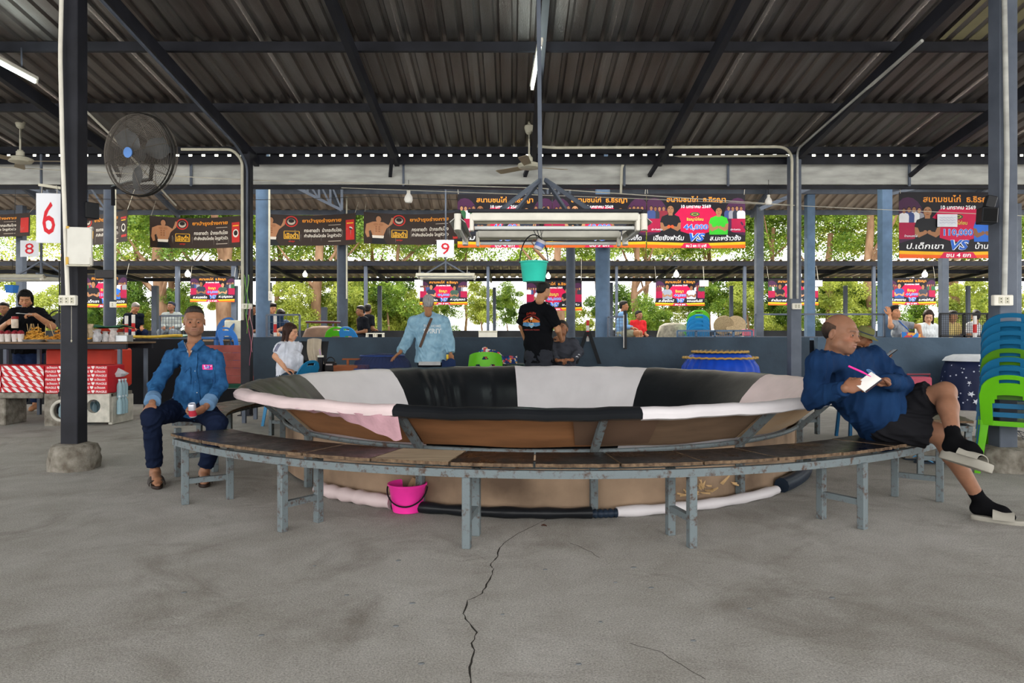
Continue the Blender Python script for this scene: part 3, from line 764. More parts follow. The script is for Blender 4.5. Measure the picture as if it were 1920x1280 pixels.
PALEB = mat('bare_ply_board', '#a8957c', .75, 0, .3, 3, .25, 60, col2='#7d6b57', stretch=(1, 9, 1))
EDGE = mat('splintered_ply_edge', '#75614c', .85, 0, .5, 30, .8, 60, col2='#3e3026')
def bench(name, label, outer, inner, boards, ext=.12, H=.445, pales=()):
    """outer/inner: ground points of leg pairs; boards: number of seat boards"""
    t = thing(name, label, 'bench', (0, 0, 0))
    def pol(p): d = p-RC; return math.atan2(d.x, -d.y), math.hypot(d.x, d.y)
    po = [pol(p) for p in outer]; pi_ = [pol(p) for p in inner]
    ths = np.array([q[0] for q in po]); ro = np.array([q[1] for q in po]); ths_i = np.array([q[0] for q in pi_]); ri = np.array([q[1] for q in pi_])
    deg = min(2, len(ths)-1); fo = np.polyfit(ths, ro, deg); fi = np.polyfit(ths_i, ri, deg)
    a, c = ths[0]-ext/3, ths[-1]+ext/3
    RO = lambda th: float(np.polyval(fo, th)); RI = lambda th: float(np.polyval(fi, th))-.055
    n = 48
    for fn_, off in ((RO, 0), (RI, .03)):
        b = MB(); m_ = 36
        b.grid(lambda u, v, fn_=fn_: rp(a+(c-a)*u, fn_(a+(c-a)*u)+.02+off, H-.06+.042*v), m_, 1, thick=.03); b.build('frame_rail', RUST, t, True)
    for k in (0, 1):
        th = a+(c-a)*k+(.006 if k == 0 else -.006); b = MB(); b.bar(rp(th, RI(th)+.03, H-.039), rp(th, RO(th)+.02, H-.039), .035, .042); b.build('frame_end', RUST, t)
    rs = random.Random(len(label))
    for k in range(boards):
        a0 = a+(c-a)*k/boards; a1 = a+(c-a)*(k+1)/boards; a0 += .002; a1 -= .002; pale = k in pales; dz = rs.uniform(0, .004)
        jag = [rs.uniform(-.009, .003) for _ in range(60)]
        def top(u, v): th = a0+(a1-a0)*u; r0, r1 = RI(th)-.03, RO(th)+.035+(jag[int(u*24)] if v > .99 else 0); return rp(th, r0+(r1-r0)*(1-v)+0, H+.002+dz) if False else rp(th, r0+(r1-r0)*v, H+.002+dz)
        b = MB(); b.grid(top, 24, 3, thick=.018)
        me = b.mesh('seat_board'); me.materials.append(PALEB if pale else BOARD); me.materials.append(EDGE)
        for p_ in me.polygons:
            if abs(p_.normal.z) < .5: p_.material_index = 1
        o = link('seat_board', me, t)
        if pale: o['label'] = 'bare pale plywood board'
    for po_, pi2 in zip(outer, inner):
        d = (po_-pi2).normalized(); up = d
        for q in (po_, pi2):
            b = MB(); b.bar((q.x, q.y, 0), (q.x, q.y, H-.055), .045, .045, up=d, ch=.003); b.build('leg', RUST, t)
        b = MB(); z = .155; b.bar((pi2.x, pi2.y, z), (po_.x, po_.y, z), .035, .035); b.build('stretcher', RUST, t)
    return t
o1 = [G(347, 945), G(530, 996), G(875, 1027), G(1297, 1026), G(1617, 991), G(1762, 940)]
i1 = [G(431, 935), G(597, 978), G(893, 1003), G(1257, 1002), G(1540, 972), G(1678, 930)]
for q in i1+o1: pass
bench('curved_bench', 'long curved bench with dark worn boards in front of the ring', o1, i1, 13, .14, pales=(4,))
def pt(thd, r): return rp(math.radians(thd), r, 0)
bench('curved_bench', 'curved bench on the left that the old man in denim sits on', [G(333, 893), pt(-88, 3.2), pt(-112, 3.2)], [G(403, 884), pt(-88, 2.92), pt(-112, 2.92)], 3, .2)
bench('curved_bench', 'curved bench behind the bald man\'s legs, right of the ring', [pt(70, 3.55), pt(90, 3.55), pt(112, 3.5)], [pt(70, 3.22), pt(90, 3.22), pt(112, 3.2)], 3, .05)

# ================================================================== PINK BUCKET
def bucket(name, label, loc, r0, r1, h, m, rope=None, up=False, sy=1):
    t = thing(name, label, 'bucket', loc); b = MB()
    b.lathe([(.001, .004), (r0*.96, .004), (r0, .012), (r1*.97, h*.9), (r1*.985, h*.92), (r1*1.04, h*.93), (r1*1.05, h*.99), (r1, h), (r1*.95, h*.97), (r1*.9, h*.6), (r0*.93, .02), (.001, .015)], (0, 0, 0), 40, sy=sy); b.build('pail', m, t, 35)
    b = MB()
    if up: pts = [(r1*1.02*math.cos(a), 0, h*.9+r1*2.08*math.sin(a)) for a in np.linspace(0, PI, 20)]; pts = [(x, y, z) for x, y, z in pts]
    else: pts = [(r1*1.06*math.cos(a), -r1*1.10*math.sin(a)*(.95), h*.86-.55*h*math.sin(a)) for a in np.linspace(0, PI, 20)]
    b.tube(pts, .005, 8); b.build('handle', rope or BLACKP, t, True)
    return t
bk = bucket('bucket', 'bright pink plastic bucket with black handle under the front bench', G(764, 958), .096, .122, .185, plain('#e8359a', .4))
b = MB(); b.box((.02, .03, .17), (.03, .02, .09), Matrix.Rotation(.5, 3, 'Y'), ch=.003); b.box((.045, .02, .165), (.02, .015, .09), Matrix.Rotation(.2, 3, 'Y'), ch=.003)
b.build('sticks', plain('#8b6f54', .8), bk)

# ================================================================== MONOBLOC CHAIR
def chair_meshes():
    out = {}
    W = .21
    # back: local x across, z up; leans back (+y) ; outline rows (z, half outer, half inner or None)
    def back():
        b = MB(); nu, nv = 24, 26; z0, z1 = .40, .82
        def fn(u, v):
            z = z0+(z1-z0)*v; s = (u*2-1)
            top = z1-.085*abs(s)**2.3-.02*max(0, abs(s)-.8)*5*.5; zz = z0+(top-z0)*v
            hw = W*(.93+.07*v)*(1-.10*max(0, v-.75)/.25*abs(s))
            return (s*hw, .045*(1-s*s)*(.5+.5*v)+.10*v*v+.015, zz)
        def mask(i, j):
            u = abs((i+.5)/nu*2-1); v = (j+.5)/nv
            if .84 < v < .93 and u < .30: return True              # hand slot
            if v < .62 and u < .62*(1-max(0, v-.42)*2.2): return True   # open arch
            return False
        b.grid(fn, nu, nv, mask, thick=.012); return b.mesh('backrest')
    def seat():
        b = MB(); b.grid(lambda u, v: ((u*2-1)*W*(1.02-.04*v), -.40+.42*v, .435-.018*math.sin(PI*v)*(1-(2*u-1)**2)-.012*max(0, .12-v)/.12), 14, 12, thick=.01)
        return b.mesh('seat')
    def leg(sx, front):
        b = MB(); y0 = -.38 if front else .02; y1 = -.43 if front else .075; zt = .425
        x0 = W*.93*sx; x1 = W*1.13*sx
        # L-section tapering leg
        for (dx, dy, w_, t_) in ((0, 0, .055, .01), (0, 0, .01, .055)):
            a = Vector((x0, y0, zt)); c = Vector((x1, y1, 0))
            ox = -sx*w_/2 if w_ > t_ else 0; oy = (w_ > t_ and 0) or ((.0275 if front else -.0275) if t_ > w_ else 0)
            vs = []
            for p_, k in ((a, 1), (c, .72)):
                for i, j in ((-1, -1), (1, -1), (1, 1), (-1, 1)): vs.append((p_.x+ox*k+i*w_*k/2, p_.y+oy*k+j*t_*k/2, p_.z))
            b.add(vs, [(3, 2, 1, 0), (4, 5, 6, 7), (0, 1, 5, 4), (1, 2, 6, 5), (2, 3, 7, 6), (3, 0, 4, 7)])
        return b.mesh('leg')
    out['backrest'] = back(); out['seat'] = seat(); out['legs'] = [leg(s, fr) for s in (-1, 1) for fr in (True, False)]
    b = MB(); b.grid(lambda u, v: ((u*2-1)*W, -.40, .435-.04*v), 6, 1, thick=.01); b.grid(lambda u, v: ((u*2-1)*W*.97, .03, .435-.04*v), 6, 1, thick=.01)
    for sx in (-1, 1): b.grid(lambda u, v: (W*.99*sx, -.40+.42*u, .435-.04*v), 6, 1, thick=.01*sx)
    out['apron'] = b.mesh('apron')
    return out
CHM = chair_meshes()
def chair(loc, rz, col, label, group=None):
    m = mat('chair_plastic_'+col.strip('#'), col, .35, 0, .1, 4, .04, 30); t = thing('plastic_chair', label, 'chair', loc, rz, group)
    for nm, me in [('backrest', CHM['backrest']), ('seat', CHM['seat']), ('apron', CHM['apron'])]+[('leg', q) for q in CHM['legs']]:
        key = me.name+m.name
        if key not in _cm:
            c = me.copy(); c.materials.append(m); shade(c, 35); _cm[key] = c
        link(nm, _cm[key], t)
    return t
_cm = {}
CB, CG = '#1b5f86', '#5fae18'
base = G(1895, 893)
stack = ['lowest bright green chair of the right-hand stack', 'blue chair just above the lowest green one in the right-hand stack', 'blue chair third from the bottom of the right-hand stack', 'dull green chair in the middle of the right-hand stack of blue chairs',
         'blue chair right above the middle green chair of the right-hand stack', 'blue chair third from the top of the right-hand stack', 'blue chair second from the top of the right-hand stack', 'topmost blue plastic chair of the tall stack at the right edge']
cols = [CG, CB, CB, '#4b7d1c', CB, CB, CB, CB]
for k in range(8):
    # seen from behind: the chairs face away to the right
    ch = chair((base.x+.04+k*.010, base.y+.06+k*.012, k*.071), math.radians(142), cols[k], stack[k], 'stack of plastic chairs at the right')
kb = thing('kerb_block', 'low concrete kerb block behind the stack of chairs', 'block', (G(1880, 878).x, G(1880, 878).y+.55, 0)); b = MB(); b.box((0, 0, .09), (1.2, .3, .18), ch=.012); b.build('block', DIRTC, kb)
for i, (px, py) in enumerate(((1722, 862), (1742, 868))):
    t = thing('flip_flop', ['pale blue flip-flop on the floor under the far bench, farther one', 'pale blue flip-flop on the floor under the far bench, nearer one'][i], 'sandal', G(px, py), math.radians(80), 'blue flip-flops')
    b = MB(); b.lathe([(.001, 0), (.05, 0), (.052, .006), (.05, .014), (.001, .015)], (0, 0, 0), 20, sx=.9, sy=2.5); b.build('sole', plain('#26303c', .7), t, True)
    b = MB(); b.tube([(.035, -.02, .012), (.02, .03, .04), (0, .07, .014)], .006, 6); b.tube([(-.035, -.02, .012), (-.02, .03, .04), (0, .07, .014)], .006, 6); b.build('strap', plain('#5b9fd0', .5), t)
# ================================================================== HANGING THINGS
def bar_thing(nm, label, cat, loc=(0, 0, 0)): return thing(nm, label, cat, loc)
TUBEON = mat('lit_tube', '#eafff8', .3, emit=9, var=0)
TUBEOFF = mat('unlit_tube', '#c9cbc9', .25, 0, 0)
def strip_light(x, y0, y1, z, label, sx=0):
    t = thing('fluorescent_light', label, 'lamp', (x, (y0+y1)/2, z)); L = y1-y0
    b = MB(); b.box((0, 0, .045), (.05, L, .04), ch=.006); b.build('housing', WHITEP, t)
    b = MB(); b.tube([(0, -L/2+.03, 0), (0, L/2-.03, 0)], .014, 10); b.build('tube', TUBEON, t, True)
    for s in (-1, 1): b = MB(); b.box((0, s*(L/2-.015), .012), (.036, .03, .05), ch=.004); b.build('holder', WHITEP, t)
    b = MB(); b.bar((0, -L*.3, .06), (0, -L*.3, .42), .012); b.bar((0, L*.3, .06), (0, L*.3, .28), .012); b.build('hanger', STEELD, t)
    t.rotation_euler = (0, 0, sx)
    ld = bpy.data.lights.new('tube_glow', 'AREA'); ld.shape = 'RECTANGLE'; ld.size = .04; ld.size_y = L; ld.energy = 14; ld.color = (.85, 1, .95)
    lo = bpy.data.objects.new('tube_glow', ld); COL.objects.link(lo); lo.parent = t; lo.location = (0, 0, -.03)
    ld2 = ld.copy(); ld2.energy = 5; lo2 = bpy.data.objects.new('tube_glow', ld2); COL.objects.link(lo2); lo2.parent = t; lo2.location = (.05, 0, .09); lo2.rotation_euler = (PI, 0, 0)
strip_light(.24, 6.45, 7.65, 3.80, 'lit fluorescent tube under the roof above the ring', math.radians(2))
strip_light(-5.03, 6.3, 7.45, 3.80, 'lit fluorescent tube at the top left under the roof')

# ceiling fans
def ceiling_fan(px, py, d, label, rot):
    z = Z(py, d); x = X(px, d); t = thing('ceiling_fan', label, 'fan', (x, d, z)); zt = zr(d)-z
    b = MB(); b.lathe([(.001, -.07), (.07, -.068), (.135, -.05), (.155, -.02), (.15, .0), (.10, .02), (.05, .03), (.05, .09), (.035, .10), (.035, .11), (.001, .11)], (0, 0, 0), 28); b.build('motor', CREAM, t, 35)
    b = MB(); b.lathe([(.012, .1), (.012, .43)], (0, 0, 0), 10); b.build('rod', CREAM, t, True)
    b = MB(); b.lathe([(.02, .40), (.045, .42), (.065, .49), (.06, .52), (.02, .54), (.015, .62), (.02, min(zt, .7)-.03)], (0, 0, 0), 16); b.build('canopy', CREAM, t, 35)
    b = MB(); b.bar((0, 0, .6), (0, 0, zt-.2), .02); b.build('hook', STEELD, t)
    for k in range(3):
        a = rot+k*2*PI/3; M = Matrix.Rotation(a, 3, 'Z')
        b = MB(); b.grid(lambda u, v: M @ Vector((.13+.42*u, (v-.5)*(.10+.035*u)*(1-.2*max(0, u-.9)*10), -.03+.012*(v-.5)*2+.006*u)), 10, 4, thick=.006); b.build('blade', mat('fan_blade', '#8c7f68', .5, 0, .15, 5), t, True)
        b = MB(); b.grid(lambda u, v: M @ Vector((.08+.1*u, (v-.5)*.04, -.026)), 2, 1, thick=.004); b.build('blade_arm', CREAM, t)
ceiling_fan(992, 308, 9.5, 'cream ceiling fan hanging above the pit lamp', .35)
ceiling_fan(38, 297, 9.5, 'cream ceiling fan hanging at the far left', .1)

# drum fan on the left post
def drum_fan():
    c = P(264, 291, 5.75); t = thing('drum_fan', 'big wire-caged fan mounted on the dark left post', 'fan', c); t.rotation_euler = (math.radians(4), 0, math.radians(-16))
    R = .33; WM = mat('cage_wire', '#57514a', .5, .4, .2, 20)
    b = MB()
    for k in range(2, 30):
        r = R*k/30
        for sgn in (-1, 1):
            y = sgn*(.03+.09*math.sqrt(max(0, 1-(r/R)**2))); b.tube([(r*math.cos(a), y, r*math.sin(a)) for a in np.linspace(0, 2*PI, 40, endpoint=False)], .0017, 3, False, True)
    tag(b.build('cage_rings', WM, t), kind='stuff')
    b = MB(); b.tube([(R*math.cos(a), 0, R*math.sin(a)) for a in np.linspace(0, 2*PI, 48, endpoint=False)], .009, 6, False, True); b.tube([(R*math.cos(a), -.035, R*math.sin(a)) for a in np.linspace(0, 2*PI, 48, endpoint=False)], .005, 6, False, True); b.build('cage_rim', mat('fan_rim', '#24221f', .5, .3, .2, 20), t, True)
    for k in range(8):
        a = k*PI/4+.2
        for sgn in (-1, 1):
            b = MB(); b.tube([(r*math.cos(a), sgn*(.033+.09*math.sqrt(max(0, 1-(r/R)**2))), r*math.sin(a)) for r in np.linspace(.05, R, 9)], .003, 4); b.build('cage_spoke', WM, t)
    b = MB(); b.lathe([(.001, -.005), (.04, -.003), (.042, .008), (.001, .01)], n=20, M=Matrix.Rotation(PI/2, 3, 'X')); o = b.build('hub_badge', plain('#4d79b8', .35), t, True, loc=(0, -.128, 0)); o['label'] = 'blue badge'
    for k in range(3):
        a = k*2*PI/3+.25; b = MB()
        def bl(u, v): r = .05+.23*u; w_ = (.55-.12*u)*(.5+math.sin(PI*min(u*1.15, 1))*.5); aa = a+(v-.5)*w_*2; return (r*math.cos(aa), .03-.06*v, r*math.sin(aa))
        b.grid(bl, 10, 6, thick=.003); b.build('blade', mat('fan_metal', '#55585a', .35, .5, .2, 10), t, True)
    b = MB(); b.lathe([(.001, 0), (.055, .0), (.06, .10), (.05, .16), (.001, .17)], (0, 0, 0), 20, M=Matrix.Rotation(-PI/2, 3, 'X')); b.build('motor', BLACKP, t, True)
    b = MB(); b.tube([(0, .13, 0), (-.1, .2, -.16), (-.35, .22, -.17), (-.52, .22, -.2), (-.56, .25, -.35)], .018, 8); b.build('mounting_arm', BLACKP, t, True)
drum_fan()

# number signs
RED = '#c8202c'
SIGNW = mat('sign_board', '#d9dbe0', .5, 0, .05, 3)
def sign(px, py, d, w_, h_, num, label, rz=0, hang=True):
    t = thing('number_sign', label, 'sign', P(px, py, d), rz); b = MB(); b.box((0, 0, 0), (w_, .008, h_), ch=.002); b.build('board', SIGNW, t)
    b = MB(); v, f_, sz = text2d(num, .035)
    put_text(b, num, lambda x, z, l: (x, -.0055, z), 0, 0, w_*(.5 if h_ > w_*1.2 else .48), RED, .004, height=h_*(.66 if h_ > w_*1.2 else .66)); b.build('numeral', mat('sign_red', RED, .5, 0, .05), t)
    if hang:
        for s in (-1, 1): b = MB(); b.tube([(s*w_*.3, 0, h_/2-.01), (s*w_*.3+.005, 0, h_/2+.05), (s*w_*.28, 0, h_/2+.07)], .003, 5); b.build('hook', WIREW, t)
    return t
s6 = sign(92, 409, 5.95, .20, .42, '6', 'tall white sign with a large red number 6 on the left post', math.radians(8))
b = MB(); b.bar((-.08, 0, .28), (.24, .03, .24), .022); b.build('hanging_bar', CREAM, s6)
sign(55.5, 466, 10.06, .265, .235, '8', 'small white sign with a red number 8 at the left edge', 0, False)
sign(835, 466, 11.87, .292, .292, '9', 'small square white sign with a red number 9', 0, False)

def small_lamp(px0, px1, py, d, label, rodpx, ztop):
    x0, x1 = X(px0, d), X(px1, d); z = Z(py, d); cx = (x0+x1)/2; t = thing('hanging_lamp_frame', label, 'lamp', (cx, d, z)); L = x1-x0
    for k, (yy, zz) in enumerate(((0, 0), (.5, 0))):
        b = MB(); b.grid(lambda u, v: (-L/2+L*u, yy+(v-.5)*.12, zz+.03-.05*abs(2*v-1)), 1, 4, thick=.004); b.build('reflector', CREAM, t)
        b = MB(); b.tube([(-L/2+.05, yy, zz-.025), (L/2-.05, yy, zz-.025)], .014, 8); b.build('tube', TUBEOFF, t, True)
        for s in (-1, 1): b = MB(); b.box((s*(L/2-.03), yy, -.02), (.03, .05, .07), ch=.004); b.build('holder', WHITEP, t)
    for s in (-1, 1): b = MB(); b.bar((s*(L/2-.1), 0, .035), (s*(L/2-.1), .5, .035), .03); b.build('frame_bar', STEEL, t)
    rx = X(rodpx, d)-cx
    b = MB(); b.bar((rx, .25, .04), (rx, .25, ztop-z), .025); b.build('rod', STEEL, t)
    for s in (-1, 1): b = MB(); b.bar((rx, .25, .24), (rx+s*.32, .25, .05), .022); b.build('brace', STEEL, t)
small_lamp(780, 890, 515, 11.65, 'white lamp frame hanging in mid air above the man in denim', 833, 4.72)
small_lamp(-60, 82, 518, 9.85, 'pale lamp frame at the left edge above the seller in black', 55, 3.72)

# the big rectangular lamp frame over the ring
def pit_lamp():
    d0, d1 = 5.45, 6.4; z = Z(400, d0); xl, xr = X(882, d0), X(1196, d0); t = thing('pit_lamp_frame', 'rectangular frame of unlit fluorescent tubes hung above the ring', 'lamp', (0, 0, 0))
    xc = (xl+xr)/2
    def rail(a, c, nm, wd, h, m): b = MB(); b.bar(a, c, wd, h, ch=.003); b.build(nm, m, t)
    for y in (d0, d1):
        xa, xb = xl-.02, xr+.03
        rail((xa, y, z+.02), (xb, y, z+.02), 'frame_bar', .04, .025, STEELD)
        b = MB(); b.grid(lambda u, v: (xa+.04+(xb-xa-.08)*u, y-.01+.09*v*(1 if y == d0 else 1), z+.004-.075*(1-abs(2*v-1))*0-.07*v), 1, 3, thick=.004); b.build('reflector', CREAM, t)
        b = MB(); b.box(((xa+xb)/2, y, z-.028), (xb-xa-.06, .05, .06), ch=.006); b.build('housing', mat('lamp_housing', '#cfccc0', .5, 0, .12, 6), t)
        b = MB(); b.tube([(xa+.05, y+.05, z-.105), (xb-.05, y+.05, z-.105)], .015, 10); b.build('tube', TUBEOFF, t, True)
        for s in (xa+.03, xb-.03): b = MB(); b.box((s, y+.02, z-.07), (.03, .08, .13), ch=.006); b.build('holder', WHITEP, t)
    for x, s in ((xl-.10, -1), (xr+.05, 1)):
        rail((x, d0-.02, z+.015), (x, d1+.02, z+.015), 'frame_bar', .04, .025, STEELD)
        for k in range(2):
            b = MB(); b.grid(lambda u, v: (x+(v-.5)*.12, d0+(d1-d0)*u, z-.02-.05*abs(2*v-1)*1), 1, 4, thick=.004)
            if k == 0: b.build('reflector', mat('lamp_refl', '#a9a9a3', .4, .3, .1, 6), t)
        b = MB(); b.tube([(x, d0+.04, z-.09), (x, d1-.04, z-.09)], .015, 10); b.build('tube', TUBEOFF, t, True)
        for yy in (d0+.02, d1-.02): b = MB(); b.tube([(x, yy, z-.0), (x, yy, z-.06), (x, yy-.01, z-.13)], .028, 10); b.build('holder', WHITEP, t, True)
    ym = 5.9; xm = X(1018, ym)
    rail((xm-.02, ym, z+.02), (xm-.04, ym, 4.3), 'rod', .035, .035, STEEL)
    for y in (d0, d1): pass
    for s, yy in ((-1, d0), (1, d0), (-1, d1), (1, d1)):
        rail((xm+s*.02, ym, z+.36), (xm+s*.34, yy, z+.03), 'brace', .03, .03, STEEL)
    for yy in (d0, d1): pass
    b = MB(); b.bar((xm, d0, z+.03), (xm, d1, z+.03), .035); b.build('frame_bar', STEELD, t)
    for k in range(3):
        b = MB(); b.tube([(xm-.06+k*.02, ym, z+.02), (xm-.08+k*.03, ym, z-.06), (xm-.05+k*.02, ym-.02, z-.13)], .003, 5); b.build('hook', STEELD, t)
    return z, xm, ym
zl, xm, ym = pit_lamp()
hb = bucket('bucket', 'teal plastic bucket hanging under the lamp frame', (X(1001, 5.75), 5.75, Z(529, 5.75)), .092, .113, .17, plain('#2fb5a0', .35), up=True)
t = thing('tin_mug', 'small tin mug with blue print hanging above the teal bucket', 'mug', (X(1012, 5.74), 5.74, Z(459, 5.74))); t.rotation_euler = (0, math.radians(24), 0)
b = MB(); b.lathe([(.001, -.04), (.036, -.04), (.038, -.035), (.038, .037), (.041, .04), (.034, .036), (.034, -.034), (.001, -.035)], (0, 0, 0), 20); b.build('cup', plain('#b9b2b4', .35), t, 35)
b = MB(); b.lathe([(.0385, -.018), (.0385, .014)], (0, 0, 0), 20); o = b.build('printed_band', plain('#5a6fa8', .4), t, True); o['label'] = 'blue printed band'
b = MB(); b.tube([(-.036, 0, .025), (-.062, 0, .02), (-.066, 0, -.01), (-.038, 0, -.025)], .005, 6); b.build('handle', plain('#6b4b3a', .5), t, True)
b = MB(); b.tube([(-.05, 0, .02), (-.02, 0, .09), (-.03, 0, .17)], .002, 5); b.build('string', WIREB, t)

# bulbs
BULB = mat('frosted_bulb', '#e9e6de', .3, 0, 0)
def bulb(px, py, d, label, ztop, on=False, r=.06):
    t = thing('light_bulb', label, 'bulb', P(px, py, d)); b = MB()
    b.lathe([(.001, -r), (r*.7, -r*.85), (r, -r*.2), (r*.9, r*.5), (r*.5, r*1.1), (r*.4, r*1.3)], (0, 0, 0), 16); b.build('glass', mat('lit_bulb', '#ffffff', .3, emit=14, var=0) if on else BULB, t, True)
    b = MB(); b.lathe([(r*.42, r*1.2), (r*.42, r*1.9), (r*.2, r*2)], (0, 0, 0), 12); b.build('holder', WHITEP, t, 35)
    b = MB(); b.tube([(0, 0, r*1.9), (0, 0, ztop-t.location.z)], .004, 5); b.build('cord', WIREB, t)
bulb(766, 373, 10.0, 'white bulb hanging below the gutter above the number 9 sign', 3.33, r=.062)
bulb(1441, 378, 10.0, 'round white bulb hanging left of the socketed grey post', 3.33, r=.05)
bulb(352, 514, 18.75, 'lit bulb beside the small banner behind the old man', 3.03, True, .07)
bulb(572, 515, 18.75, 'lit bulb under the low roof beside the thick blue column', 3.03, True, .06)
bulb(1028, 518, 18.75, 'lit bulb under the low roof right of the teal bucket', 3.03, True, .06)
bulb(1268, 515, 18.75, 'lit bulb above the small banner with two men in grey shirts', 3.03, True, .07)
bulb(1499, 516, 18.75, 'lit bulb just right of the socketed grey post', 3.03, True, .06)
bulb(1734, 515, 18.75, 'lit bulb above the small banner near the woman in white', 3.03, True, .07)
t = thing('light_bulb', 'tiny warm glowing bulb beside the number 8 sign', 'bulb', P(115, 479, 9.3)); b = MB(); b.ball((0, 0, 0), .02); b.build('glass', mat('warm_bulb', '#ffc060', .3, emit=30, var=0), t, True)
b = MB(); b.tube([(0, 0, .02), (0, 0, 2.0)], .004, 5); b.build('cord', WIREB, t)

# whiteboard and displays on the left post
t = thing('whiteboard', 'small dirty whiteboard strapped to the left post', 'whiteboard', P(150, 461, 5.85), math.radians(12)); b = MB(); b.box((0, 0, 0), (.185, .03, .31), ch=.004); b.build('panel', mat('wb', '#cfcdc4', .45, 0, .06, 8), t)
for s in (-1, 1): b = MB(); b.box((s*.09, -.01, -.13), (.02, .03, .07), ch=.003); b.box((s*.088, -.004, .15), (.02, .032, .02)); o = b.build('corner_clip', plain('#c9a24a' if s < 0 else '#b8b4aa', .5), t)
b = MB(); b.box((0, -.02, -.165), (.18, .04, .014), ch=.003); b.build('pen_tray', CREAM, t)
t = thing('speaker_box', 'black speaker box fixed high on the left post behind the 6 sign', 'speaker', P(164, 396, 6.12), math.radians(-30)); b = MB(); b.box((0, 0, 0), (.16, .12, .14), ch=.006); b.build('body', BLACKP, t)
b = MB(); b.box((0, -.062, 0), (.13, .005, .11)); b.build('front', plain('#2e1518', .3), t); b = MB(); b.bar((-.1, 0, 0), (-.02, .04, 0), .03); b.build('bracket', STEELD, t)
t = thing('display', 'blank black display on the column behind the whiteboard', 'display', P(198, 514, 12.27)); b = MB(); b.box((0, 0, 0), (.34, .06, .15), ch=.006); b.build('body', BLACKP, t); b = MB(); b.box((0, -.032, 0), (.3, .004, .115)); b.build('screen', plain('#100a0c', .2), t)
t = thing('loudspeaker', 'black loudspeaker tilted on the right post above the chairs', 'speaker', P(1851, 398, 5.8), math.radians(-12)); t.rotation_euler[1] = math.radians(4)
b = MB(); b.box((0, 0, -.03), (.12, .12, .13), ch=.006); b.build('body', BLACKP, t); b = MB(); b.box((.015, 0, .085), (.075, .06, .1), Matrix.Rotation(.2, 3, 'Y'), ch=.005); b.build('bracket', BLACKP, t)
b = MB(); b.grid(lambda u, v: (-.05+.1*u, -.062, -.085+.11*v), 1, 1, thick=.003); b.build('grille', plain('#0b0b0c', .8), t)
# ribbons on the mid post
rs = random.Random(2)
for i, (px, c, y0, y1) in enumerate([(458, '#8fc95a', 515, 625), (464, '#a7d77a', 515, 600), (466, '#c46a86', 575, 685), (470, '#d89aa8', 575, 660), (461, '#79b84a', 520, 615)]):
    b = MB(); pts = [P(px+2.2*math.sin(k*.9+i)+(k*.4), y0+(y1-y0)*k/10, 9.78-.02*i) for k in range(11)]; b.tube(pts, [.011*(1-.04*k) for k in range(11)], 5, flat=.3)
    tag(b.build('ribbon', plain(c, .6), None, True), ['pale green ribbon tied highest on the ribbon-hung post', 'light green short ribbon on the ribbon-hung post', 'long dusty pink ribbon hanging from the middle post', 'pale pink ribbon beside the long pink one', 'grass green ribbon left of the pale one on the middle post'][i], 'ribbon', 'ribbons on the middle post')
# black cord with plug at the stall
b = MB(); b.tube([P(111, 490, 8.5), P(112, 560, 8.5), P(110, 600, 8.5), P(116, 630, 8.5), P(115, 700, 8.5), P(112, 735, 8.5)], .008, 6); t = thing('power_cord', 'black power cord with plug hanging beside the left post', 'cord'); b.build('cable', WIREB, t, True)
b = MB(); p = P(113, 739, 8.5); b.box(p, (.045, .03, .05), ch=.006); b.bar(p+Vector((-.01, 0, -.02)), p+Vector((-.012, 0, -.06)), .006); b.bar(p+Vector((.01, 0, -.02)), p+Vector((.012, 0, -.06)), .006); b.build('plug', BLACKP, t)
b = MB(); b.tube([P(134, 572, 5.9), P(134, 636, 5.9)], .0018, 5); t = thing('pull_cord', 'thin pull cord hanging from the socket on the left post', 'cord'); b.build('string', WIREW, t); b = MB(); b.ball(P(134, 639, 5.9), (.006, .006, .012)); b.build('toggle', CREAM, t, True)
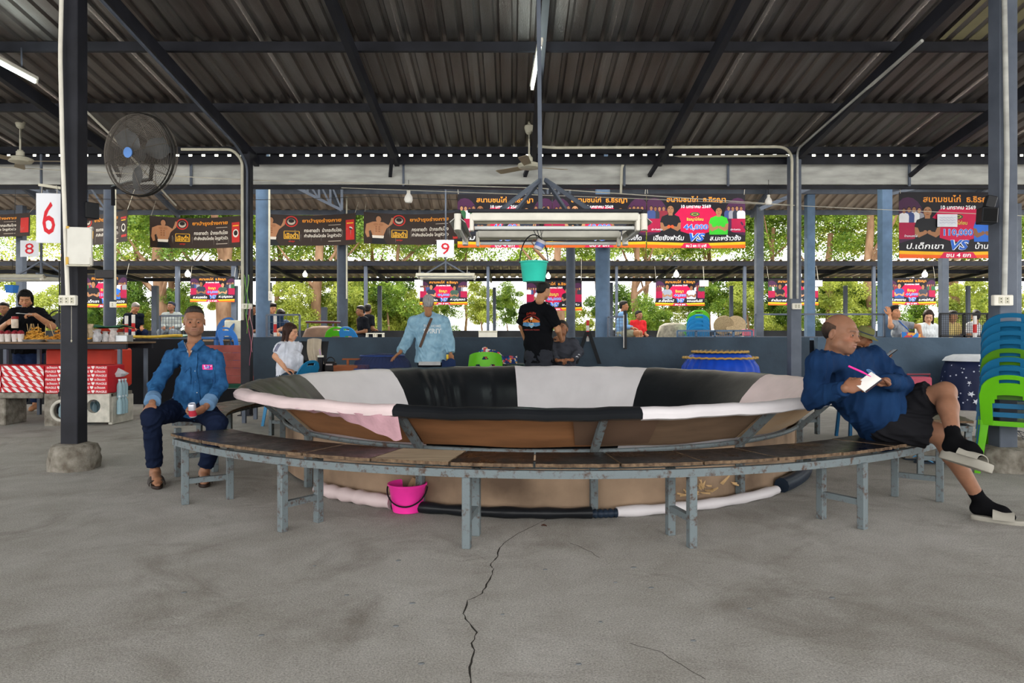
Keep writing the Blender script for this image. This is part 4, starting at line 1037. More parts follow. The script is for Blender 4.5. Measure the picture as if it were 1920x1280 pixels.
# ================================================================== PRINTED BANNERS
PRINT = mat('banner_print', '#ffffff', .42, 0, .07, 5, .12, 12, attr=True)
class Banner:
    """vinyl banner: flat print elements laid on one softly waving sheet, local x right, z up, facing -y"""
    def __init__(s, name, label, cat, cx, cz, d, w_, h_, rz=0, seed=0, sag=0, group=None):
        s.w, s.h = w_, h_; s.t = thing(name, label, cat, (cx, d, cz), rz, group); s.rs = random.Random(seed)
        s.ph = [s.rs.uniform(0, 6) for _ in range(5)]; s.sag = sag; s.b = MB()
    def fn(s, x, z, l):
        u = x/s.w; v = z/s.h
        y = .010*math.sin(7*u+s.ph[0]+2*v)+.0016*math.sin(13*u+s.ph[1]-5*v)+.003*math.sin(6*v+s.ph[2]+6*u)
        zz = z-s.sag*(1-4*u*u)*(.6+.4*(v+.5))
        return (x, y-l, zz)
    def sheet(s, col):
        b = MB(); b.cur = lin(col); b.grid(lambda u, v: s.fn((u-.5)*s.w, (v-.5)*s.h, 0), 36, 12, thick=.002); b.build('sheet', PRINT, s.t, True)
    def U(s, u, v): return u*s.w/2, v*s.h/2
    def poly(s, pts, col, l):
        s.b.cur = lin(col); pts = [(max(-1, min(1, p[0])), max(-1, min(1, p[1]))) for p in pts]; n = len(pts)
        cx, cz = sum(p[0] for p in pts)/n, sum(p[1] for p in pts)/n
        k = max(1, min(8, int(max(max(abs(p[0]-cx), abs(p[1]-cz)*.6) for p in pts)/.11)+1)); vs, fs = [], []
        for i in range(n):
            a, c = pts[i], pts[(i+1) % n]; base = len(vs); idx = {}
            for r in range(k+1):
                for q in range(r+1):
                    f0 = r/k; f1 = q/r if r else 0
                    idx[(r, q)] = len(vs); ex, ez = a[0]+(c[0]-a[0])*f1, a[1]+(c[1]-a[1])*f1
                    vs.append(s.fn(*s.U(cx+(ex-cx)*f0, cz+(ez-cz)*f0), l))
            for r in range(k):
                for q in range(r+1):
                    fs.append((idx[(r, q)], idx[(r+1, q)], idx[(r+1, q+1)]))
                    if q < r: fs.append((idx[(r, q)], idx[(r+1, q+1)], idx[(r, q+1)]))
        s.b.add(vs, fs)
    def rect(s, u0, v0, u1, v1, col, l, n=16):
        s.b.cur = lin(col); n = max(1, int(n*abs(u1-u0)/2)+1); vs = []
        for j in (0, 1):
            for i in range(n+1): vs.append(s.fn(*s.U(u0+(u1-u0)*i/n, (v0, v1)[j]), l))
        s.b.add(vs, [(i, i+1, n+2+i, n+1+i) for i in range(n)])
    def ell(s, u, v, ru, rv, col, l, n=18, a0=0, a1=2*PI):
        k = n; s.poly([(u+ru*math.cos(a0+(a1-a0)*i/k), v+rv*math.sin(a0+(a1-a0)*i/k)) for i in range(k+(0 if a1-a0 >= 6.28 else 1))], col, l)
    def text(s, body, u, v, wu, col, l, bold=.015, height=None, shear=0, outline=None, ow=.02):
        x, z = s.U(u, v); wd = wu*s.w/2
        if outline: put_text(s.b, body, s.fn, x, z, wd*1.015, outline, bold+ow, None if not height else height*s.h/2*1.05, shear, l)
        put_text(s.b, body, s.fn, x, z, wd, col, bold, None if not height else height*s.h/2, shear, l+(.0022 if outline else .001))
    def man(s, u, v0, hh, shirt, skin='#a0714f', hair='#16120f', l=.003, arms=True, scale=1.0, gloves=None):
        """printed half figure: bottom at v0, height hh (in v)"""
        asp = s.h/s.w; k = hh*asp
        hv = v0+hh*.86
        s.poly([(u-k*.34, v0), (u-k*.36, v0+hh*.45), (u-k*.30, v0+hh*.62), (u-k*.10, v0+hh*.70), (u+k*.10, v0+hh*.70), (u+k*.30, v0+hh*.62), (u+k*.36, v0+hh*.45), (u+k*.34, v0)], shirt, l)
        s.poly([(u-k*.07, v0+hh*.66), (u-k*.08, v0+hh*.8), (u+k*.08, v0+hh*.8), (u+k*.07, v0+hh*.66)], skin, l+.0004)
        s.ell(u, hv+hh*.03, k*.135, hh*.165, hair, l+.0006)
        s.ell(u, hv-hh*.01, k*.115, hh*.145, skin, l+.0009)
        s.poly([(u-k*.09, hv+hh*.05), (u-k*.03, hv+hh*.06), (u-k*.03, hv+hh*.04), (u-k*.09, hv+hh*.035)], '#2a1c14', l+.0012)
        s.poly([(u+k*.09, hv+hh*.05), (u+k*.03, hv+hh*.06), (u+k*.03, hv+hh*.04), (u+k*.09, hv+hh*.035)], '#2a1c14', l+.0012)
        s.poly([(u-k*.04, hv-hh*.075), (u+k*.04, hv-hh*.075), (u+k*.035, hv-hh*.095), (u-k*.035, hv-hh*.095)], '#7a4238', l+.0012)
        s.poly([(u-k*.018, hv+hh*.02), (u+k*.018, hv+hh*.02), (u+k*.03, hv-hh*.035), (u-k*.03, hv-hh*.035)], '#8c5f42', l+.0012)
        if arms:
            for sg in (-1, 1):
                s.poly([(u+sg*k*.36, v0+hh*.42), (u+sg*k*.27, v0+hh*.40), (u+sg*k*.22, v0+hh*.24), (u+sg*k*.05, v0+hh*.30), (u+sg*k*.03, v0+hh*.22), (u+sg*k*.24, v0+hh*.12), (u+sg*k*.35, v0+hh*.2)], skin, l+.001)
                s.ell(u+sg*k*.06, v0+hh*.27, k*.06, hh*.06, gloves or skin, l+.0014, 10)
    def done(s): s.b.build('print', PRINT, s.t, False)

SK = ['#a0714f', '#8a5d3f', '#b98761', '#97694a']
def poster(px0, px1, py0, py1, d, label, money, left, right, rnd, lsh='#1b1b1f', rsh='#2fb52a', seed=0, full=True, sag=0, rz=0, gloves=None, note=None, group='red and black fight posters', crop_r=None, lsub='', rsub=''):
    x0, x1, z0, z1 = X(px0, d), X(px1, d), Z(py1, d), Z(py0, d)
    B = Banner('fight_poster', label, 'banner', (x0+x1)/2, (z0+z1)/2, d, x1-x0, z1-z0, rz, seed, sag, group)
    B.sheet('#17141a')
    rs = random.Random(seed+5)
    # magenta glow panels and the black curves
    B.ell(-.85, .1, .28, .75, '#43203f', .001, 20); B.ell(.85, .1, .28, .75, '#43203f', .001, 20)
    B.poly([(-1, -.42), (-.72, -.42), (-.72, .22), (-1, .22)], '#a0163f', .0014); B.poly([(.72, -.42), (1, -.42), (1, .22), (.72, .22)], '#a0163f', .0014)
    B.poly([(-.45, .2), (-.3, .5), (0, .56), (.3, .5), (.45, .2), (.5, -.2), (.3, -.5), (-.3, -.5), (-.5, -.2)], '#c31247', .0018)
    B.poly([(-1, -.55), (-.5, -.28), (-.2, -.52), (.2, -.52), (.5, -.28), (1, -.55), (1, -.85), (-1, -.85)], '#1d1a20', .0022)
    # little rows of people in the corners
    for sg in (-1, 1):
        for k in range(4):
            u = sg*(.66+.085*k); c = rs.choice(['#30343f', '#7d2634', '#2c5b3a', '#3a4a7c', '#8a8a92', '#d8d8da'])
            if abs(u) < .97: B.man(u, .08, .42+.05*rs.random(), c, rs.choice(SK), l=.0020+.0003*k, arms=False)
    B.man(-.52, -.5, 1.06, lsh, SK[seed % 4], l=.0032, gloves=gloves)
    B.man(.46, -.5, .98, rsh, SK[(seed+1) % 4], l=.0032)
    if full: B.ell(-.02, .25, .10, .08, '#1b5b3c', .0034, 16); B.ell(-.02, .25, .07, .045, '#d9b24a', .0038, 14); B.ell(-.02, .25, .055, .03, '#154a30', .0042, 14)
    B.text('ธิรญาไก่ชน' if full else 'ธิรญา', -.02, .06, .34, '#e9c65a', .0044, .02, None, 0, '#4a1a10')
    B.text('สนามชนไก่  ธ.ธิรญา', 0, .78, 1.2, '#e8952e', .0036, .02, .26, 0, '#1a1a30', .05)
    B.text('10 มกราคม 2569', .0, .53, .60, '#f2f2f2', .0050, .02)
    B.text(money, 0, -.24, .5, '#2f66c8', .0056, .02, .24, 0, '#ffffff', .03)
    B.text('VS', 0, -.60, .34, '#2b63c4', .0062, .03, .3, .28, '#e8eef8', .04)
    B.text(left, -.56, -.62, .62, '#f4f4f4', .0064, .015, .2, .15, '#151515', .03)
    B.text(right, .60, -.62, .62, '#f4f4f4', .0064, .015, .2, .15, '#151515', .03)
    if lsub: B.text(lsub, -.8, -.32, .22, '#e9e9f2', .006, .01); B.text(rsub or lsub, .8, -.32, .2, '#e9e9f2', .006, .01)
    # fiery strips at the bottom
    n = 24
    for (c, a, bb, l) in (('#f2b51c', -.80, .0, .0070), ('#f0641e', -.90, .01, .0076)):
        pts = [(-1+2*i/n, a-.05*abs(-1+2*i/n)*(-1)-.02) for i in range(n+1)]
        for (p, q) in zip(pts, pts[1:]): B.poly([p, q, (q[0], -1), (p[0], -1)], c, l)
    B.poly([(-.25, -.82), (.25, -.82), (.32, -1), (-.32, -1)], '#d81e50', .0084)
    B.text(rnd, 0, -.91, .42, '#ffffff', .0092, .02, .12, .1)
    B.done()
    if note:
        u, v, wu, hv = note; b = MB(); x, z = B.U(u, v); b.box((x, -.03, z), (wu*B.w/2, .003, hv*B.h/2)); o = b.build('paper_note', plain('#d9dbe2', .7), B.t); o['label'] = 'white paper note with pen lines'
        b = MB(); rs = random.Random(3)
        for r in range(3):
            pts = [(x-wu*B.w/5+wu*B.w/2.5*i/12, -.033, z+hv*B.h/2*(.22-.2*r)+.008*math.sin(i*2.3+r)) for i in range(13)]; b.tube(pts, .0016, 3)
        b.build('pen_writing', plain('#5a63a8', .7), B.t)
    for s_ in (-1, 1): b = MB(); b.tube([(s_*B.w*.49, 0, B.h*.48), (s_*B.w*.5, (0 if d < 15 else .1), B.h*.5+(.12 if d < 15 else 2.94-z1))], .004, 5); b.build('tie', WIREW, B.t)
    return B
poster(858, 1035, 364, 464, 11.95, 'red and black fight poster, leftmost of the three in a row behind the lamp frame', '44,000', 'ทีมยังดี', 'ส.สามพี่', 'ชน 4 ยก', '#20242e', '#2b3140', 1, lsub='เดิมพัน')
poster(1036, 1211, 364, 464, 11.93, 'red and black fight poster, middle of three in a row above teal bucket', '60,000', 'ส.รุ่งเรือง', 'อสกิดโรงเก็ด', 'ชน 3 ยก', '#1d1d22', '#2d2f38', 2, lsub='เดิมพัน')
poster(1213, 1397, 363, 465, 11.95, 'red fight poster with a man in a green shirt and the figure 44,000', '44,000', 'เฮียยังฟาร์ม', 'ส.มะพร้าวซั้ง', 'ชน 2 ยก 11 นาที', '#1b1b1f', '#37b52c', 3, gloves='#e0562a', lsub='เฮียยังฟาร์ม')
poster(1686, 1906, 360, 484, 10.6, 'big fight poster with the figure 110,000 at the right edge', '110,000', 'ป.เด็กเขา', 'บ้านแตงโม', 'ชน 4 ยก', '#191a1e', '#2b68c8', 0, note=(-.20, .13, .34, .38), lsub='บ้านหนองไผ่')
small = [(155, 238, 515, 576, 17.9, 'small fight poster behind the black display and left column', '110,000', 'ป.เด็กเขา', 'บ้านแตง', '#1b1b1f', '#2b68c8'),
         (357, 440, 518, 566, 18.45, 'small fight poster above the head of the old man in denim', '44,000', 'ส.หนองยืด', 'ศ.บุญรอด', '#2c3342', '#3a5246'),
         (787, 876, 524, 571, 18.45, 'small fight poster above the head of the man in denim jacket', '44,000', 'ส.เก่งยืด', 'ศ.บุญรอด', '#2c3342', '#3a5246'),
         (987, 1091, 526, 582, 16.6, 'small fight poster behind the man in black T-shirt', '60,000', 'ส.ทองดี', 'ช.สุขแก้ว', '#c8c8cc', '#1d1d22'),
         (1229, 1321, 523, 573, 18.45, 'small fight poster with two grey-shirted men above the far chair stack', '44,000', 'ส.ชัยรัตน์', 'ขอนแก่นใต้', '#8d93a0', '#b9bcc4'),
         (1440, 1534, 522, 572, 18.45, 'small fight poster behind the socketed grey post', '66,000', 'กำปั่นราชย์', 'ธ.ดงแดง', '#1d2028', '#2c2c33'),
         (1665, 1754, 521, 571, 18.45, 'small fight poster above the reclining man in grey', '44,000', 'ป.เพชรงาม', 'อ.พงษ์พันธ์', '#30508f', '#3c3f48')]
for i, (a, c, e, g, d, lb, mo, l_, r_, ls, rsx) in enumerate(small): poster(a, c, e, g, d, lb, mo, l_, r_, 'ชน 4 ยก', ls, rsx, i+4, full=False, group='small fight posters under the low roof')
for (px, py, w_) in ((1320, 531, .24), (1421, 531, .1), (1535, 531, .2), (785, 530, .22), (996, 532, .2), (447, 530, .2)):
    t = thing('paper_sheet', {1320: 'pale paper sheet beside the two grey-shirted men poster', 1421: 'narrow pale paper by the far right rail', 1535: 'pale paper sheet at the corner of the poster behind the grey post', 785: 'pale paper at the left corner of the poster above the denim jacket', 996: 'pale paper above the poster behind the black T-shirt man', 447: 'pale paper right of the poster above the old man'}[px], 'paper', P(px, py, 18.40)); b = MB(); b.box((0, 0, 0), (w_, .004, .16)); b.build('sheet', plain('#c6c9ce', .8), t); b = MB(); b.tube([(0, 0, .08), (0, .15, 2.97-Z(py, 18.4))], .003, 4); b.build('string', WIREW, t)

# dark brown tonic banners
def tonic(px0, px1, py0, py1, d, label, seed, u0=-1, sag=.05, rz=0, full=True):
    x0, x1, z0, z1 = X(px0, d), X(px1, d), Z(py1, d), Z(py0, d)
    B = Banner('advert_banner', label, 'banner', (x0+x1)/2, (z0+z1)/2, d, x1-x0, z1-z0, rz, seed, sag, 'brown tonic adverts under the second roof'); B.sheet('#2e211b')
    if full:
        # bare-chested man, red round emblem, title, red pack
        s = '#a87552'
        B.poly([(-.93, -.25), (-.95, .25), (-.82, .42), (-.72, .45), (-.60, .42), (-.50, .25), (-.55, -.05), (-.60, -.45), (-.82, -.45), (-.86, -.1)], s, .002)
        B.poly([(-.50, .25), (-.46, .5), (-.44, .75), (-.40, .72), (-.42, .35), (-.55, .0)], s, .0022); B.poly([(-.95, .2), (-.97, -.3), (-.93, -.6), (-.88, -.55), (-.90, -.1)], s, .0022)
        B.ell(-.70, .66, .065, .24, '#1a1310', .0026); B.ell(-.70, .60, .052, .2, s, .003); B.poly([(-.75, .3), (-.73, .5), (-.67, .5), (-.65, .3)], s, .0024)
        for k in range(3):
            for sg in (-1, 1): B.ell(-.715+sg*.03, .1-.14*k, .022, .05, '#8b5b3d', .0032, 8)
        B.ell(-.755, .26, .05, .09, '#9a6847', .0032, 10); B.ell(-.65, .26, .05, .09, '#9a6847', .0032, 10)
        B.poly([(-.83, -.45), (-.59, -.45), (-.60, -.62), (-.82, -.62)], '#d9cfc2', .0034); B.poly([(-.82, -.62), (-.60, -.62), (-.52, -1), (-.84, -1)], '#17181c', .0032)
        B.ell(-.29, .58, .13, .36, '#c0281f', .002, 24); B.ell(-.29, .58, .105, .29, '#2e211b', .0026, 24); B.ell(-.29, .56, .08, .2, '#b8a898', .003, 16); B.ell(-.29, .62, .06, .13, '#1d1512', .0034, 12)
        B.text('เสือดำ', -.28, -.32, .26, '#e0a82a', .003, .03, .36); 
        for (a, c, e, g) in ((-.43, -.07, -.13, -.11), (-.43, -.56, -.13, -.52), (-.44, -.56, -.425, -.07), (-.135, -.56, -.12, -.07)): B.rect(a, c, e, g if g > c else c+.03, '#e0a82a', .003)
        B.text('แคปซูล', -.28, -.72, .12, '#c0281f', .003, .02)
    B.text('ยาบำรุงร่างกาย', .32, .62, .78, '#d98a24', .003, .03, .34, 0, '#5a2a12', .04)
    B.text('กระชายดำ  ม้ากระทืบโรง', .34, .02, .74, '#d8cfc2', .003, .02, .26)
    B.text('กำลังเสือโคร่ง โกฐหัวบัว', .34, -.36, .74, '#d8cfc2', .003, .02, .28)
    B.rect(.45, -.74, .7, -.7, '#b8a898', .003); B.rect(.45, .32, .7, .35, '#b8a898', .003)
    B.rect(.80, -.68, .97, .6, '#b52620', .002); B.ell(.885, -.1, .062, .26, '#d8cfc2', .0026, 16); B.ell(.885, -.08, .045, .17, '#1d1512', .003, 12); B.rect(.82, .35, .95, .42, '#e0a82a', .003)
    rs = random.Random(seed)
    for k in range(14):    # pale water streaks
        u = rs.uniform(-.9, .9); v = rs.uniform(-.4, .1); B.poly([(u, v), (u+.006, v), (u+.004, v-rs.uniform(.2, .5)), (u+.001, v-.5)], '#8b8278', .0042)
    B.done()
    for s_ in (-1, 1): b = MB(); b.tube([(s_*B.w*.49, 0, B.h*.48-sag*.2), (s_*B.w*.5, .25, B.h*.5+4.82-.308*(d+.25-11.6)-.05-z1)], .004, 5); b.build('tie', WIREW, B.t)
tonic(281, 452, 404, 463, 14.2, 'dark brown tonic banner between the drum fan and the ribbon-hung post', 1)
tonic(480, 667, 399, 458, 14.3, 'dark brown tonic banner just right of the thick blue column', 2)
tonic(682, 868, 397, 456, 14.3, 'dark brown tonic banner left of the number 9 sign', 3)
tonic(100, 262, 398, 456, 13.4, 'creased brown tonic banner behind the whiteboard', 4, rz=math.radians(-22))
tonic(-120, 56, 398, 442, 14.3, 'dark brown tonic banner at the left edge of the photo', 5)
# ================================================================== PEOPLE
SKIN = mat('skin', '#ffffff', .5, 0, .10, 25, .06, 140, attr=True, sss=.06)
HAIRM = mat('hair', '#ffffff', .55, 0, .35, 60, .5, 220, attr=True, stretch=(1, 1, .3))
EYEM = mat('eye', '#ffffff', .15, 0, 0, attr=True)
def cloth(name, col, var=.12, rough=.85, ns=9, **k): return mat('cloth_'+name, col, rough, 0, var, ns, .22, 260, spec=.05, **k)
def frame(look, up=(0, 0, 1)):
    f_ = nrmz(look); y = -f_; z = V(up)-y*V(up).dot(y); z = nrmz(z); x = np.cross(y, z); return np.stack([x, y, z], 1)   # columns

def head_mesh(o, res, skin, age=.5, fem=False, full=0.0):
    """local: z up, face -y, centre of skull at origin, head about .24 tall"""
    S = SDF(); w_ = .94 if fem else 1.0; jw = (.92 if fem else 1.0)+full*.12
    S.ell((0, .018, .042), (.074*w_, .092, .080), k=.03)
    S.ell((0, -.018, .005), (.066*w_, .072, .08), k=.03)
    S.ell((0, -.028, -.045), (.054*jw, .056, .058), k=.035)
    S.ell((0, -.062, -.088), (.026*jw, .02, .020), k=.03)
    for s in (-1, 1):
        S.ell((s*.040*jw, -.052, -.018), (.023, .022, .02), k=.028)
        S.ell((s*.046*jw, -.012, -.060), (.022+full*.02, .036, .028), k=.03)
        S.cap((s*.012, -.083, .026), (s*.044, -.072, .026), .011, .009, k=.018)
    for s in (-1, 1): S.ell((s*.030, -.094, .005), (.019, .014, .011), k=.012, op='s')
    S.cap((0, -.084, .014), (0, -.106, -.024), .0085, .0125, k=.014)
    for s in (-1, 1): S.ell((s*.0125, -.094, -.028), (.0085, .010, .0075), k=.008)
    S.ell((0, -.072, -.055), (.032, .020, .026), k=.02)
    S.cap((-.019, -.087, -.0525), (.019, -.087, -.0525), .0055, side=None, k=.008); S.ell((0, -.093, -.0505), (.013, .0055, .005), k=.006)
    S.ell((0, -.0905, -.0635), (.017, .0065, .0062), k=.006)
    S.cap((-.021, -.0945, -.0578), (.021, -.0945, -.0578), .0022, k=.004, op='s')
    if age > .4:
        for s in (-1, 1): S.cap((s*.022, -.094, -.032), (s*.033, -.086, -.060), .0042, k=.010, op='s'); S.cap((s*.020, -.089, -.013), (s*.040, -.080, -.014), .003, k=.006, op='s')
        for z in (.052, .064): S.cap((-.035, -.087+.02*(z-.05)*10, z), (.035, -.087+.02*(z-.05)*10, z), .0028, k=.006, op='s')
    for s in (-1, 1):
        S.ell((s*.0775*w_, .012, -.002), (.008, .019, .031), np.array([[1, 0, 0], [0, .97, .24], [0, -.24, .97]]).T, k=.006)
        S.ell((s*.084*w_, .006, .000), (.005, .010, .018), k=.004, op='s')
        # eyelids
        S.ell((s*.030, -.079, .0048), (.0150, .0146, .0128), k=.005); S.ell((s*.030, -.0935, .0035), (.0108, .008, .0034), k=.002, op='s')
    S.cap((0, .022, -.03), (0, .030, -.15), .047*(.88 if fem else 1)+full*.014, .053*(.84 if fem else 1)+full*.018, k=.03)
    vs, fs = S.mesh(res)
    n = len(vs); c = np.tile(np.array(lin(skin)), (n, 1)); x, y, z = vs.T
    def blend(m, col, a=1.0): m = np.clip(m, 0, 1)[:, None]*a; return c*(1-m)+np.array(lin(col))*m
    lipc = '#7c4c40' if not fem else '#b0545a'
    L = np.clip(1.3-np.sqrt((x/.022)**2+((z+.058)/.0115)**2), 0, 1)*(y < -.075); c = blend(L*2, lipc, .55)
    br = ((np.abs(x) > .011) & (np.abs(x) < .050) & (y < -.055)); c = blend(br*np.clip(1.6-np.abs(z-.0275+.25*(np.abs(x)-.03)**2*30)/.0042, 0, 1), '#1c1512' if age < .7 else '#3a3029', .8 if age < .7 else .6)
    c = blend(((y < -.05)*np.exp(-((np.abs(x)-.042)**2+(z+.02)**2)/.0005)), '#b0604a', .25)
    if age > .8: c = blend(((z < -.035)*(y < -.03)*.5), '#6e5a50', .5)
    o['vs'], o['fs'], o['c'] = vs, fs, c
    return o
def eyes():
    b = MB()
    for s in (-1, 1):
        c = Vector((s*.030, -.0795, .0035)); n, m = 14, 12; r = .0125
        for col, a0, a1, rr in (('#b5a79c', .62, PI, r), ('#20130d', .25, .62, r*1.004), ('#050505', 0, .25, r*1.006)):
            b.cur = lin(col); k = 6
            def fn(u, v): a = a0+(a1-a0)*v; return (c.x+rr*math.sin(a)*math.cos(2*PI*u), c.y-rr*math.cos(a), c.z+rr*math.sin(a)*math.sin(2*PI*u))
            b.grid(fn, 12, k)
    return b
EYES = eyes().mesh('eyes'); EYES.materials.append(EYEM); shade(EYES, 180)
_hc = {}
def get_head(res, skin, age, fem, full):
    k = (res, skin, age, fem, full)
    if k not in _hc: _hc[k] = head_mesh({}, res, skin, age, fem, full)
    return _hc[k]

def hair_mesh(style, res, col, seed=0):
    S = SDF(); clip = None; amp, fr = .0015, 300
    if style == 'flat':       # brush cut, grey sides
        S.ell((0, .020, .045), (.0765, .0955, .082), k=.01); S.ell((0, -.005, .100), (.052, .070, .032), k=.02)
        clip = lambda D, x, y, z: np.maximum(D, -(z-.035-np.where(y < -.02, .034, 0)-np.clip((-y-.02)*.35, 0, .05)+np.where(y > .03, .07, 0)+np.clip(y, 0, .05)*0))
    elif style == 'bald':
        S.ell((0, .022, .030), (.0785, .096, .083), k=.01)
        clip = lambda D, x, y, z: np.maximum(np.maximum(D, (z-.052)+.35*np.clip(-y, -.05, .05)), np.maximum(-(y+.010+0*z), -(z+.045+0*y)))
    elif style == 'short':
        S.ell((0, .020, .048), (.080, .099, .085), k=.01); S.ell((0, -.035, .098), (.056, .050, .028), k=.02); S.ell((0, .048, -.015), (.064, .060, .055), k=.02)
        clip = lambda D, x, y, z: np.maximum(D, -(z-np.interp(y, [-.09, -.05, -.02, .02, .055], [.064, .056, .02, -.015, -.06])))
    elif style == 'mop':
        S.ell((0, .020, .050), (.088, .106, .092), k=.01); S.ell((0, .045, -.01), (.074, .066, .06), k=.02); S.ell((0, -.045, .098), (.066, .055, .036), k=.02); amp, fr = .004, 120
        clip = lambda D, x, y, z: np.maximum(D, -(z-np.interp(y, [-.09, -.05, -.02, .02, .055], [.05, .045, .01, -.025, -.07])))
    elif style == 'bob':
        S.ell((0, .022, .045), (.088, .104, .090), k=.01)
        for s in (-1, 1): S.cap((s*.072, .005, .03), (s*.074, -.005, -.085), .026, .024, k=.03)
        S.cap((0, .06, .02), (0, .065, -.085), .060, .052, k=.03); S.cap((-.06, -.068, .075), (.055, -.075, .075), .016, .018, k=.02)
        clip = lambda D, x, y, z: np.maximum(D, np.minimum(-(y+.030), np.minimum(.070-z, .068-np.abs(x))))
    elif style == 'long':
        S.ell((0, .022, .045), (.086, .104, .090), k=.01)
        for s in (-1, 1): S.cap((s*.070, .0, .03), (s*.070, -.010, -.19), .026, .018, k=.03)
        S.cap((0, .06, .02), (0, .075, -.22), .062, .045, side=(1, 0, 0), fa=.8, k=.03)
        clip = lambda D, x, y, z: np.maximum(D, np.minimum(-(y+.030), np.minimum(.075-np.abs(x)*.3-z, .060-np.abs(x))))
    vs, fs = S.mesh(res, clip=None if clip is None else (lambda D, x, y, z: clip(D, x, y, z)))
    if style in ('bob', 'long', 'mop', 'flat'):
        n = normals(vs, fs); th = np.arctan2(vs[:, 1], vs[:, 0]); vs = vs+n*(np.sin(th*41+vs[:, 2]*30)*np.sin(th*23+1.3)*(.0028 if style != 'flat' else .001))[:, None]
    c = np.tile(np.array(lin(col)), (len(vs), 1))
    if style == 'flat': g = np.clip((.075-vs[:, 2])/.04, 0, 1)[:, None]; c = c*(1-g)+np.array(lin('#77655a'))*g
    if style == 'bald': g = np.clip((vs[:, 2]-.0)/.05, 0, 1)[:, None]*.5; c = c*(1-g)+np.array(lin('#5a4234'))*g
    rs = np.random.RandomState(seed); c = c*(1+.25*(rs.rand(len(c), 1)-.5)); return vs, fs, c

def hand_prims(S, wr, d, palm, side, curl=(.5, .5, .5, .5), thumb=.4, sc=1.0, spread=.12):
    """wr wrist, d direction wrist->knuckles, palm = direction the palm faces, side=+1 thumb on (d x palm) side"""
    d = nrmz(d); n = nrmz(V(palm)-d*V(palm).dot(d)); a = np.cross(d, n)*side      # a points to the thumb side
    wr = V(wr); kn = wr+d*.088*sc
    S.cap(wr-d*.01, wr+d*.03*sc, .024*sc, .033*sc, side=a, fa=.72, fb=.5, k=.015)
    S.cap(wr+d*.025*sc, kn-d*.012*sc, .036*sc, .040*sc, side=a, fa=.42, fb=.34, k=.014)
    L = [.072, .080, .075, .058]; off = [.030, .0105, -.0095, -.028]; rad = [.0086, .0090, .0086, .0076]
    for i in range(4):
        p = kn+a*off[i]*sc-d*(.004*abs(i-1))*sc; dd = nrmz(d+a*spread*(1.2-i)*.5); c = curl[i]
        ang = c*.9
        for j, fl in enumerate((.45, .32, .26)):
            ax_ = nrmz(np.cross(dd, n)) ; dirj = dd*math.cos(ang)+nrmz(n-dd*n.dot(dd))*math.sin(ang)
            q = p+dirj*L[i]*fl*sc; S.cap(p, q, rad[i]*sc*(1-.07*j), rad[i]*sc*(1-.07*(j+1)), k=.003 if j else .006)
            S.ell(q, rad[i]*sc*(1.0-.05*j), k=.003); p = q; ang += c*1.0
    t0 = wr+d*.018*sc+a*.024*sc+n*.006*sc; t1 = t0+nrmz(d*.75+a*.75+n*.3)*.040*sc; t2 = t1+nrmz(d*(1.0-.2*thumb)+a*(.30-.5*thumb)+n*(.2+.7*thumb))*.034*sc; t3 = t2+nrmz(d*(1.0-.3*thumb)+a*(.1-.7*thumb)+n*(.1+.8*thumb))*.026*sc
    S.cap(t0, t1, .0155*sc, .0115*sc, k=.014); S.cap(t1, t2, .0108*sc, .0098*sc, k=.004); S.cap(t2, t3, .0098*sc, .0084*sc, k=.004)

def join(parts):
    vs, fs, cs, o = [], [], [], 0
    for v, f_, c in parts: vs.append(v); fs.append(f_+o); cs.append(c); o += len(v)
    return np.concatenate(vs), np.concatenate(fs), np.concatenate(cs)

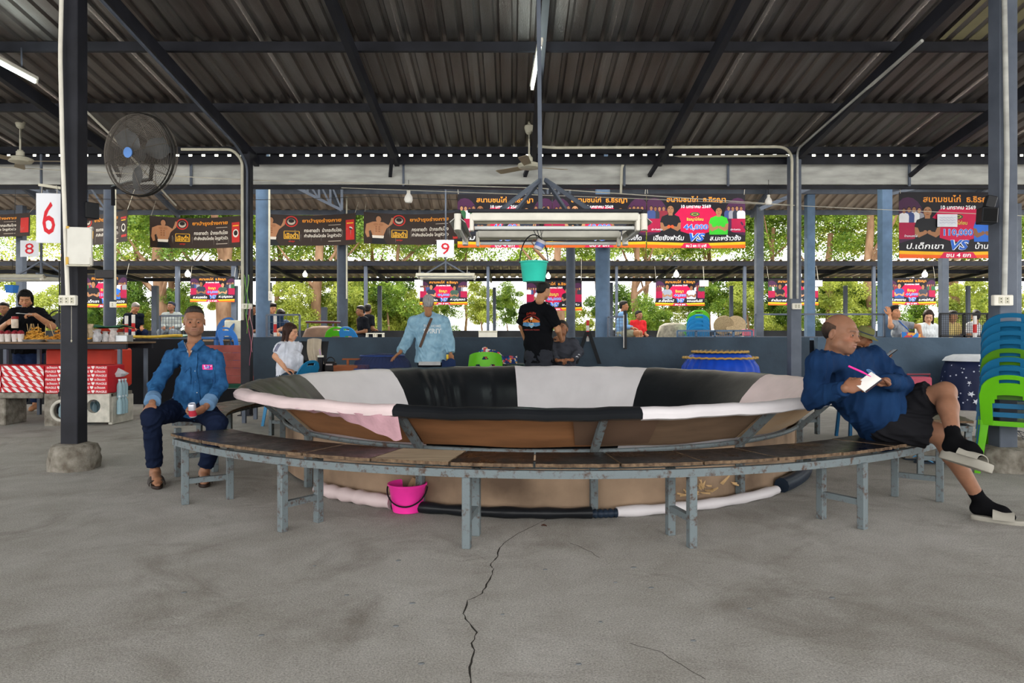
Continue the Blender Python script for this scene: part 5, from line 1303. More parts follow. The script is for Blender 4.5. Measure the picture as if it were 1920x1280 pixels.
def person(label, J, skin='#9a6a48', res=.009, hres=.0042, top=None, bottom=None, hair=('short', '#15120f'), age=.3, fem=False, full=0.0, look=(0, -1, 0), up=(0, 0, 1), g=1.0, belly=0.0, hands=None, group=None, hsc=1.0, feet=True, toes=None, cat='person', hat=None, fold=1.0, bust=0):
    """J joints: pel che nek hed, sh/el/wr l r, hp/kn/an l r ; top=dict(m, sleeve 0..1, pad, hem) ; bottom=dict(m, length 0..1, pad)"""
    t = thing('person', label, cat, (0, 0, 0), group=group)
    for k in J: J[k] = V(J[k])
    sd = nrmz(J['shl']-J['shr']); ps = nrmz(J['hpl']-J['hpr']); up_ = nrmz(J['che']-J['pel']); fw = nrmz(np.cross(sd, up_))*1.0   # sd points to the person's left; forward = left x up? keep sign below
    fw = nrmz(np.cross(up_, sd))*-1.0
    def torso(S, p=0.0, low=True, hem=0, flat=False):
        mid = J['pel']*.5+J['che']*.5+fw*belly*.35
        a = J['pel'] if not hem else J['pel']-up_*hem
        S.cap(a, mid, (.158*g+p*1.35+(.010 if flat else 0)), (.150*g+p+belly*.25), side=ps, fa=.70, fb=.74+belly*.8, k=.05, flata=flat)
        S.cap(mid, J['che'], (.150*g+p+belly*.2), (.165*g+p), side=sd, fa=.74+belly*.6, fb=.66, k=.05)
        if belly: S.ell(mid+fw*belly*.55-up_*.02, (.125*g+p*.6,)*3, k=.08)
        if bust: 
            for s in (-1, 1): S.ell(J['che']+sd*s*.07-up_*.04+fw*.075, (.062+p,)*3, k=.05)
        top_ = J['nek']-up_*.035
        S.cap(J['che'], J['che']*.35+top_*.65, (.150*g+p), (.085*g+p*.6), side=sd, fa=.66, fb=.8, k=.05)
        S.cap(J['shl'], top_, .050*g+p*.8, .050*g+p*.5, k=.05); S.cap(J['shr'], top_, .050*g+p*.8, .050*g+p*.5, k=.05)
    def arm(S, s, p=0.0, upto=1.0, ends=False, r=1.0):
        sh, el, wr = J['sh'+s], J['el'+s], J['wr'+s]
        if upto <= .5:
            e = sh+(el-sh)*(upto*2); S.cap(sh, e, .049*g*r+p, (.047*g*r+p*1.3), k=.035, flat=ends)
        else:
            S.cap(sh, el, .049*g*r+p, .041*g*r+p, k=.035); e = el+(wr-el)*((upto-.5)*2); S.cap(el, e, .042*g*r+p, (.042+(.025-.042)*((upto-.5)*2))*g*r+p, k=.02, flat=ends)
    def leg(S, s, p=0.0, upto=1.0, ends=False, flare=1.0):
        hp, kn, an = J['hp'+s], J['kn'+s], J['an'+s]
        if upto <= .5:
            e = hp+(kn-hp)*(upto*2); S.cap(hp, e, .088*g+p, (.088+(.06-.088)*upto*2)*g+p*1.3, k=.05, flat=ends)
        else:
            S.cap(hp, kn, .088*g+p, .060*g+p, k=.05); q = (upto-.5)*2; e = kn+(an-kn)*q
            if p == 0: c_ = kn+(an-kn)*.32-nrmz(fw)*0; S.cap(kn, c_, .053*g, .053*g, k=.03); S.cap(c_, e, .053*g, .033*g, k=.03)
            else: S.cap(kn, e, .058*g+p, (.058+(.040-.058)*q)*g*flare+p, k=.03, flat=ends)
    # skin body
    S = SDF(); torso(S)
    for s in 'lr': arm(S, s); leg(S, s)
    S.cap(J['che'], J['nek'], .07*g, .052*g, k=.03)
    if feet:
        for s in 'lr':
            an = J['an'+s]; to = V(toes[s]) if toes and s in toes else an+fw*.17+V(0, 0, -.05)
            hl = an+nrmz(an-to)*V(1, 1, 0)*.03-V(0, 0, .035); ball = an*.3+to*.7; ball[2] = min(ball[2], (an*.3+to*.7)[2])
            S.cap(an, hl, .032, .027, k=.02); S.cap(an, ball, .032, .030, k=.03); S.cap(hl, ball, .026, .030, k=.03); S.cap(ball, to, .030, .022, side=np.cross(nrmz(to-an), V(0, 0, 1)), fa=.6, k=.02)
    vs, fs = S.mesh(res); vs = relax(vs, fs, 1); base = np.tile(np.array(lin(skin)), (len(vs), 1)); parts = [(vs, fs, base)]
    H = get_head(hres, skin, age, fem, full); R = frame(look, up); hv = (H['vs']*hsc)@R.T+J['hed']; parts.append((hv, H['fs'], H['c']))
    if hands:
        for s, hd in hands.items():
            S = SDF(); hand_prims(S, J['wr'+s], **hd); v, f_ = S.mesh(max(.0032, res*.45)); cc = np.tile(np.array(lin(skin))*V(1.02, .95, .92), (len(v), 1)); parts.append((v, f_, cc))
    v, f_, c = join(parts); mk('body', v, f_, SKIN, t, c)
    o = link('eyes', EYES, t); o.matrix_world = Matrix.Translation(Vector(J['hed'])) @ Matrix(R.tolist()).to_4x4() @ Matrix.Scale(hsc, 4)
    if hair:
        hv, hf, hc = hair_mesh(hair[0], max(hres, .0035), hair[1]); mk('hair', (hv*hsc)@R.T+J['hed'], hf, HAIRM, t, hc)
    if hat: hat(t, J['hed'], R, hsc)
    out = {'t': t, 'fw': fw, 'up': up_, 'sd': sd, 'J': J, 'R': R}
    if bottom:
        S = SDF(); p = bottom.get('pad', .014); S.cap(J['pel'], J['pel']*.88+J['che']*.12, .158*g+p*.7, .150*g+p*.3, side=ps, fa=.72, k=.04, flat=True)
        for s in 'lr': leg(S, s, p, bottom.get('length', .97), True, bottom.get('flare', 1.0))
        v, f_ = S.mesh(res); v = relax(v, f_, 1); v = folds(v, f_, .003*fold, 34, 5, up_); out['bottom'] = mk(bottom.get('name', 'trousers'), v, f_, bottom['m'], t)
    if top:
        S = SDF(); p = top.get('pad', .018); torso(S, p, hem=top.get('hem', .06), flat=True)
        for s in 'lr': arm(S, s, p*.8, top.get('sleeve', .95), True)
        if top.get('collar'): S.cap(J['nek']-up_*.05, J['nek']-up_*.01, .070*g, .066*g, k=.02, flat=True)
        v, f_ = S.mesh(res*.85); v = relax(v, f_, 1)
        am = .0048*fold; v = folds(v, f_, am, top.get('ff', 32), top.get('seed', 3), nrmz(up_*.6+sd*.5), 2.2)
        out['top'] = mk(top.get('name', 'shirt'), v, f_, top['m'], t); out['topv'] = (v, f_)
    return out

def bvh(o): return BVHTree.FromPolygons([v.co for v in o.data.vertices], [tuple(p.vertices) for p in o.data.polygons])
class Proj:
    """lays flat patches, buttons and prints onto a garment from one side"""
    def __init__(s, ob, org, right, upv, into, t, back=.35):
        s.b = bvh(ob); s.o = Vector(org); s.r = Vector(right).normalized(); s.u = Vector(upv).normalized(); s.i = Vector(into).normalized(); s.t = t; s.back = back
    def pt(s, x, z, off):
        p = s.o+s.r*x+s.u*z-s.i*s.back; h = s.b.ray_cast(p, s.i, 2.0)
        q = h[0] if h[0] is not None else p+s.i*s.back
        return q-s.i*off
    def patch(s, name, x0, x1, z0, z1, m, off=.004, n=10, thick=.003, skew=0, fnx=None):
        b = MB(); b.grid(lambda u, v: s.pt(x0+(x1-x0)*u+skew*(v-.5), z0+(z1-z0)*v, off), n, max(2, int(n*abs(z1-z0)/max(abs(x1-x0), .01))) if abs(z1-z0) < abs(x1-x0)*4 else 16, thick=-thick)
        return b.build(name, m, s.t, True)
    def quad(s, name, pts, m, off=.004, n=8, thick=.003):
        b = MB(); a, c, d, e = pts
        b.grid(lambda u, v: s.pt((a[0]*(1-u)+c[0]*u)*(1-v)+(e[0]*(1-u)+d[0]*u)*v, (a[1]*(1-u)+c[1]*u)*(1-v)+(e[1]*(1-u)+d[1]*u)*v, off), n, n, thick=-thick); return b.build(name, m, s.t, True)
    def text(s, body, x, z, w_, col, off=.005, bold=.01, arc=0, name='print'):
        b = MB(); put_text(b, body, lambda a, c, l: s.pt(a, c-arc*(a-x)**2, off), x, z, w_, col, bold); return b.build(name, PRINT, s.t)
    def button(s, x, z, m, r=.006):
        p = s.pt(x, z, .004); b = MB(); b.ball(p, (r, r*.6, r), 8, 5); b.build('button', m, s.t, True)

def sandal(t, heel, toe, m, strapm, upv=(0, 0, 1), w_=.048, strap=True, txt=None, name='sandal', label=None, thick=.022):
    heel, toe = Vector(heel), Vector(toe); d = (toe-heel); L = d.length; y = d.normalized(); z = Vector(upv); z = (z-y*z.dot(y)).normalized(); x = y.cross(z); M = Matrix((x, y, z)).transposed()
    root = thing(name, None, None); del_ = None; root.parent = t; 
    b = MB(); n = 32; prof = lambda a: None
    def outline(k):
        a = 2*PI*k/n; yy = math.sin(a); xx = math.cos(a); ww = w_*(.82+.18*yy)*(1-.12*math.exp(-((yy+.1)/.35)**2)); return (xx*ww, L/2+yy*L/2)
    rings = [(0, .96), (.004, 1.0), (thick*.7, 1.0), (thick, .97)]
    vs = []
    for zz, sc in rings:
        for k in range(n): px, py = outline(k); vs.append(heel+M@Vector((px*sc, (py-L/2)*sc+L/2, zz-thick)))
    fs = [(i*n+k, i*n+(k+1) % n, (i+1)*n+(k+1) % n, (i+1)*n+k) for i in range(3) for k in range(n)]+[tuple(range(n-1, -1, -1)), tuple(3*n+k for k in range(n))]
    b.add(vs, fs); b.build('sole', m, root, 50)
    if strap:
        b = MB()
        def st(u, v): a = PI*u; yy = L*(.40+.38*v); hh = .056-.018*v; return heel+M@Vector((math.cos(a)*(w_+.004)*(1-.04*v), yy, math.sin(a)**.7*hh-.004))
        b.grid(st, 20, 8, thick=.006); b.build('strap', strapm, root, True)
        if txt:
            b = MB(); put_text(b, txt, lambda a, c, l: st(.5-a/(w_*2.6), .45+c*9)+M@Vector((0, 0, .0025)), 0, 0, .07, '#6a665c', .02); b.build('print', PRINT, root)
    return root
DENIM = cloth('denim', '#17375c', .3, .8, 14, col2='#2d5b87'); DENIML = cloth('denim_light', '#5d7c9c', .15); NAVYT = cloth('navy_trousers', '#141c30', .15)
SNAP = plain('#d8d4c8', .3)
# ---- old man in denim on the left bench
def oldman():
    J = dict(pel=(-2.57, 5.66, .55), che=(-2.45, 5.58, .88), nek=P(364, 646, 5.55), hed=P(364.5, 604, 5.52), shl=P(402, 671, 5.50), shr=P(323, 671, 5.60),
             ell=P(414, 722, 5.50), wrl=P(385, 764, 5.26), elr=P(292, 722, 5.50), wrr=P(285, 757, 5.24),
             hpl=(-2.47, 5.62, .54), hpr=(-2.68, 5.62, .54), knl=P(408, 793, 5.27), knr=P(284, 782, 5.22), anl=P(383, 868, 5.40), anr=P(291, 876, 5.40))
    toes = {'l': P(383, 884, 5.26), 'r': P(296, 897, 5.20)}
    toes['l'][2] = .03; toes['r'][2] = .03; J['anl'][2] = .085; J['anr'][2] = .085
    r = person('elderly man in blue denim shirt seated on the left bench holding a drink can', J, '#876049', .0085, .0036, dict(m=DENIM, sleeve=.93, pad=.02, hem=.04, collar=False, ff=34, name='denim_shirt'), dict(m=NAVYT, length=.93, pad=.014, flare=1.15), ('flat', '#2c2622'), 1.0, look=(.40, -.92, -.05), hsc=.97, toes=toes, g=.93,
               hands={'r': dict(d=(.02, -.55, -.83), palm=(0, .9, -.5), side=-1, curl=(.35, .3, .35, .4), thumb=.1, spread=.25), 'l': dict(d=(-.55, -.75, -.35), palm=(-.5, .1, .3), side=1, curl=(.75, .75, .75, .8), thumb=.7)})
    t = r['t']; J = r['J']
    # cuffs turned back
    for s in 'lr':
        e, w_ = J['el'+s], J['wr'+s]; S = SDF(); a = e+(w_-e)*.62; b_ = e+(w_-e)*.90; S.cap(a, b_, .056, .059, flat=True, flata=True, k=.002); v, f_ = S.mesh(.006); v = folds(v, f_, .0015, 40, 2); mk('cuff', relax(v, f_, 1), f_, DENIML, t)
    Q = Proj(r['top'], (J['che'][0], 5.55, J['che'][2]), (1, 0, 0), (0, 0, 1), (0, 1, 0), t)
    cx = -.005
    Q.patch('placket', cx-.022, cx+.016, -.27, .115, DENIM, .006, 4)
    for z in (.08, -.02, -.105, -.19): Q.button(cx-.003, z, SNAP, .0065)
    Q.quad('pocket', [(.055, -.125), (.155, -.115), (.155, .0), (.05, .0)], DENIM, .005); Q.quad('pocket_flap', [(.10, -.035), (.16, -.012), (.16, .008), (.047, .008)], DENIM, .0095)
    Q.quad('pocket', [(-.155, -.12), (-.05, -.125), (-.047, .0), (-.155, .0)], DENIM, .005); Q.quad('pocket_flap', [(-.155, -.010), (-.10, -.035), (-.045, .008), (-.158, .008)], DENIM, .0095)
    Q.button(.105, -.028, SNAP); Q.button(-.105, -.03, SNAP)
    o = Q.patch('ticket', .06, .14, -.008, .030, plain('#e0388a', .5), .016, 4); o['label'] = 'pink ticket with blue pen numerals tucked in the pocket'
    b = MB(); b.grid(lambda u, v: Q.pt(.072+.066*u, -.004+.028*v, .0185), 3, 2, thick=.001); b.build('ticket_face', plain('#e6e4ea', .5), o)
    b = MB(); put_text(b, '103', lambda a, c, l: Q.pt(a, c, .0215), .105, .010, .045, '#2238b0', .03); b.build('pen_numerals', PRINT, o)
    # collar: two flaps and pale inner shirt
    n = J['nek']; fwd = Vector((0, -1, 0))
    for s in (-1, 1):
        b = MB()
        pts = [(s*.012, -.075, -.070), (s*.030, -.082, -.022), (s*.066, -.045, .018), (s*.098, -.028, -.028), (s*.060, -.080, -.062)]
        def cf(u, v, s=s):
            a = Vector((s*(.014+.056*u), -.070+.045*u*u, -.052+.080*u)); c = Vector((s*(.066+.040*u), -.096+.056*u, -.062+.060*u))
            return Vector(n)+a.lerp(c, v)+Vector((0, -.012, .012))
        b.grid(cf, 10, 5, thick=.005); b.build('collar', DENIM, t, True)
        b = MB(); b.grid(lambda u, v: Vector(n)+Vector((s*(.010+.046*u), -.082+.040*u-.001*v, -.062+.070*u+.014*v)), 6, 2, thick=.003); b.build('undershirt_collar', cloth('check', '#b7aca4', .3, .8, 60), t, True)
    b = MB(); b.grid(lambda u, v: Vector(n)+Vector(((u-.5)*.070*v+.001, -.076-.012*math.sin(PI*u)-.008*(1-v)+.014*v, -.095+.100*v)), 6, 4, thick=.003); b.build('chest_skin', mat('chest_skin', '#8a5b40', .5, 0, .1, 20), t, True)
    for s, (hx, tx) in {'l': (J['anl'], toes['l']), 'r': (J['anr'], toes['r'])}.items():
        h = Vector(hx)+(Vector(hx)-Vector(tx)).normalized()*.055; h.z = .024; e = Vector(tx)+(Vector(tx)-h).normalized()*.03; e.z = .024
        sandal(t, h, e, plain('#2a1f1b', .6), plain('#231a17', .5), w_=.05)
    # drink can in the left hand
    w_ = Vector(J['wrl']); c = w_+Vector((-.062, -.075, -.012))
    k = thing('drink_can', 'small silver and red drink can in the hand of the old man', 'can', c); k.rotation_euler = (math.radians(14), 0, 0)
    b = MB(); b.lathe([(.001, -.05), (.024, -.05), (.0275, -.044), (.0275, .042), (.023, .051), (.024, .053), (.022, .052), (.021, .049), (.001, .049)], n=24); b.build('body', plain('#b9bcc6', .3, .5), k, 35)
    b = MB(); b.lathe([(.0279, -.040), (.0279, .005)], n=24); o = b.build('printed_band', plain('#9c2a38', .4), k, True); b = MB(); b.box((0, -.006, .0505), (.012, .018, .002), ch=.0008); b.build('pull_tab', plain('#9a9ca2', .3, .8), k)
    return r
oldman()

# ---- bald man writing, leaning on the ring
SWEAT = cloth('navy_fleece', '#10223f', .25, .9, 5, col2='#1a3457'); SHORTS = cloth('black_shorts', '#18181b', .15, .85); SOCK = cloth('black_socks', '#0c0c0e', .1, .95)
def baldman():
    J = dict(pel=P(1650, 786, 4.60), che=P(1592, 716, 4.44), nek=P(1578, 668, 4.36), hed=P(1577, 628, 4.31), shr=P(1535, 682, 4.22), shl=P(1640, 672, 4.60),
             elr=P(1523, 748, 4.30), wrr=P(1585, 728, 4.02), ell=P(1694, 722, 4.50), wrl=P(1661, 715, 4.16),
             hpr=P(1658, 792, 4.44), hpl=P(1668, 775, 4.62), knr=P(1760, 812, 4.36), knl=P(1772, 735, 4.36), anr=P(1841, 946, 4.36), anl=P(1789, 826, 4.12))
    toes = {'r': P(1896, 970, 4.26), 'l': P(1834, 850, 4.00)}
    J['anr'][2] = .10; toes['r'][2] = .04; toes['l'][2] = J['anl'][2]-.05
    r = person('bald man in navy fleece and black shorts writing in a notebook on the bench', J, '#805b47', .0085, .0036, dict(m=SWEAT, sleeve=.96, pad=.030, hem=.07, ff=20, name='fleece', collar=True), dict(m=SHORTS, length=.40, pad=.030, name='shorts'), ('bald', '#1c1512'), .9, full=.55, look=(.56, -.82, -.08), up=(.10, 0, 1), toes=toes, g=1.06, belly=.09, hsc=1.03,
               hands={'r': dict(d=(.75, -.25, .28), palm=(.35, .7, -.4), side=1, curl=(.75, .8, .85, .9), thumb=.6), 'l': dict(d=(-.72, -.35, -.05), palm=(-.1, -.5, .85), side=-1, curl=(.35, .3, .3, .3), thumb=.5)}, fold=1.5)
    t = r['t']; J = r['J']
    for s in 'lr':
        e, w_ = J['el'+s], J['wr'+s]; S = SDF(); a = e+(w_-e)*.80; b_ = e+(w_-e)*.98; S.cap(a, b_, .049, .045, flat=True, flata=True, k=.002); v, f_ = S.mesh(.006); mk('cuff', relax(v, f_, 1), f_, SWEAT, t)
        S = SDF(); an = J['an'+s]; to = V(toes[s]); kn = J['kn'+s]; u = nrmz(kn-an); hl = an+nrmz(an-to)*V(1, 1, 0)*.03-V(0, 0, .038)
        S.cap(an+u*.085, an, .043, .040, k=.02, flata=True); S.cap(an, hl, .037, .032, k=.02); S.cap(an, an*.3+to*.7, .038, .036, k=.03); S.cap(hl, an*.3+to*.7, .031, .035, k=.03); S.cap(an*.3+to*.7, to, .035, .026, k=.02)
        v, f_ = S.mesh(.0065); mk('sock', relax(v, f_, 1), f_, SOCK, t)
    GREY = plain('#918d83', .6); h = Vector(J['anr'])+Vector((-.06, .02, 0)); h.z = .027; e = h+(Vector(toes['r'])-h).normalized()*.29; e.z = .027
    o = sandal(t, h, e, GREY, GREY, w_=.054, txt='FILA', thick=.03)
    a, to = Vector(J['anl']), Vector(toes['l']); d = (to-a); d.z = d.z*.4; d.normalize(); h = a-d*.075+Vector((0, 0, -.075)); sandal(t, h, h+d*.30, GREY, GREY, upv=(-.1, .72, .68), w_=.058, txt=None, thick=.05)
    # chest emblem and zip
    fwd = Vector(r['fw']); Q = Proj(r['top'], J['che']+r['up']*.06, r['sd'], r['up'], -fwd, t)
    b = MB(); b.cur = lin('#5a86b8')
    for rr in (.030, .022, .012):
        for k in range(16):
            a0, a1 = 2*PI*k/16, 2*PI*(k+1)/16; b.add([Q.pt(.085+rr*math.cos(a_), .02+rr*math.sin(a_), .004) for a_ in (a0, a1)]+[Q.pt(.085+(rr-.004)*math.cos(a_), .02+(rr-.004)*math.sin(a_), .004) for a_ in (a1, a0)], [(0, 1, 2, 3)])
    b.build('chest_emblem', PRINT, t)
    # collar stand
    n = Vector(J['nek'])
    b = MB(); b.grid(lambda u, v: n+Vector((math.cos(u*2*PI)*(.078+.012*v), math.sin(u*2*PI)*(.075+.012*v), -.035+.05*v-.03*math.cos(u*2*PI)*1.0+.010*math.sin(u*2*PI))), 28, 3, thick=.006); b.build('collar', SWEAT, t, True)
    # notebook and pen
    c = (V(J['wrr'])+V(J['wrl']))/2; pc = Vector(P(1628, 716, 3.98))
    nb = thing('notebook', 'small white notebook held open by the bald man', 'notebook', pc); M = Matrix(frame((.1, .55, -.5), (-.55, .1, .8)).tolist())
    nb.rotation_euler = (math.radians(38), math.radians(-34), math.radians(8))
    b = MB(); b.box((0, 0, 0), (.125, .075, .008), ch=.001); b.build('pages', plain('#dcdad6', .7), nb); b = MB(); b.box((.004, 0, -.006), (.127, .078, .003)); b.build('cover', plain('#5c2030', .5), nb)
    b = MB(); b.box((.0, -.037, .0), (.123, .004, .010)); b.build('spine', plain('#3a3a40', .5), nb)
    pn = thing('pen', 'bright pink pen in the writing hand of the bald man', 'pen', (0, 0, 0)); b = MB(); b.tube([P(1591, 686, 3.96), P(1618, 698, 3.94)], .0058, 10); b.build('barrel', plain('#f0308f', .35), pn, True); b = MB(); b.tube([P(1618, 698, 3.94), P(1633, 706, 3.94)], [.005, .002], 10); b.build('tip', plain('#f0308f', .35), pn, True)
    return r
baldman()

# ---- generic poses
def seated(px, hy, d, yaw, seat=None, sc=1.0, lean=0.1, arms='lap', headyaw=0, sitz=None, side=0):
    fl = 0 if d < 11.6 else (P0 if d < 13.6 else PT)
    """px, hy: image position of the head centre at depth d; yaw: facing angle (0 toward camera, + to the right of the photo)"""
    hd = V(P(px, hy, d)); f_ = V(math.sin(yaw), -math.cos(yaw), 0); l = V(math.cos(yaw), math.sin(yaw), 0)     # l: person's left is +x when facing camera
    u = nrmz(V(0, 0, 1)-f_*(-lean)*1.0+l*side)   # lean forward
    nek = hd-u*.145*sc-f_*.02*sc; che = nek-u*.20*sc; pel = che-u*.30*sc
    J = dict(pel=pel, che=che, nek=nek, hed=hd, shl=nek+l*.165*sc-u*.06*sc, shr=nek-l*.165*sc-u*.06*sc, hpl=pel+l*.09*sc, hpr=pel-l*.09*sc)
    J['knl'] = J['hpl']+f_*.40*sc+l*.05*sc+V(0, 0, .02); J['knr'] = J['hpr']+f_*.40*sc-l*.05*sc+V(0, 0, .02)
    for s in 'lr':
        kn = J['kn'+s]; kn[2] = min(max(kn[2], fl+.40*sc), max(pel[2]+.12, fl+.46*sc)); J['an'+s] = kn*V(1, 1, 0)+f_*.03+V(0, 0, max(fl+.085, kn[2]-.43*sc))
    if arms == 'lap':
        for s, q in (('l', 1), ('r', -1)): J['el'+s] = J['sh'+s]-u*.27*sc+l*q*.03*sc+f_*.04*sc; J['wr'+s] = J['el'+s]+f_*.20*sc-l*q*.09*sc-V(0, 0, .03)
    elif arms == 'up':       # holding something before the chest
        for s, q in (('l', 1), ('r', -1)): J['el'+s] = J['sh'+s]-u*.26*sc+l*q*.05*sc+f_*.05*sc; J['wr'+s] = J['el'+s]+f_*.19*sc-l*q*.10*sc+u*.10*sc
    return J, f_, l, u
def H_(f_, l, q=1, curl=.5): return dict(d=f_-l*q*.3+V(0, 0, -.2), palm=V(0, 0, -1), side=q*1, curl=(curl,)*4, thumb=.4)
def simple(label, px, hy, d, yaw, topc, botc='#22252e', skin='#8f6245', hair=('short', '#15120f'), sleeve=.42, sc=.97, lean=.15, arms='lap', look=None, res=.014, hres=.006, fem=False, g=1.0, blen=.95, side=0, topname='shirt', **k):
    J, f_, l, u = seated(px, hy, d, yaw, sc=sc, lean=lean, arms=arms, side=side)
    mods = k.pop('mods', None)
    if mods: mods(J, f_, l, u)
    hands = {'l': H_(f_, l, 1), 'r': H_(f_, l, -1)}; hands.update(k.pop('hands', {}))
    return person(label, J, skin, res, hres, dict(m=cloth('t_'+topc.strip('#'), topc), sleeve=sleeve, pad=.02, hem=.05, name=topname), dict(m=cloth('b_'+botc.strip('#'), botc), length=blen, pad=.014, name='trousers' if blen > .5 else 'shorts'), hair, .3, fem, look=look if look is not None else f_+V(0, 0, -.15), g=g, hands=hands, hsc=sc, **k), J, f_, l, u

# ---- standing man in denim jacket seen from behind
JACK = cloth('pale_denim', '#6f93a8', .25, .8, 12, col2='#8fb0c2')
def denimjacket():
    d = 9.75; J = dict(pel=P(808, 674, d), che=P(808, 622, d), nek=P(804, 588, d), hed=P(803, 569, d-.05), shl=P(777, 604, d), shr=P(832, 604, d), ell=P(764, 638, d+.02), elr=P(842, 641, d+.02), wrl=P(750, 661, d-.22), wrr=P(845, 664, d-.05))
    J['hpl'] = V(P(797, 680, d)); J['hpr'] = V(P(819, 680, d)); J['knl'] = V(P(796, 680, d)); J['knr'] = V(P(820, 680, d)); 
    for s in 'lr': J['kn'+s][2] = .48; J['an'+s] = J['kn'+s]*V(1, 1, 0)+V(0, .02, .09); J['hp'+s][2] = .80
    toes = {s: J['an'+s]+V(0, .15, -.06) for s in 'lr'}
    r = person('grey-haired man in pale denim jacket standing with his back to us', J, '#8f6548', .010, .0045, dict(m=JACK, sleeve=.95, pad=.045, hem=.04, name='denim_jacket', ff=26, seed=8, collar=True), dict(m=cloth('black_tr', '#15171c'), length=.96, pad=.02), ('short', '#8c8a88'), .8, look=(-.12, 1, -.12), toes=toes,
               hands={'l': dict(d=(-.7, -.25, -.5), palm=(0, 0, -1), side=-1, curl=(.2, .2, .25, .3), thumb=.0, spread=.4), 'r': dict(d=(.15, -.05, -1), palm=(-.2, -1, 0), side=1, curl=(.3, .3, .35, .4), thumb=.2)}, hsc=.95)
    t = r['t']; Q = Proj(r['top'], V(P(808, 622, d)), (1, 0, 0), (0, 0, 1), (0, 1, 0), t, .5)
    Q.text('THE HOME', .03, .080, .24, '#c8cfd2', .006, .02); Q.text('SPIRIT', .035, .012, .24, '#cfd4d6', .006, .03, name='print'); Q.text('♥', -.04, .02, .035, '#b03a40', .010, .01)
    b = MB(); n = 16; b.grid(lambda u, v: Q.pt(.02-.155*u+(v-.5)*.034, .19-.40*u-(v-.5)*.013, .010), n, 1, thick=-.004); o = b.build('bag_strap', plain('#4d3a2e', .6), t, True); o['label'] = 'brown diagonal bag strap'
    b = MB(); b.grid(lambda u, v: (r['J']['pel'][0]-.15+.30*u, d-.155-.03*math.sin(PI*u), r['J']['pel'][2]-.07+.05*v), 10, 3, thick=.004); b.build('undershirt_hem', cloth('grey_hem', '#a9a9a8'), t, True)
    p = P(842, 682, d-.1); t2 = thing('carry_bag', 'dark blue bag with yellow handle beside the man in denim jacket', 'bag', p); b = MB(); b.grid(lambda u, v: (-.07+.14*u, -.02*math.sin(PI*u), -.14+.2*v-.02*math.sin(7*u)), 10, 6, thick=-.06); b.build('pouch', cloth('navy_bag', '#202c4a'), t2, True); b = MB(); b.box((-.02, -.03, .10), (.03, .02, .06), ch=.004); o = b.build('clip', plain('#c8a82c', .4), t2)
denimjacket()

# ---- man in black T-shirt, standing, half turned
BLK = cloth('black_tee', '#0e0f12', .15, .85)
def blacktee():
    d = 9.72; J = dict(pel=P(1010, 672, d), che=P(1008, 612, d), nek=P(1010, 565, d), hed=P(1019, 545, d-.02), shl=P(984, 582, d), shr=P(1032, 586, d-.10), ell=P(978, 612, d+.12), elr=P(1046, 618, d-.12), wrl=P(986, 640, d+.22), wrr=P(1052, 636, d+.12))
    J['hpl'] = V(P(1000, 676, d)); J['hpr'] = V(P(1020, 676, d-.05)); 
    for s in 'lr': J['hp'+s][2] = .86; J['kn'+s] = J['hp'+s]*V(1, 1, 0)+V(0, 0, .48); J['an'+s] = J['hp'+s]*V(1, 1, 0)+V(0, .02, .09)
    toes = {s: J['an'+s]+V(.06, .14, -.06) for s in 'lr'}
    r = person('standing man in black T-shirt with orange eagle print touching a seated man\'s face', J, '#a87a5a', .010, .0042, dict(m=BLK, sleeve=.40, pad=.03, hem=.06, name='t_shirt', ff=22, seed=4), dict(m=cloth('charcoal_tr', '#2b2d33'), length=.96, pad=.03), ('short', '#12100e'), .3, look=(.75, .62, -.28), toes=toes, g=1.05, full=.3,
               hands={'r': dict(d=(-.5, .5, .3), palm=(.2, .6, -.6), side=1, curl=(.5, .5, .6, .6), thumb=.4), 'l': dict(d=(.6, .6, 0), palm=(0, 0, -1), side=-1, curl=(.5,)*4, thumb=.3)})
    t = r['t']; Q = Proj(r['top'], V(P(996, 604, d)), (1, 0, 0), (0, 0, 1), (0, 1, 0), t, .5)
    Q.text('DALEY', 0, .125, .13, '#a83a2a', .006, .02, arc=3.5); Q.text('MOTORCYCLES', 0, .085, .22, '#a83a2a', .006, .012, arc=4.5); Q.text('AMERICAN RIDERS', 0, -.105, .22, '#8d3a34', .006, .01)
    b = MB()
    def shp(pts, c, off): b.cur = lin(c); n = len(pts); cx, cz = sum(p[0] for p in pts)/n, sum(p[1] for p in pts)/n; b.add([Q.pt(x, z, off) for x, z in pts]+[Q.pt(cx, cz, off)], [(i, (i+1) % n, n) for i in range(n)])
    for s in (-1, 1): shp([(s*.005, .045), (s*.03, .055), (s*.07, .035), (s*.11, .015), (s*.115, -.005), (s*.07, -.005), (s*.03, -.005), (s*.005, 0)], '#b86a2c', .006); shp([(s*.01, -.005), (s*.11, -.002), (s*.115, -.045), (s*.06, -.06), (s*.01, -.055)], '#4a78a0', .007)
    shp([(-.02, .055), (0, .075), (.02, .055), (.012, .03), (-.012, .03)], '#d8d4cc', .008); shp([(-.03, -.01), (.03, -.01), (.04, -.045), (0, -.082), (-.04, -.045)], '#7aa4c0', .009); shp([(-.022, -.02), (.022, -.02), (.02, -.042), (-.02, -.042)], '#c8c2b8', .011)
    b.build('eagle_print', PRINT, t)
    Q.text('RIDE', 0, -.031, .035, '#2a3440', .013, .01)
blacktee()

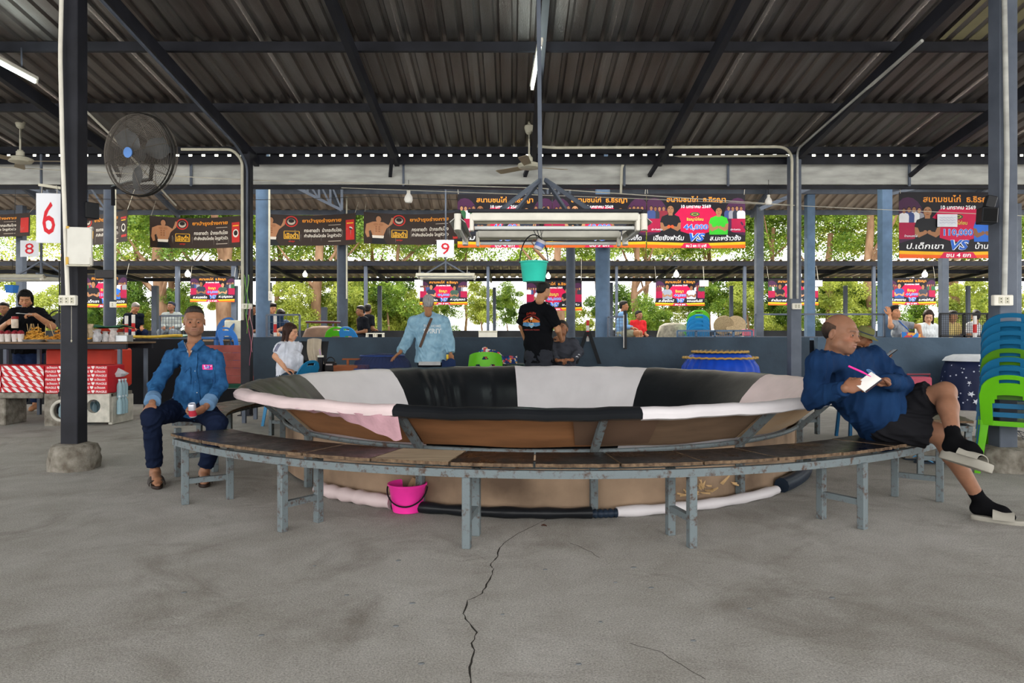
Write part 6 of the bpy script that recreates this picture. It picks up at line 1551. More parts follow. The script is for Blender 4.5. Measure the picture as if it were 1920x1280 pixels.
# ---- seated man in grey sweatshirt having his face touched
def greysweat():
    d = 10.0; J, f_, l, u = seated(1054, 617, d, -.15, sc=.98, lean=.05, arms='up')
    J['elr'] = V(P(1034, 660, d-.05)); J['wrr'] = V(P(1044, 676, d-.28)); J['ell'] = V(P(1086, 660, d-.05)); J['wrl'] = V(P(1072, 675, d-.28))
    r = person('seated man in dark grey sweatshirt with head tilted back, hands together', J, '#8a5f45', .010, .0045, dict(m=cloth('charcoal_sweat', '#3b3d44', .15), sleeve=.96, pad=.028, hem=.05, name='sweatshirt', seed=6), dict(m=cloth('dark_tr', '#1d2027'), length=.95, pad=.014), ('short', '#2a2725'), .6, look=(-.35, -.8, .35), hsc=.98,
               hands={'r': dict(d=(.8, -.4, .1), palm=(0, .3, -1), side=1, curl=(.8,)*4, thumb=.6), 'l': dict(d=(-.8, -.4, .1), palm=(0, .3, -1), side=-1, curl=(.8,)*4, thumb=.6)})
    t = r['t']
    a, b_ = Vector(r['J']['ell']), Vector(r['J']['wrl'])
    for k in range(2):
        p = a.lerp(b_, .45+.25*k); b = MB(); b.tube([p+Vector((.055*math.cos(q), -.055*math.sin(q), .02*math.sin(q*2))) for q in np.linspace(0, PI*.9, 10)], .006, 5); b.build('cuff_stripe', plain('#cfcfd2', .7), t, True)
greysweat()

# ---- woman in white football shirt
def whitewoman():
    d = 9.15
    def mods(J, f_, l, u): J['elr'] = V(P(517, 668, d-.15)); J['wrr'] = V(P(536, 692, d-.22)); J['ell'] = V(P(555, 662, d+.16)); J['wrl'] = V(P(548, 690, d+.05))
    r, J, f_, l, u = simple('young woman with long brown hair in white striped football shirt', 545, 623, d, 1.15, '#c9ccd6', '#2c3a48', '#bf8f72', ('long', '#33201a'), .36, .92, -.02, res=.010, hres=.0042, fem=True, mods=mods, look=V(.95, -.22, -.22), side=.05, topname='football_shirt', bust=1)
    t = r['t']; sh, el = Vector(r['J']['shr']), Vector(r['J']['elr']); Q = Proj(r['top'], sh, (1, 0, 0), (0, 0, 1), (.1, 1, -.15), t, .3)
    for k in range(3):
        b = MB(); b.grid(lambda u, v: Q.pt((el.x-sh.x)*u*.8-.012+.017*k+(v-.5)*.007, .035+(el.z-sh.z-.035)*.66*u, .004), 14, 1, thick=-.002); b.build('shirt_stripe', plain('#2a2f62', .7), t, True)
whitewoman()

# ---- stall seller
def seller():
    d = 10.35
    J, f_, l, u = seated(48, 560, d, .12, sc=1.02, lean=.08, arms='up')
    J['elr'] = V(P(-6, 622, d-.1)); J['wrr'] = V(P(14, 605, d-.35)); J['ell'] = V(P(98, 612, d-.05)); J['wrl'] = V(P(66, 590, d-.36)); J['pel'][2] = .98
    for s in 'lr': J['hp'+s][2] = .92; J['kn'+s] = J['hp'+s]*V(1, 1, 0)+V(0, 0, .50); J['an'+s] = J['hp'+s]*V(1, 1, 0)+V(0, .02, .09)
    r = person('woman with black bob in black T-shirt serving behind the food stall', J, '#b0805f', .010, .0042, dict(m=cloth('black_tee2', '#101114', .15), sleeve=.40, pad=.03, hem=.12, name='t_shirt', seed=7), dict(m=cloth('blue_jeans_dark', '#1f2c4a'), length=.95, pad=.02), ('bob', '#0e0d0e'), .3, True, look=(.38, -.80, -.42), g=1.18, full=.8, hsc=1.0, bust=1,
               hands={'r': dict(d=(.8, -.3, .15), palm=(.2, .8, -.2), side=1, curl=(.7,)*4, thumb=.6), 'l': dict(d=(-.9, -.3, .1), palm=(0, .3, -.9), side=-1, curl=(.5, .6, .7, .8), thumb=.5)})
    k = thing('spice_jar', 'clear jar with red lid held by the stall seller', 'jar', P(28, 603, 9.93)); b = MB(); b.lathe([(.001, -.09), (.04, -.09), (.043, -.08), (.043, .03), (.035, .04)], n=18); b.build('glass', mat('jar_glass', '#c9b9a8', .2, 0, .2, 20), k, 35); b = MB(); b.lathe([(.038, .038), (.042, .04), (.042, .075), (.001, .078)], n=18); b.build('lid', plain('#8c2a2a', .5), k, 35)
    b = MB(); b.tube([P(33, 587, 9.9), P(60, 589, 9.9)], .005, 6); b.ball(P(34, 587, 9.9), (.03, .02, .006)); tag(b.build('spoon', plain('#c8c8cc', .3, .6), None, True), 'steel spoon in the stall seller\'s hand', 'spoon')
seller()

# ---- man with bucket hat looking at phone
OLIVE = cloth('olive_hat', '#6b6b42', .2)
def buckethat(t, c, R, sc):
    M = Matrix(R.tolist()); b = MB(); b.lathe([(.155, .015), (.150, .018), (.098, .045), (.092, .05), (.088, .10), (.072, .128), (.04, .138), (.001, .139)], c, 28, M=M @ Matrix.Diagonal((sc, sc*1.08, sc)), fn=lambda a, z: 1+.03*math.sin(3*a)); b.build('bucket_hat', OLIVE, t, 40)
    b = MB(); b.lathe([(.0945, .052), (.0935, .064)], c, 28, M=M @ Matrix.Diagonal((sc, sc*1.08, sc))); b.build('hat_band', plain('#26304a', .7), t, True)
def hatman():
    d = 7.6
    def mods(J, f_, l, u): J['elr'] = V(P(1630, 690, d-.1)); J['wrr'] = V(P(1652, 674, d-.1)); J['ell'] = V(P(1628, 690, d+.3)); J['wrl'] = V(P(1658, 680, d+.3)); J['knr'] = V(P(1668, 700, d-.2)); J['knl'] = V(P(1672, 700, d+.1))
    r, J, f_, l, u = simple('man in olive bucket hat and dark brown shirt looking at his phone', 1619, 632, d, 1.45, '#2e2320', '#5e6f86', '#7d543c', None, .5, .88, .28, res=.010, hres=.0045, mods=mods, look=V(.78, -.58, -.38), hat=buckethat, hands={'r': dict(d=(.9, -.1, .25), palm=(.2, .3, .9), side=-1, curl=(.6,)*4, thumb=.6)})
    k = thing('phone', 'dark phone in the hand of the man in bucket hat', 'phone', P(1669, 663, d-.2)); b = MB(); b.box((0, 0, 0), (.15, .07, .009), Matrix.Rotation(-.62, 3, 'Y'), ch=.003); b.build('body', BLACKP, k); b = MB(); b.box((-.003, 0, .006), (.135, .06, .002), Matrix.Rotation(-.62, 3, 'Y')); b.build('screen', plain('#8f9aa8', .15), k)
hatman()
def kneesmen(): pass

# ---- reclining man in grey T-shirt, woman in white jumper
def recliner():
    d = 12.15
    def mods(J, f_, l, u): J['elr'] = V(P(1670, 612, d-.25)); J['wrr'] = V(P(1668, 590, d-.05)); J['ell'] = V(P(1722, 612, d)); J['wrl'] = V(P(1728, 632, d-.1))
    r, J, f_, l, u = simple('young man in grey T-shirt leaning back with hand behind his head', 1677, 587, d, .75, '#7b8087', '#2a2d35', '#a9795a', ('mop', '#141211'), .38, .98, -.25, res=.012, hres=.0048, mods=mods, look=V(.35, -.85, .28), side=-.22, hands={'r': dict(d=(-.1, .1, 1), palm=(0, 1, 0), side=1, curl=(.4,)*4, thumb=.2)})
    t = r['t']; Q = Proj(r['top'], V(P(1695, 608, d)), (1, 0, 0), (0, 0, 1), (0, 1, 0), t, .5)
    b = MB(); b.grid(lambda u, v: Q.pt(-.13+.24*u+(v-.5)*.03, .06-.24*u, .008), 12, 1, thick=-.004); b.build('bag_strap', plain('#1f4a8c', .7), t, True)
    k = thing('bum_bag', 'colourful patterned bum bag on the reclining man', 'bag', P(1705, 627, d-.3)); b = MB(); b.grid(lambda u, v: ((u-.5)*.28, -.03*math.sin(PI*u), (v-.5)*.09-.03*u), 10, 3, thick=-.06); b.build('pouch', mat('patchwork', '#c86a5a', .7, 0, 0, 5), k, True)
    m = MATS['patchwork']; N = m.node_tree.nodes; L = m.node_tree.links; vo = N.new('ShaderNodeTexVoronoi'); vo.inputs['Scale'].default_value = 16; tc = [n for n in N if n.type == 'TEX_COORD'][0]; L.new(tc.outputs['Object'], vo.inputs['Vector'])
    rp_ = N.new('ShaderNodeValToRGB'); e = rp_.color_ramp.elements; rp_.color_ramp.interpolation = 'CONSTANT'; e[0].color = (*lin('#c84a4a'), 1); e[1].color = (*lin('#3a7ac0'), 1); e[1].position = .75
    for p_, c_ in ((.3, '#e0a048'), (.5, '#7a4a9a'), (.62, '#d8d4cc')): q = e.new(p_); q.color = (*lin(c_), 1)
    sp = N.new('ShaderNodeSeparateColor'); L.new(vo.outputs['Color'], sp.inputs[0]); L.new(sp.outputs[0], rp_.inputs[0]); L.new(rp_.outputs[0], N['Principled BSDF'].inputs['Base Color'])
recliner()
simple('woman in white jumper looking down at her phone on the stand', 1741, 593, 12.9, .15, '#c9cdcf', '#2a2d35', '#c99c80', ('long', '#2a1c16'), .95, .95, .1, res=.012, hres=.0048, fem=True, look=V(-.40, -.82, -.42))
simple('far man in black shirt bent over his phone at the left', 254, 577, 16.6, .9, '#10141c', '#141c30', '#8f6245', ('short', '#6b625c'), .4, .98, .35, look=V(.75, -.4, -.5))
simple('far man in pale sweatshirt and dark cap at the left', 321, 575, 17.0, .1, '#8f9490', '#6d7478', '#7a553e', ('short', '#161a2a'), .95, .98, .1, look=V(-.2, -1, .1))
simple('far person in black at the very left behind the seller', 8, 578, 13.2, .3, '#121316', '#222222', '#7a553e', ('short', '#12100f'), .4)
simple('man in dark shirt mostly hidden behind the ribbon-hung post', 474, 580, 15.6, -.5, '#14161c', '#8a929a', '#7a553e', ('short', '#12100f'), .4, look=V(.4, -1, -.1))
simple('far man in dark blue shirt just right of the thick blue column', 511, 578, 15.6, .2, '#1d2c40', '#8a8a8a', '#a9795a', ('mop', '#1c1613'), .4, look=V(.6, -.7, -.2), blen=.4)
simple('far person bent forward beside the man in dark blue shirt', 526, 590, 16.0, .6, '#3a465c', '#333333', '#8f6245', ('mop', '#1c1613'), .4, .95, .4, look=V(.7, -.5, -.5))
simple('far man in black T-shirt with knee bare, left of the pair', 676, 583, 15.9, -1.0, '#111318', '#1d1f26', '#7a553e', ('short', '#100e0d'), .4, look=V(-.8, -.5, -.1), blen=.38)
simple('far man in black and grey jersey with his back turned, right of the pair', 690, 580, 16.4, 2.6, '#15171b', '#15171b', '#7a553e', ('short', '#100e0d'), .4, lean=.3, side=.1, look=V(.2, 1, -.1))
simple('far man in light blue shirt seated in profile', 1170, 574, 16.2, 1.2, '#6a8cb0', '#7b7a68', '#8f6245', ('short', '#1b1815'), .95, .98, .05, blen=.4, look=V(.95, -.3, 0))
simple('far man in black and red football shirt looking right', 1198, 591, 16.8, .4, '#b8282c', '#1a1c24', '#8a5f45', ('short', '#1b1815'), .4, .9, .1, look=V(.6, -.8, 0))
simple('far person with arms raised behind the dark wire cage', 1830, 592, 14.2, .6, '#b5b5b8', '#33363c', '#b08060', ('short', '#17130f'), .3, look=V(.3, .9, .3))
simple('far person low behind the dark wire cage, only dark hair showing', 1786, 593, 14.4, .2, '#b9a46a', '#33363c', '#9a7050', ('short', '#17130f'), .3)
# ================================================================== TREES AND LEAVES
LEAFS = []
for i, (c, tc_) in enumerate((('#54782b', '#a4bc4c'), ('#41662a', '#8cab43'), ('#7c8c36', '#cbd263'))):
    m = bpy.data.materials.new('leaf_green_%s' % 'abc'[i]); m.use_nodes = True; nt = m.node_tree; N = nt.nodes; L = nt.links
    b = N['Principled BSDF']; out = N['Material Output']; b.inputs['Roughness'].default_value = .45
    oi = N.new('ShaderNodeTexNoise'); oi.inputs['Scale'].default_value = 3.0; tcn = N.new('ShaderNodeTexCoord'); L.new(tcn.outputs['Object'], oi.inputs[0])
    mx = N.new('ShaderNodeMix'); mx.data_type = 'RGBA'; r = N.new('ShaderNodeMapRange'); r.inputs[1].default_value = .35; r.inputs[2].default_value = .65
    L.new(oi.outputs[0], r.inputs[0]); L.new(r.outputs[0], mx.inputs[0]); mx.inputs[6].default_value = (*lin(c), 1); mx.inputs[7].default_value = (*lin(tc_), 1)
    L.new(mx.outputs[2], b.inputs['Base Color']); tr = N.new('ShaderNodeBsdfTranslucent'); L.new(mx.outputs[2], tr.inputs[0])
    ms = N.new('ShaderNodeMixShader'); ms.inputs[0].default_value = .5; L.new(b.outputs[0], ms.inputs[1]); L.new(tr.outputs[0], ms.inputs[2]); L.new(ms.outputs[0], out.inputs[0]); LEAFS.append(m)
BARK = mat('bark', '#6b4f3c', .9, 0, .35, 5, .7, 25, col2='#9a7b60', stretch=(1, 1, .3))
def leaf_mesh(name, n, rad, size, seed, clumps=26):
    rs = np.random.RandomState(seed); C = rs.normal(size=(clumps, 3)); C /= np.linalg.norm(C, axis=1)[:, None]; C *= rs.uniform(.25, 1, (clumps, 1))
    C = C*np.array(rad); cr = rs.uniform(.16, .34, clumps)*max(rad)
    k = rs.randint(0, clumps, n); p = rs.normal(size=(n, 3)); p /= np.linalg.norm(p, axis=1)[:, None]; p = C[k]+p*(cr[k]*rs.uniform(.4, 1, n)**.6)[:, None]*np.array((1, 1, .7))
    d = rs.normal(size=(n, 3)); d[:, 2] -= .5; d /= np.linalg.norm(d, axis=1)[:, None]; s = rs.normal(size=(n, 3)); s -= d*(s*d).sum(1)[:, None]; s /= np.linalg.norm(s, axis=1)[:, None]
    L = size*rs.uniform(.6, 1.3, n)[:, None]; nn = np.cross(d, s)
    vs = np.stack([p, p+d*L*.45+s*L*.26+nn*L*.06, p+d*L, p+d*L*.45-s*L*.26+nn*L*.06], 1).reshape(-1, 3)
    me = bpy.data.meshes.new(name); me.vertices.add(4*n); me.vertices.foreach_set('co', vs.astype(np.float32).ravel()); me.loops.add(4*n); me.loops.foreach_set('vertex_index', np.arange(4*n, dtype=np.int32))
    me.polygons.add(n); me.polygons.foreach_set('loop_start', np.arange(0, 4*n, 4, dtype=np.int32)); me.update(calc_edges=True); return me
CR = []
for i in range(4):
    me = leaf_mesh('foliage', 17000, (2.6, 1.7, 2.5), .105, 20+i); me.materials.append(LEAFS[i % 3]); CR.append(me)
BU = []
for i in range(3):
    me = leaf_mesh('foliage', 12000, (1.8, .9, 1.3), .088, 40+i, 16); me.materials.append(LEAFS[(i+1) % 3]); BU.append(me)
def trunk(t, h, r, lean, seed, forks=3):
    rs = random.Random(seed); b = MB(); pts = []
    for k in range(9):
        f_ = k/8; pts.append((lean*f_*h+.06*math.sin(k*1.3+seed)*(1 if k else 0), .04*math.sin(k*2.1+seed), h*f_))
    b.tube(pts, [r*(1.25-.25*min(1, k/2))*(1-.45*k/8) for k in range(9)], 12); b.build('trunk', BARK, t, True)
    for q in range(forks):
        z0 = h*rs.uniform(.45, .8); x0 = lean*z0; a = rs.uniform(0, 2*PI); L = rs.uniform(1.2, 2.2); b = MB()
        b.tube([(x0+L*.9*math.cos(a)*u, L*.5*math.sin(a)*u, z0+L*u*(.7+.3*u)) for u in (0, .25, .5, .75, 1)], [r*.4, r*.33, r*.26, r*.18, r*.08], 7); b.build('branch', BARK, t, True)
tg = 'trees beyond the low roof'
trees = [(-60, 27, .24, .02, 'broad tree outside at the far left edge beyond the seller'), (195, 26, .22, .03, 'thick dark trunk beside the small poster behind the black display'), (258, 27.5, .2, 0, 'dark trunk directly behind the far man bent over his phone'),
         (298, 24.6, .45, 0, 'thick sunlit pale brown trunk left of the old man\'s head'), (318, 26, .22, .02, 'thinner trunk just right of the thick sunlit trunk'), (418, 24.8, .55, .02, 'broad sunlit trunk right of the old man\'s head under the small poster'),
         (520, 27, .2, .01, 'dark trunk just right of the thick blue-grey column'), (594, 24.8, .34, .01, 'straight brown trunk between the thick blue column and green chair'), (632, 26.5, .22, 0, 'dark trunk hidden against the round dark column by the green chair'),
         (738, 27, .17, .05, 'slender leaning trunk right of the black-shirted pair'), (872, 28, .10, 0, 'very thin bare sapling right of the denim jacket man'), (1050, 25, .30, -.02, 'twisted multi-stem tree between the two round columns in the middle'),
         (1192, 25.5, .24, 0, 'brown trunk behind the far man in light blue shirt'), (1214, 27, .18, -.02, 'slim trunk behind the far man in the red shirt'), (1330, 29, .2, 0, 'distant trunk behind the far stacked chairs'), (1450, 27, .2, 0, 'dark trunk behind the rail left of the socketed post'),
         (1553, 26, .28, .01, 'brown trunk above the bald man\'s head'), (1630, 25, .32, 0, 'thick trunk above the bucket hat'), (1790, 25.4, .30, .01, 'straight pale trunk between the two columns at the right'), (1870, 27, .2, 0, 'trunk hidden behind the right post'), (1990, 26, .3, 0, 'tree at the far right edge of the photo'), (700, 31, .2, 0, 'far tree behind the black-shirted pair'), (1120, 31, .2, 0, 'far tree hidden behind the pale blue round column')]
for i, (px, d, r, lean, lb) in enumerate(trees):
    x = X(px, d); t = thing('tree', lb, 'tree', (x, d, 0), group=tg); H = 4.6+(i*37 % 10)*.12; trunk(t, H, r*.62, lean, i, 3)
    for k in range(2):
        o = link('foliage', CR[(i+k*2) % 4], t, (lean*H+(-1.3+2.6*k), .9+.8*k+(i % 3)*.3, H+.55+.5*((i+k) % 2)), kind='stuff'); o.rotation_euler = (0, 0, (i*1.7+k*2.4) % 6.28); s = .95+.1*((i*13+k*7) % 5)*.5; o.scale = (s, s, s*.9)
rs = random.Random(12); bl = {}
def bush(px, py, d, s, lb):
    t = thing('bush', lb, 'bush', (X(px, d), d, 0), group='bushes and low branches beyond the stand'); z = Z(py, d)
    o = link('foliage', BU[rs.randrange(3)], t, (0, 0, z), kind='stuff'); o.rotation_euler = (0, 0, rs.uniform(0, 6)); o.scale = (s, s, s)
    for q in range(2):
        o = link('foliage', BU[rs.randrange(3)], t, ((-1.3 if q else 1.3)*rs.uniform(.6, 1.2), rs.uniform(.3, 1.4), max(.9, z+rs.uniform(-.9, .3))), kind='stuff'); o.rotation_euler = (0, 0, rs.uniform(0, 6)); s2 = s*rs.uniform(.5, .85); o.scale = (s2, s2, s2)
    b = MB(); b.tube([(0, 0, 0), (.08, 0, z*.5), (-.04, 0, z)], [.05, .04, .02], 6); b.build('stem', BARK, t, True)
bs = [(-30, 570, 24, 1.1, 'leafy bush at the far left behind the seller'), (100, 580, 25, 1.0, 'bush between the seller and the left post'), (160, 590, 26, 1.0, 'bush under the poster behind the black display'), (240, 560, 24.5, .8, 'bush above the far man bent over his phone'),
      (276, 600, 26, .7, 'low bush right of the far man bent over his phone'), (345, 555, 27, .8, 'bush behind the far man in pale shirt'), (545, 560, 25, 1.0, 'bush right of the thick blue column'), (560, 610, 27, .7, 'low bush above the head of the seated woman'), (668, 560, 25, 1.1, 'dense bush right of the round dark column'), (662, 600, 27, .9, 'low dense bush behind the green chair'),
      (742, 580, 26, 1.0, 'bush right of the black-shirted pair'), (725, 545, 25, .9, 'high leafy branch left of the poster over the denim jacket'), (900, 560, 26, .75, 'bush left of the black T-shirt man'), (950, 590, 28, .6, 'small bush right beside the black T-shirt man'), (1060, 600, 27, .9, 'bush between the two middle columns'), (1175, 580, 27, .8, 'bush behind the far man in light blue'),
      (1216, 590, 25.5, .8, 'bush just left of the far covered basket'), (1250, 600, 27, .6, 'bush behind the far covered basket'), (1345, 545, 26, .9, 'leafy branch right of the two grey-shirted men poster'), (1400, 560, 25, .9, 'bush left of the square grey column'), (1455, 600, 27, .9, 'bush behind the far wire rail'), (1480, 580, 25, .8, 'bush left of the socketed grey post'),
      (1555, 550, 25, .9, 'bush above the bald man'), (1620, 570, 26, 1.0, 'bush above the bucket hat'), (1710, 600, 27, .7, 'low bush between the reclining man and the woman in white'), (1800, 560, 25, 1.0, 'bush right of the woman in white'), (1840, 590, 26, .9, 'bush behind the dark wire cage'), (1935, 580, 25, 1.1, 'bush at the right edge of the photo')]
for q in bs: bush(*q)
# ================================================================== FOOD STALL, LEFT
SL = 9.3
tb = thing('stall_table', 'steel-framed food stall table behind the left post', 'table', (0, 0, 0)); x0, x1 = X(-120, SL), X(237, SL); zt_ = Z(641, SL)
b = MB(); b.box(((x0+x1)/2, SL+.35, zt_-.012), (x1-x0+.06, .74, .022), ch=.003); b.build('tabletop', mat('table_board', '#6d5844', .6, 0, .25, 6), tb)
for y in (SL+.02, SL+.68): b = MB(); b.box(((x0+x1)/2, y, zt_-.06), (x1-x0, .04, .07), ch=.004); b.build('frame_rail', STEELD, tb)
for x in (X(9, SL), X(223, SL), x0+.05):
    for y in (SL+.02, SL+.68): b = MB(); b.box((x, y, (zt_-.095)/2), (.045, .045, zt_-.095), ch=.003); b.build('leg', STEEL, tb)
# blocks and slab
blk = thing('concrete_block', 'pale concrete culvert block with round hole holding the red fragile box', 'block', (0, 0, 0))
def holeplate(b, xa, xb, za, zb, y, cx, cz, r, th, side=False):
    n = 32
    def fn(u, v):
        a = 2*PI*u; c, s = math.cos(a), math.sin(a); k = 1/max(abs(c), abs(s)); ex = cx+(xb-cx)*c*k if c > 0 else cx+(cx-xa)*c*k; ez = cz+(zb-cz)*s*k if s > 0 else cz+(cz-za)*s*k
        ix, iz = cx+r*c, cz+r*s; px, pz = ix+(ex-ix)*v, iz+(ez-iz)*v; return (px, y, pz) if not side else (y, px, pz)
    b.grid(fn, n, 2, thick=th)
bx0, bx1, by = X(83, 8.75), X(201, 8.75), 8.75
b = MB(); holeplate(b, bx0, bx1-.38, 0, .40, by, (bx0+bx1-.38)/2+.02, .19, .115, -.07); b.build('front_slab', DIRTC, blk)
b = MB(); holeplate(b, bx1-.36, bx1, 0.04, .40, by+.05, bx1-.2, .24, .085, -.07); b.build('front_slab', mat('pale_concrete', '#b9b5aa', .85, 0, .2, 12, .4, 60), blk)
b = MB(); b.box(((bx0+bx1)/2, by+.33, .375), (bx1-bx0, .5, .05), ch=.006); b.build('top_slab', DIRTC, blk)
b = MB(); b.box((bx1-.02, by+.35, .18), (.05, .5, .35), ch=.006); b.build('side_slab', mat('pale_concrete', '#b9b5aa', .85, 0, .2, 12, .4, 60), blk)
b = MB(); b.tube([((bx0+bx1-.38)/2+.02+.12*math.cos(a), by-.01, .19+.12*math.sin(a)) for a in np.linspace(0, 2*PI, 32, endpoint=False)], .02, 8, False, True); b.build('hole_rim', mat('pale_concrete', '#b9b5aa', .85), blk, True)
sb = thing('concrete_slab_bench', 'low concrete slab bench under the striped box at the left edge', 'bench', (0, 0, 0)); sx0, sx1 = X(-90, 8.8), X(82, 8.8)
b = MB(); b.box(((sx0+sx1)/2, 9.0, .375), (sx1-sx0, .45, .07), ch=.01); b.build('slab', DIRTC, sb)
for x in (sx0+.1, X(2, 8.8)): b = MB(); b.box((x, 9.0, .17), (.1, .4, .34), ch=.01); b.build('support', DIRTC, sb)
# boxes wrapped in red tape
def tapebox(xa, xb, za, zb, y, label, kind):
    t = thing('taped_box', label, 'box', ((xa+xb)/2, y, za)); W, H = xb-xa, zb-za; b = MB(); b.box((0, .2, H/2), (W, .4, H), ch=.01); b.build('carton', mat('tape_red', '#b8222c', .4, 0, .08, 10, .1, 30), t)
    b = MB(); fn = lambda x, z, l: (x, -.001-l, z)
    if kind == 'stripe':
        b.cur = lin('#d8cfd0'); rows = 5
        for r in range(rows):
            zz0, zz1 = H*r/rows+.004, H*(r+1)/rows-.004
            for k in range(-1, 6):
                a = -W/2+W*(k+.55*(r % 2))/5.2+ .02; w_ = W*.095; sh = .07; pts = [(a, zz1), (a+w_, zz1), (a+w_+sh, zz0), (a+sh, zz0)]; pts = [(min(max(p, -W/2), W/2), q) for p, q in pts]
                if pts[1][0]-pts[0][0] > .004 or pts[2][0]-pts[3][0] > .004: b.add([fn(p, q, .001) for p, q in pts], [(0, 1, 2, 3)])
    else:
        rows = 7
        for r in range(rows):
            z = H*(r+.5)/rows; s = 'FRAGILE ♥ ระวังแตก ♥ FRAGILE ♥ ระวังแตก' if r % 2 else 'ระวังแตก ♥ FRAGILE ♥ ระวังแตก ♥ FRAGILE'
            put_text(b, s, fn, (-.01 if r % 2 else .01), z, W*.96, '#e0d6d6', .02, None, 0, .001)
    b.build('print', PRINT, t)
tapebox(X(3, 8.8), X(82, 8.8), .412, Z(685, 8.8), 8.8, 'white box wrapped in red diagonal-stripe tape at the left edge', 'stripe')
tapebox(X(84, 8.75), X(201, 8.75), .402, Z(685, 8.75), 8.75, 'box wrapped in red FRAGILE tape behind the left post', 'frag')
tapebox(X(-80, 8.8), X(1, 8.8), .412, Z(685, 8.8), 8.8, 'second striped red and white box cut by the left edge', 'stripe')
# cooler
rc = thing('ice_box', 'large faded red ice box under the stall table', 'ice box', ((X(84, 9.9)+X(213, 9.9))/2, 9.9, 0)); W = X(213, 9.9)-X(84, 9.9)
b = MB(); b.box((0, .25, .66), (W, .5, .56), ch=.03); b.build('body', mat('cooler_red', '#c03a2a', .5, 0, .15, 4), rc); b = MB(); b.box((0, .25, .2), (W*.9, .45, .36)); b.build('stand', WALLD, rc)
# bottled water packs
WATER = mat('water_plastic', '#a9c8d4', .12, 0, .1, 10, alpha=.75)
def bottlepack(px, py, d, label, nx=4):
    t = thing('water_pack', label, 'bottles', P(px, py, d)); me = None
    for i in range(nx):
        for j in range(3):
            if me is None:
                b = MB(); b.lathe([(.001, 0), (.031, 0), (.033, .01), (.031, .06), (.033, .07), (.031, .10), (.033, .13), (.03, .165), (.014, .20), (.013, .22)], n=12); me = b.mesh('bottle'); me.materials.append(WATER); shade(me, 60); b = MB(); b.lathe([(.015, .215), (.015, .235), (.001, .236)], n=10); mc = b.mesh('cap'); mc.materials.append(plain('#e0e4e8', .4))
            o = link('bottle', me, t, ((i-(nx-1)/2)*.068, j*.068, 0)); link('cap', mc, o)
for k, (px, py, d, lb) in enumerate([(214, 776, 8.95, 'lower pack of bottled water beside the concrete block'), (214, 745, 8.97, 'upper pack of bottled water beside the concrete block')]): bottlepack(px, py if k == 0 else 745, d, lb, 3)
bottlepack(168, 785, 9.1, 'pack of bottled water seen through the hole of the concrete block', 3); bottlepack(125, 789, 9.1, 'dim pack of bottled water behind the larger round hole', 3)
t = thing('plastic_bag', 'crumpled white plastic bag on top of the bottled water', 'bag', P(218, 700, 9.0)); rs = random.Random(5); b = MB()
b.lathe([(.001, -.05), (.10, -.04), (.13, .0), (.08, .04), (.03, .07), (.001, .05)], n=16, sy=.6, fn=lambda a, z: 1+.2*math.sin(3*a+z*40)+.12*math.sin(7*a)); b.build('film', mat('bag_film', '#b8b6ba', .35, 0, .1, 12, .6, 30), t, True)
# trays and food
TRAY = plain('#a7a9ab', .35, .6)
def tray(pa, pb, y, label):
    xa, xb = X(pa, y), X(pb, y); t = thing('food_tray', label, 'tray', ((xa+xb)/2, y+.15, zt_+.003)); W = xb-xa; b = MB()
    def fn(u, v): e = max(abs(2*u-1), abs(2*v-1)); return ((u-.5)*W, (v-.5)*.3, .03*max(0, (e-.8)/.2))
    b.grid(fn, 10, 10, thick=.004); b.build('pan', TRAY, t, True); return t, W
rs = random.Random(9)
FOOD = [mat('fried_a', '#c9923a', .7, 0, .3, 40, .6, 120), mat('fried_b', '#b07428', .7, 0, .3, 40, .6, 120)]
for k, (pa, pb, n) in enumerate([(28, 80, 130), (82, 130, 110), (133, 168, 60)]):
    t, W = tray(pa, pb, 9.32, ['steel tray of yellow fried snacks nearest the left edge', 'steel tray of yellow fried snacks just left of the post', 'steel tray of fried snacks half hidden by the post'][k])
    b = MB()
    for i in range(n):
        x = rs.uniform(-.45, .45)*W; y = rs.uniform(-.12, .12); z = .02+rs.uniform(0, 1)*.20*(1-abs(x/W*1.6))*(1-abs(y/.16)); r = rs.uniform(.014, .026); a = rs.uniform(0, 3)
        b.tube([(x+r*math.cos(a+q)*1.3, y+r*math.sin(a+q), z+.008*math.sin(q*2)) for q in np.linspace(0, 4.6, 7)], .009, 5)
    tag(b.build('fried_snacks', FOOD[k % 2], t, True), kind='stuff')
    for i in range(6 if k < 2 else 2):
        x = rs.uniform(-.4, .4)*W; a = rs.uniform(-.5, .5); b = MB(); b.bar((x, 0, .05), (x+a*.12, rs.uniform(-.03, .03), .05+.19), .005); b.build('skewer', plain('#c9a877', .7), t)
for i, px in enumerate((2, 14, 27, 38)):
    t = thing('snack_cup', ['clear cup of red sauce snacks at the very left edge', 'second clear cup of red snacks from the left edge', 'third clear cup of red snacks on the stall', 'fourth clear cup of red snacks beside the fried tray'][i], 'cup', (X(px, 9.33), 9.34, zt_+.003), group='cups of red snacks'); b = MB(); b.lathe([(.001, 0), (.032, 0), (.04, .10), (.043, .105)], n=16); b.build('cup', mat('clear_cup', '#cfc6c0', .2, 0, .1, 20), t, 40); b = MB(); b.lathe([(.04, .10), (.036, .13), (.018, .15), (.001, .152)], n=12, fn=lambda a, z: 1+.12*math.sin(5*a)); b.build('red_snack', mat('red_snack', '#7c1f2a', .5, 0, .3, 50, .5, 90), t, True)
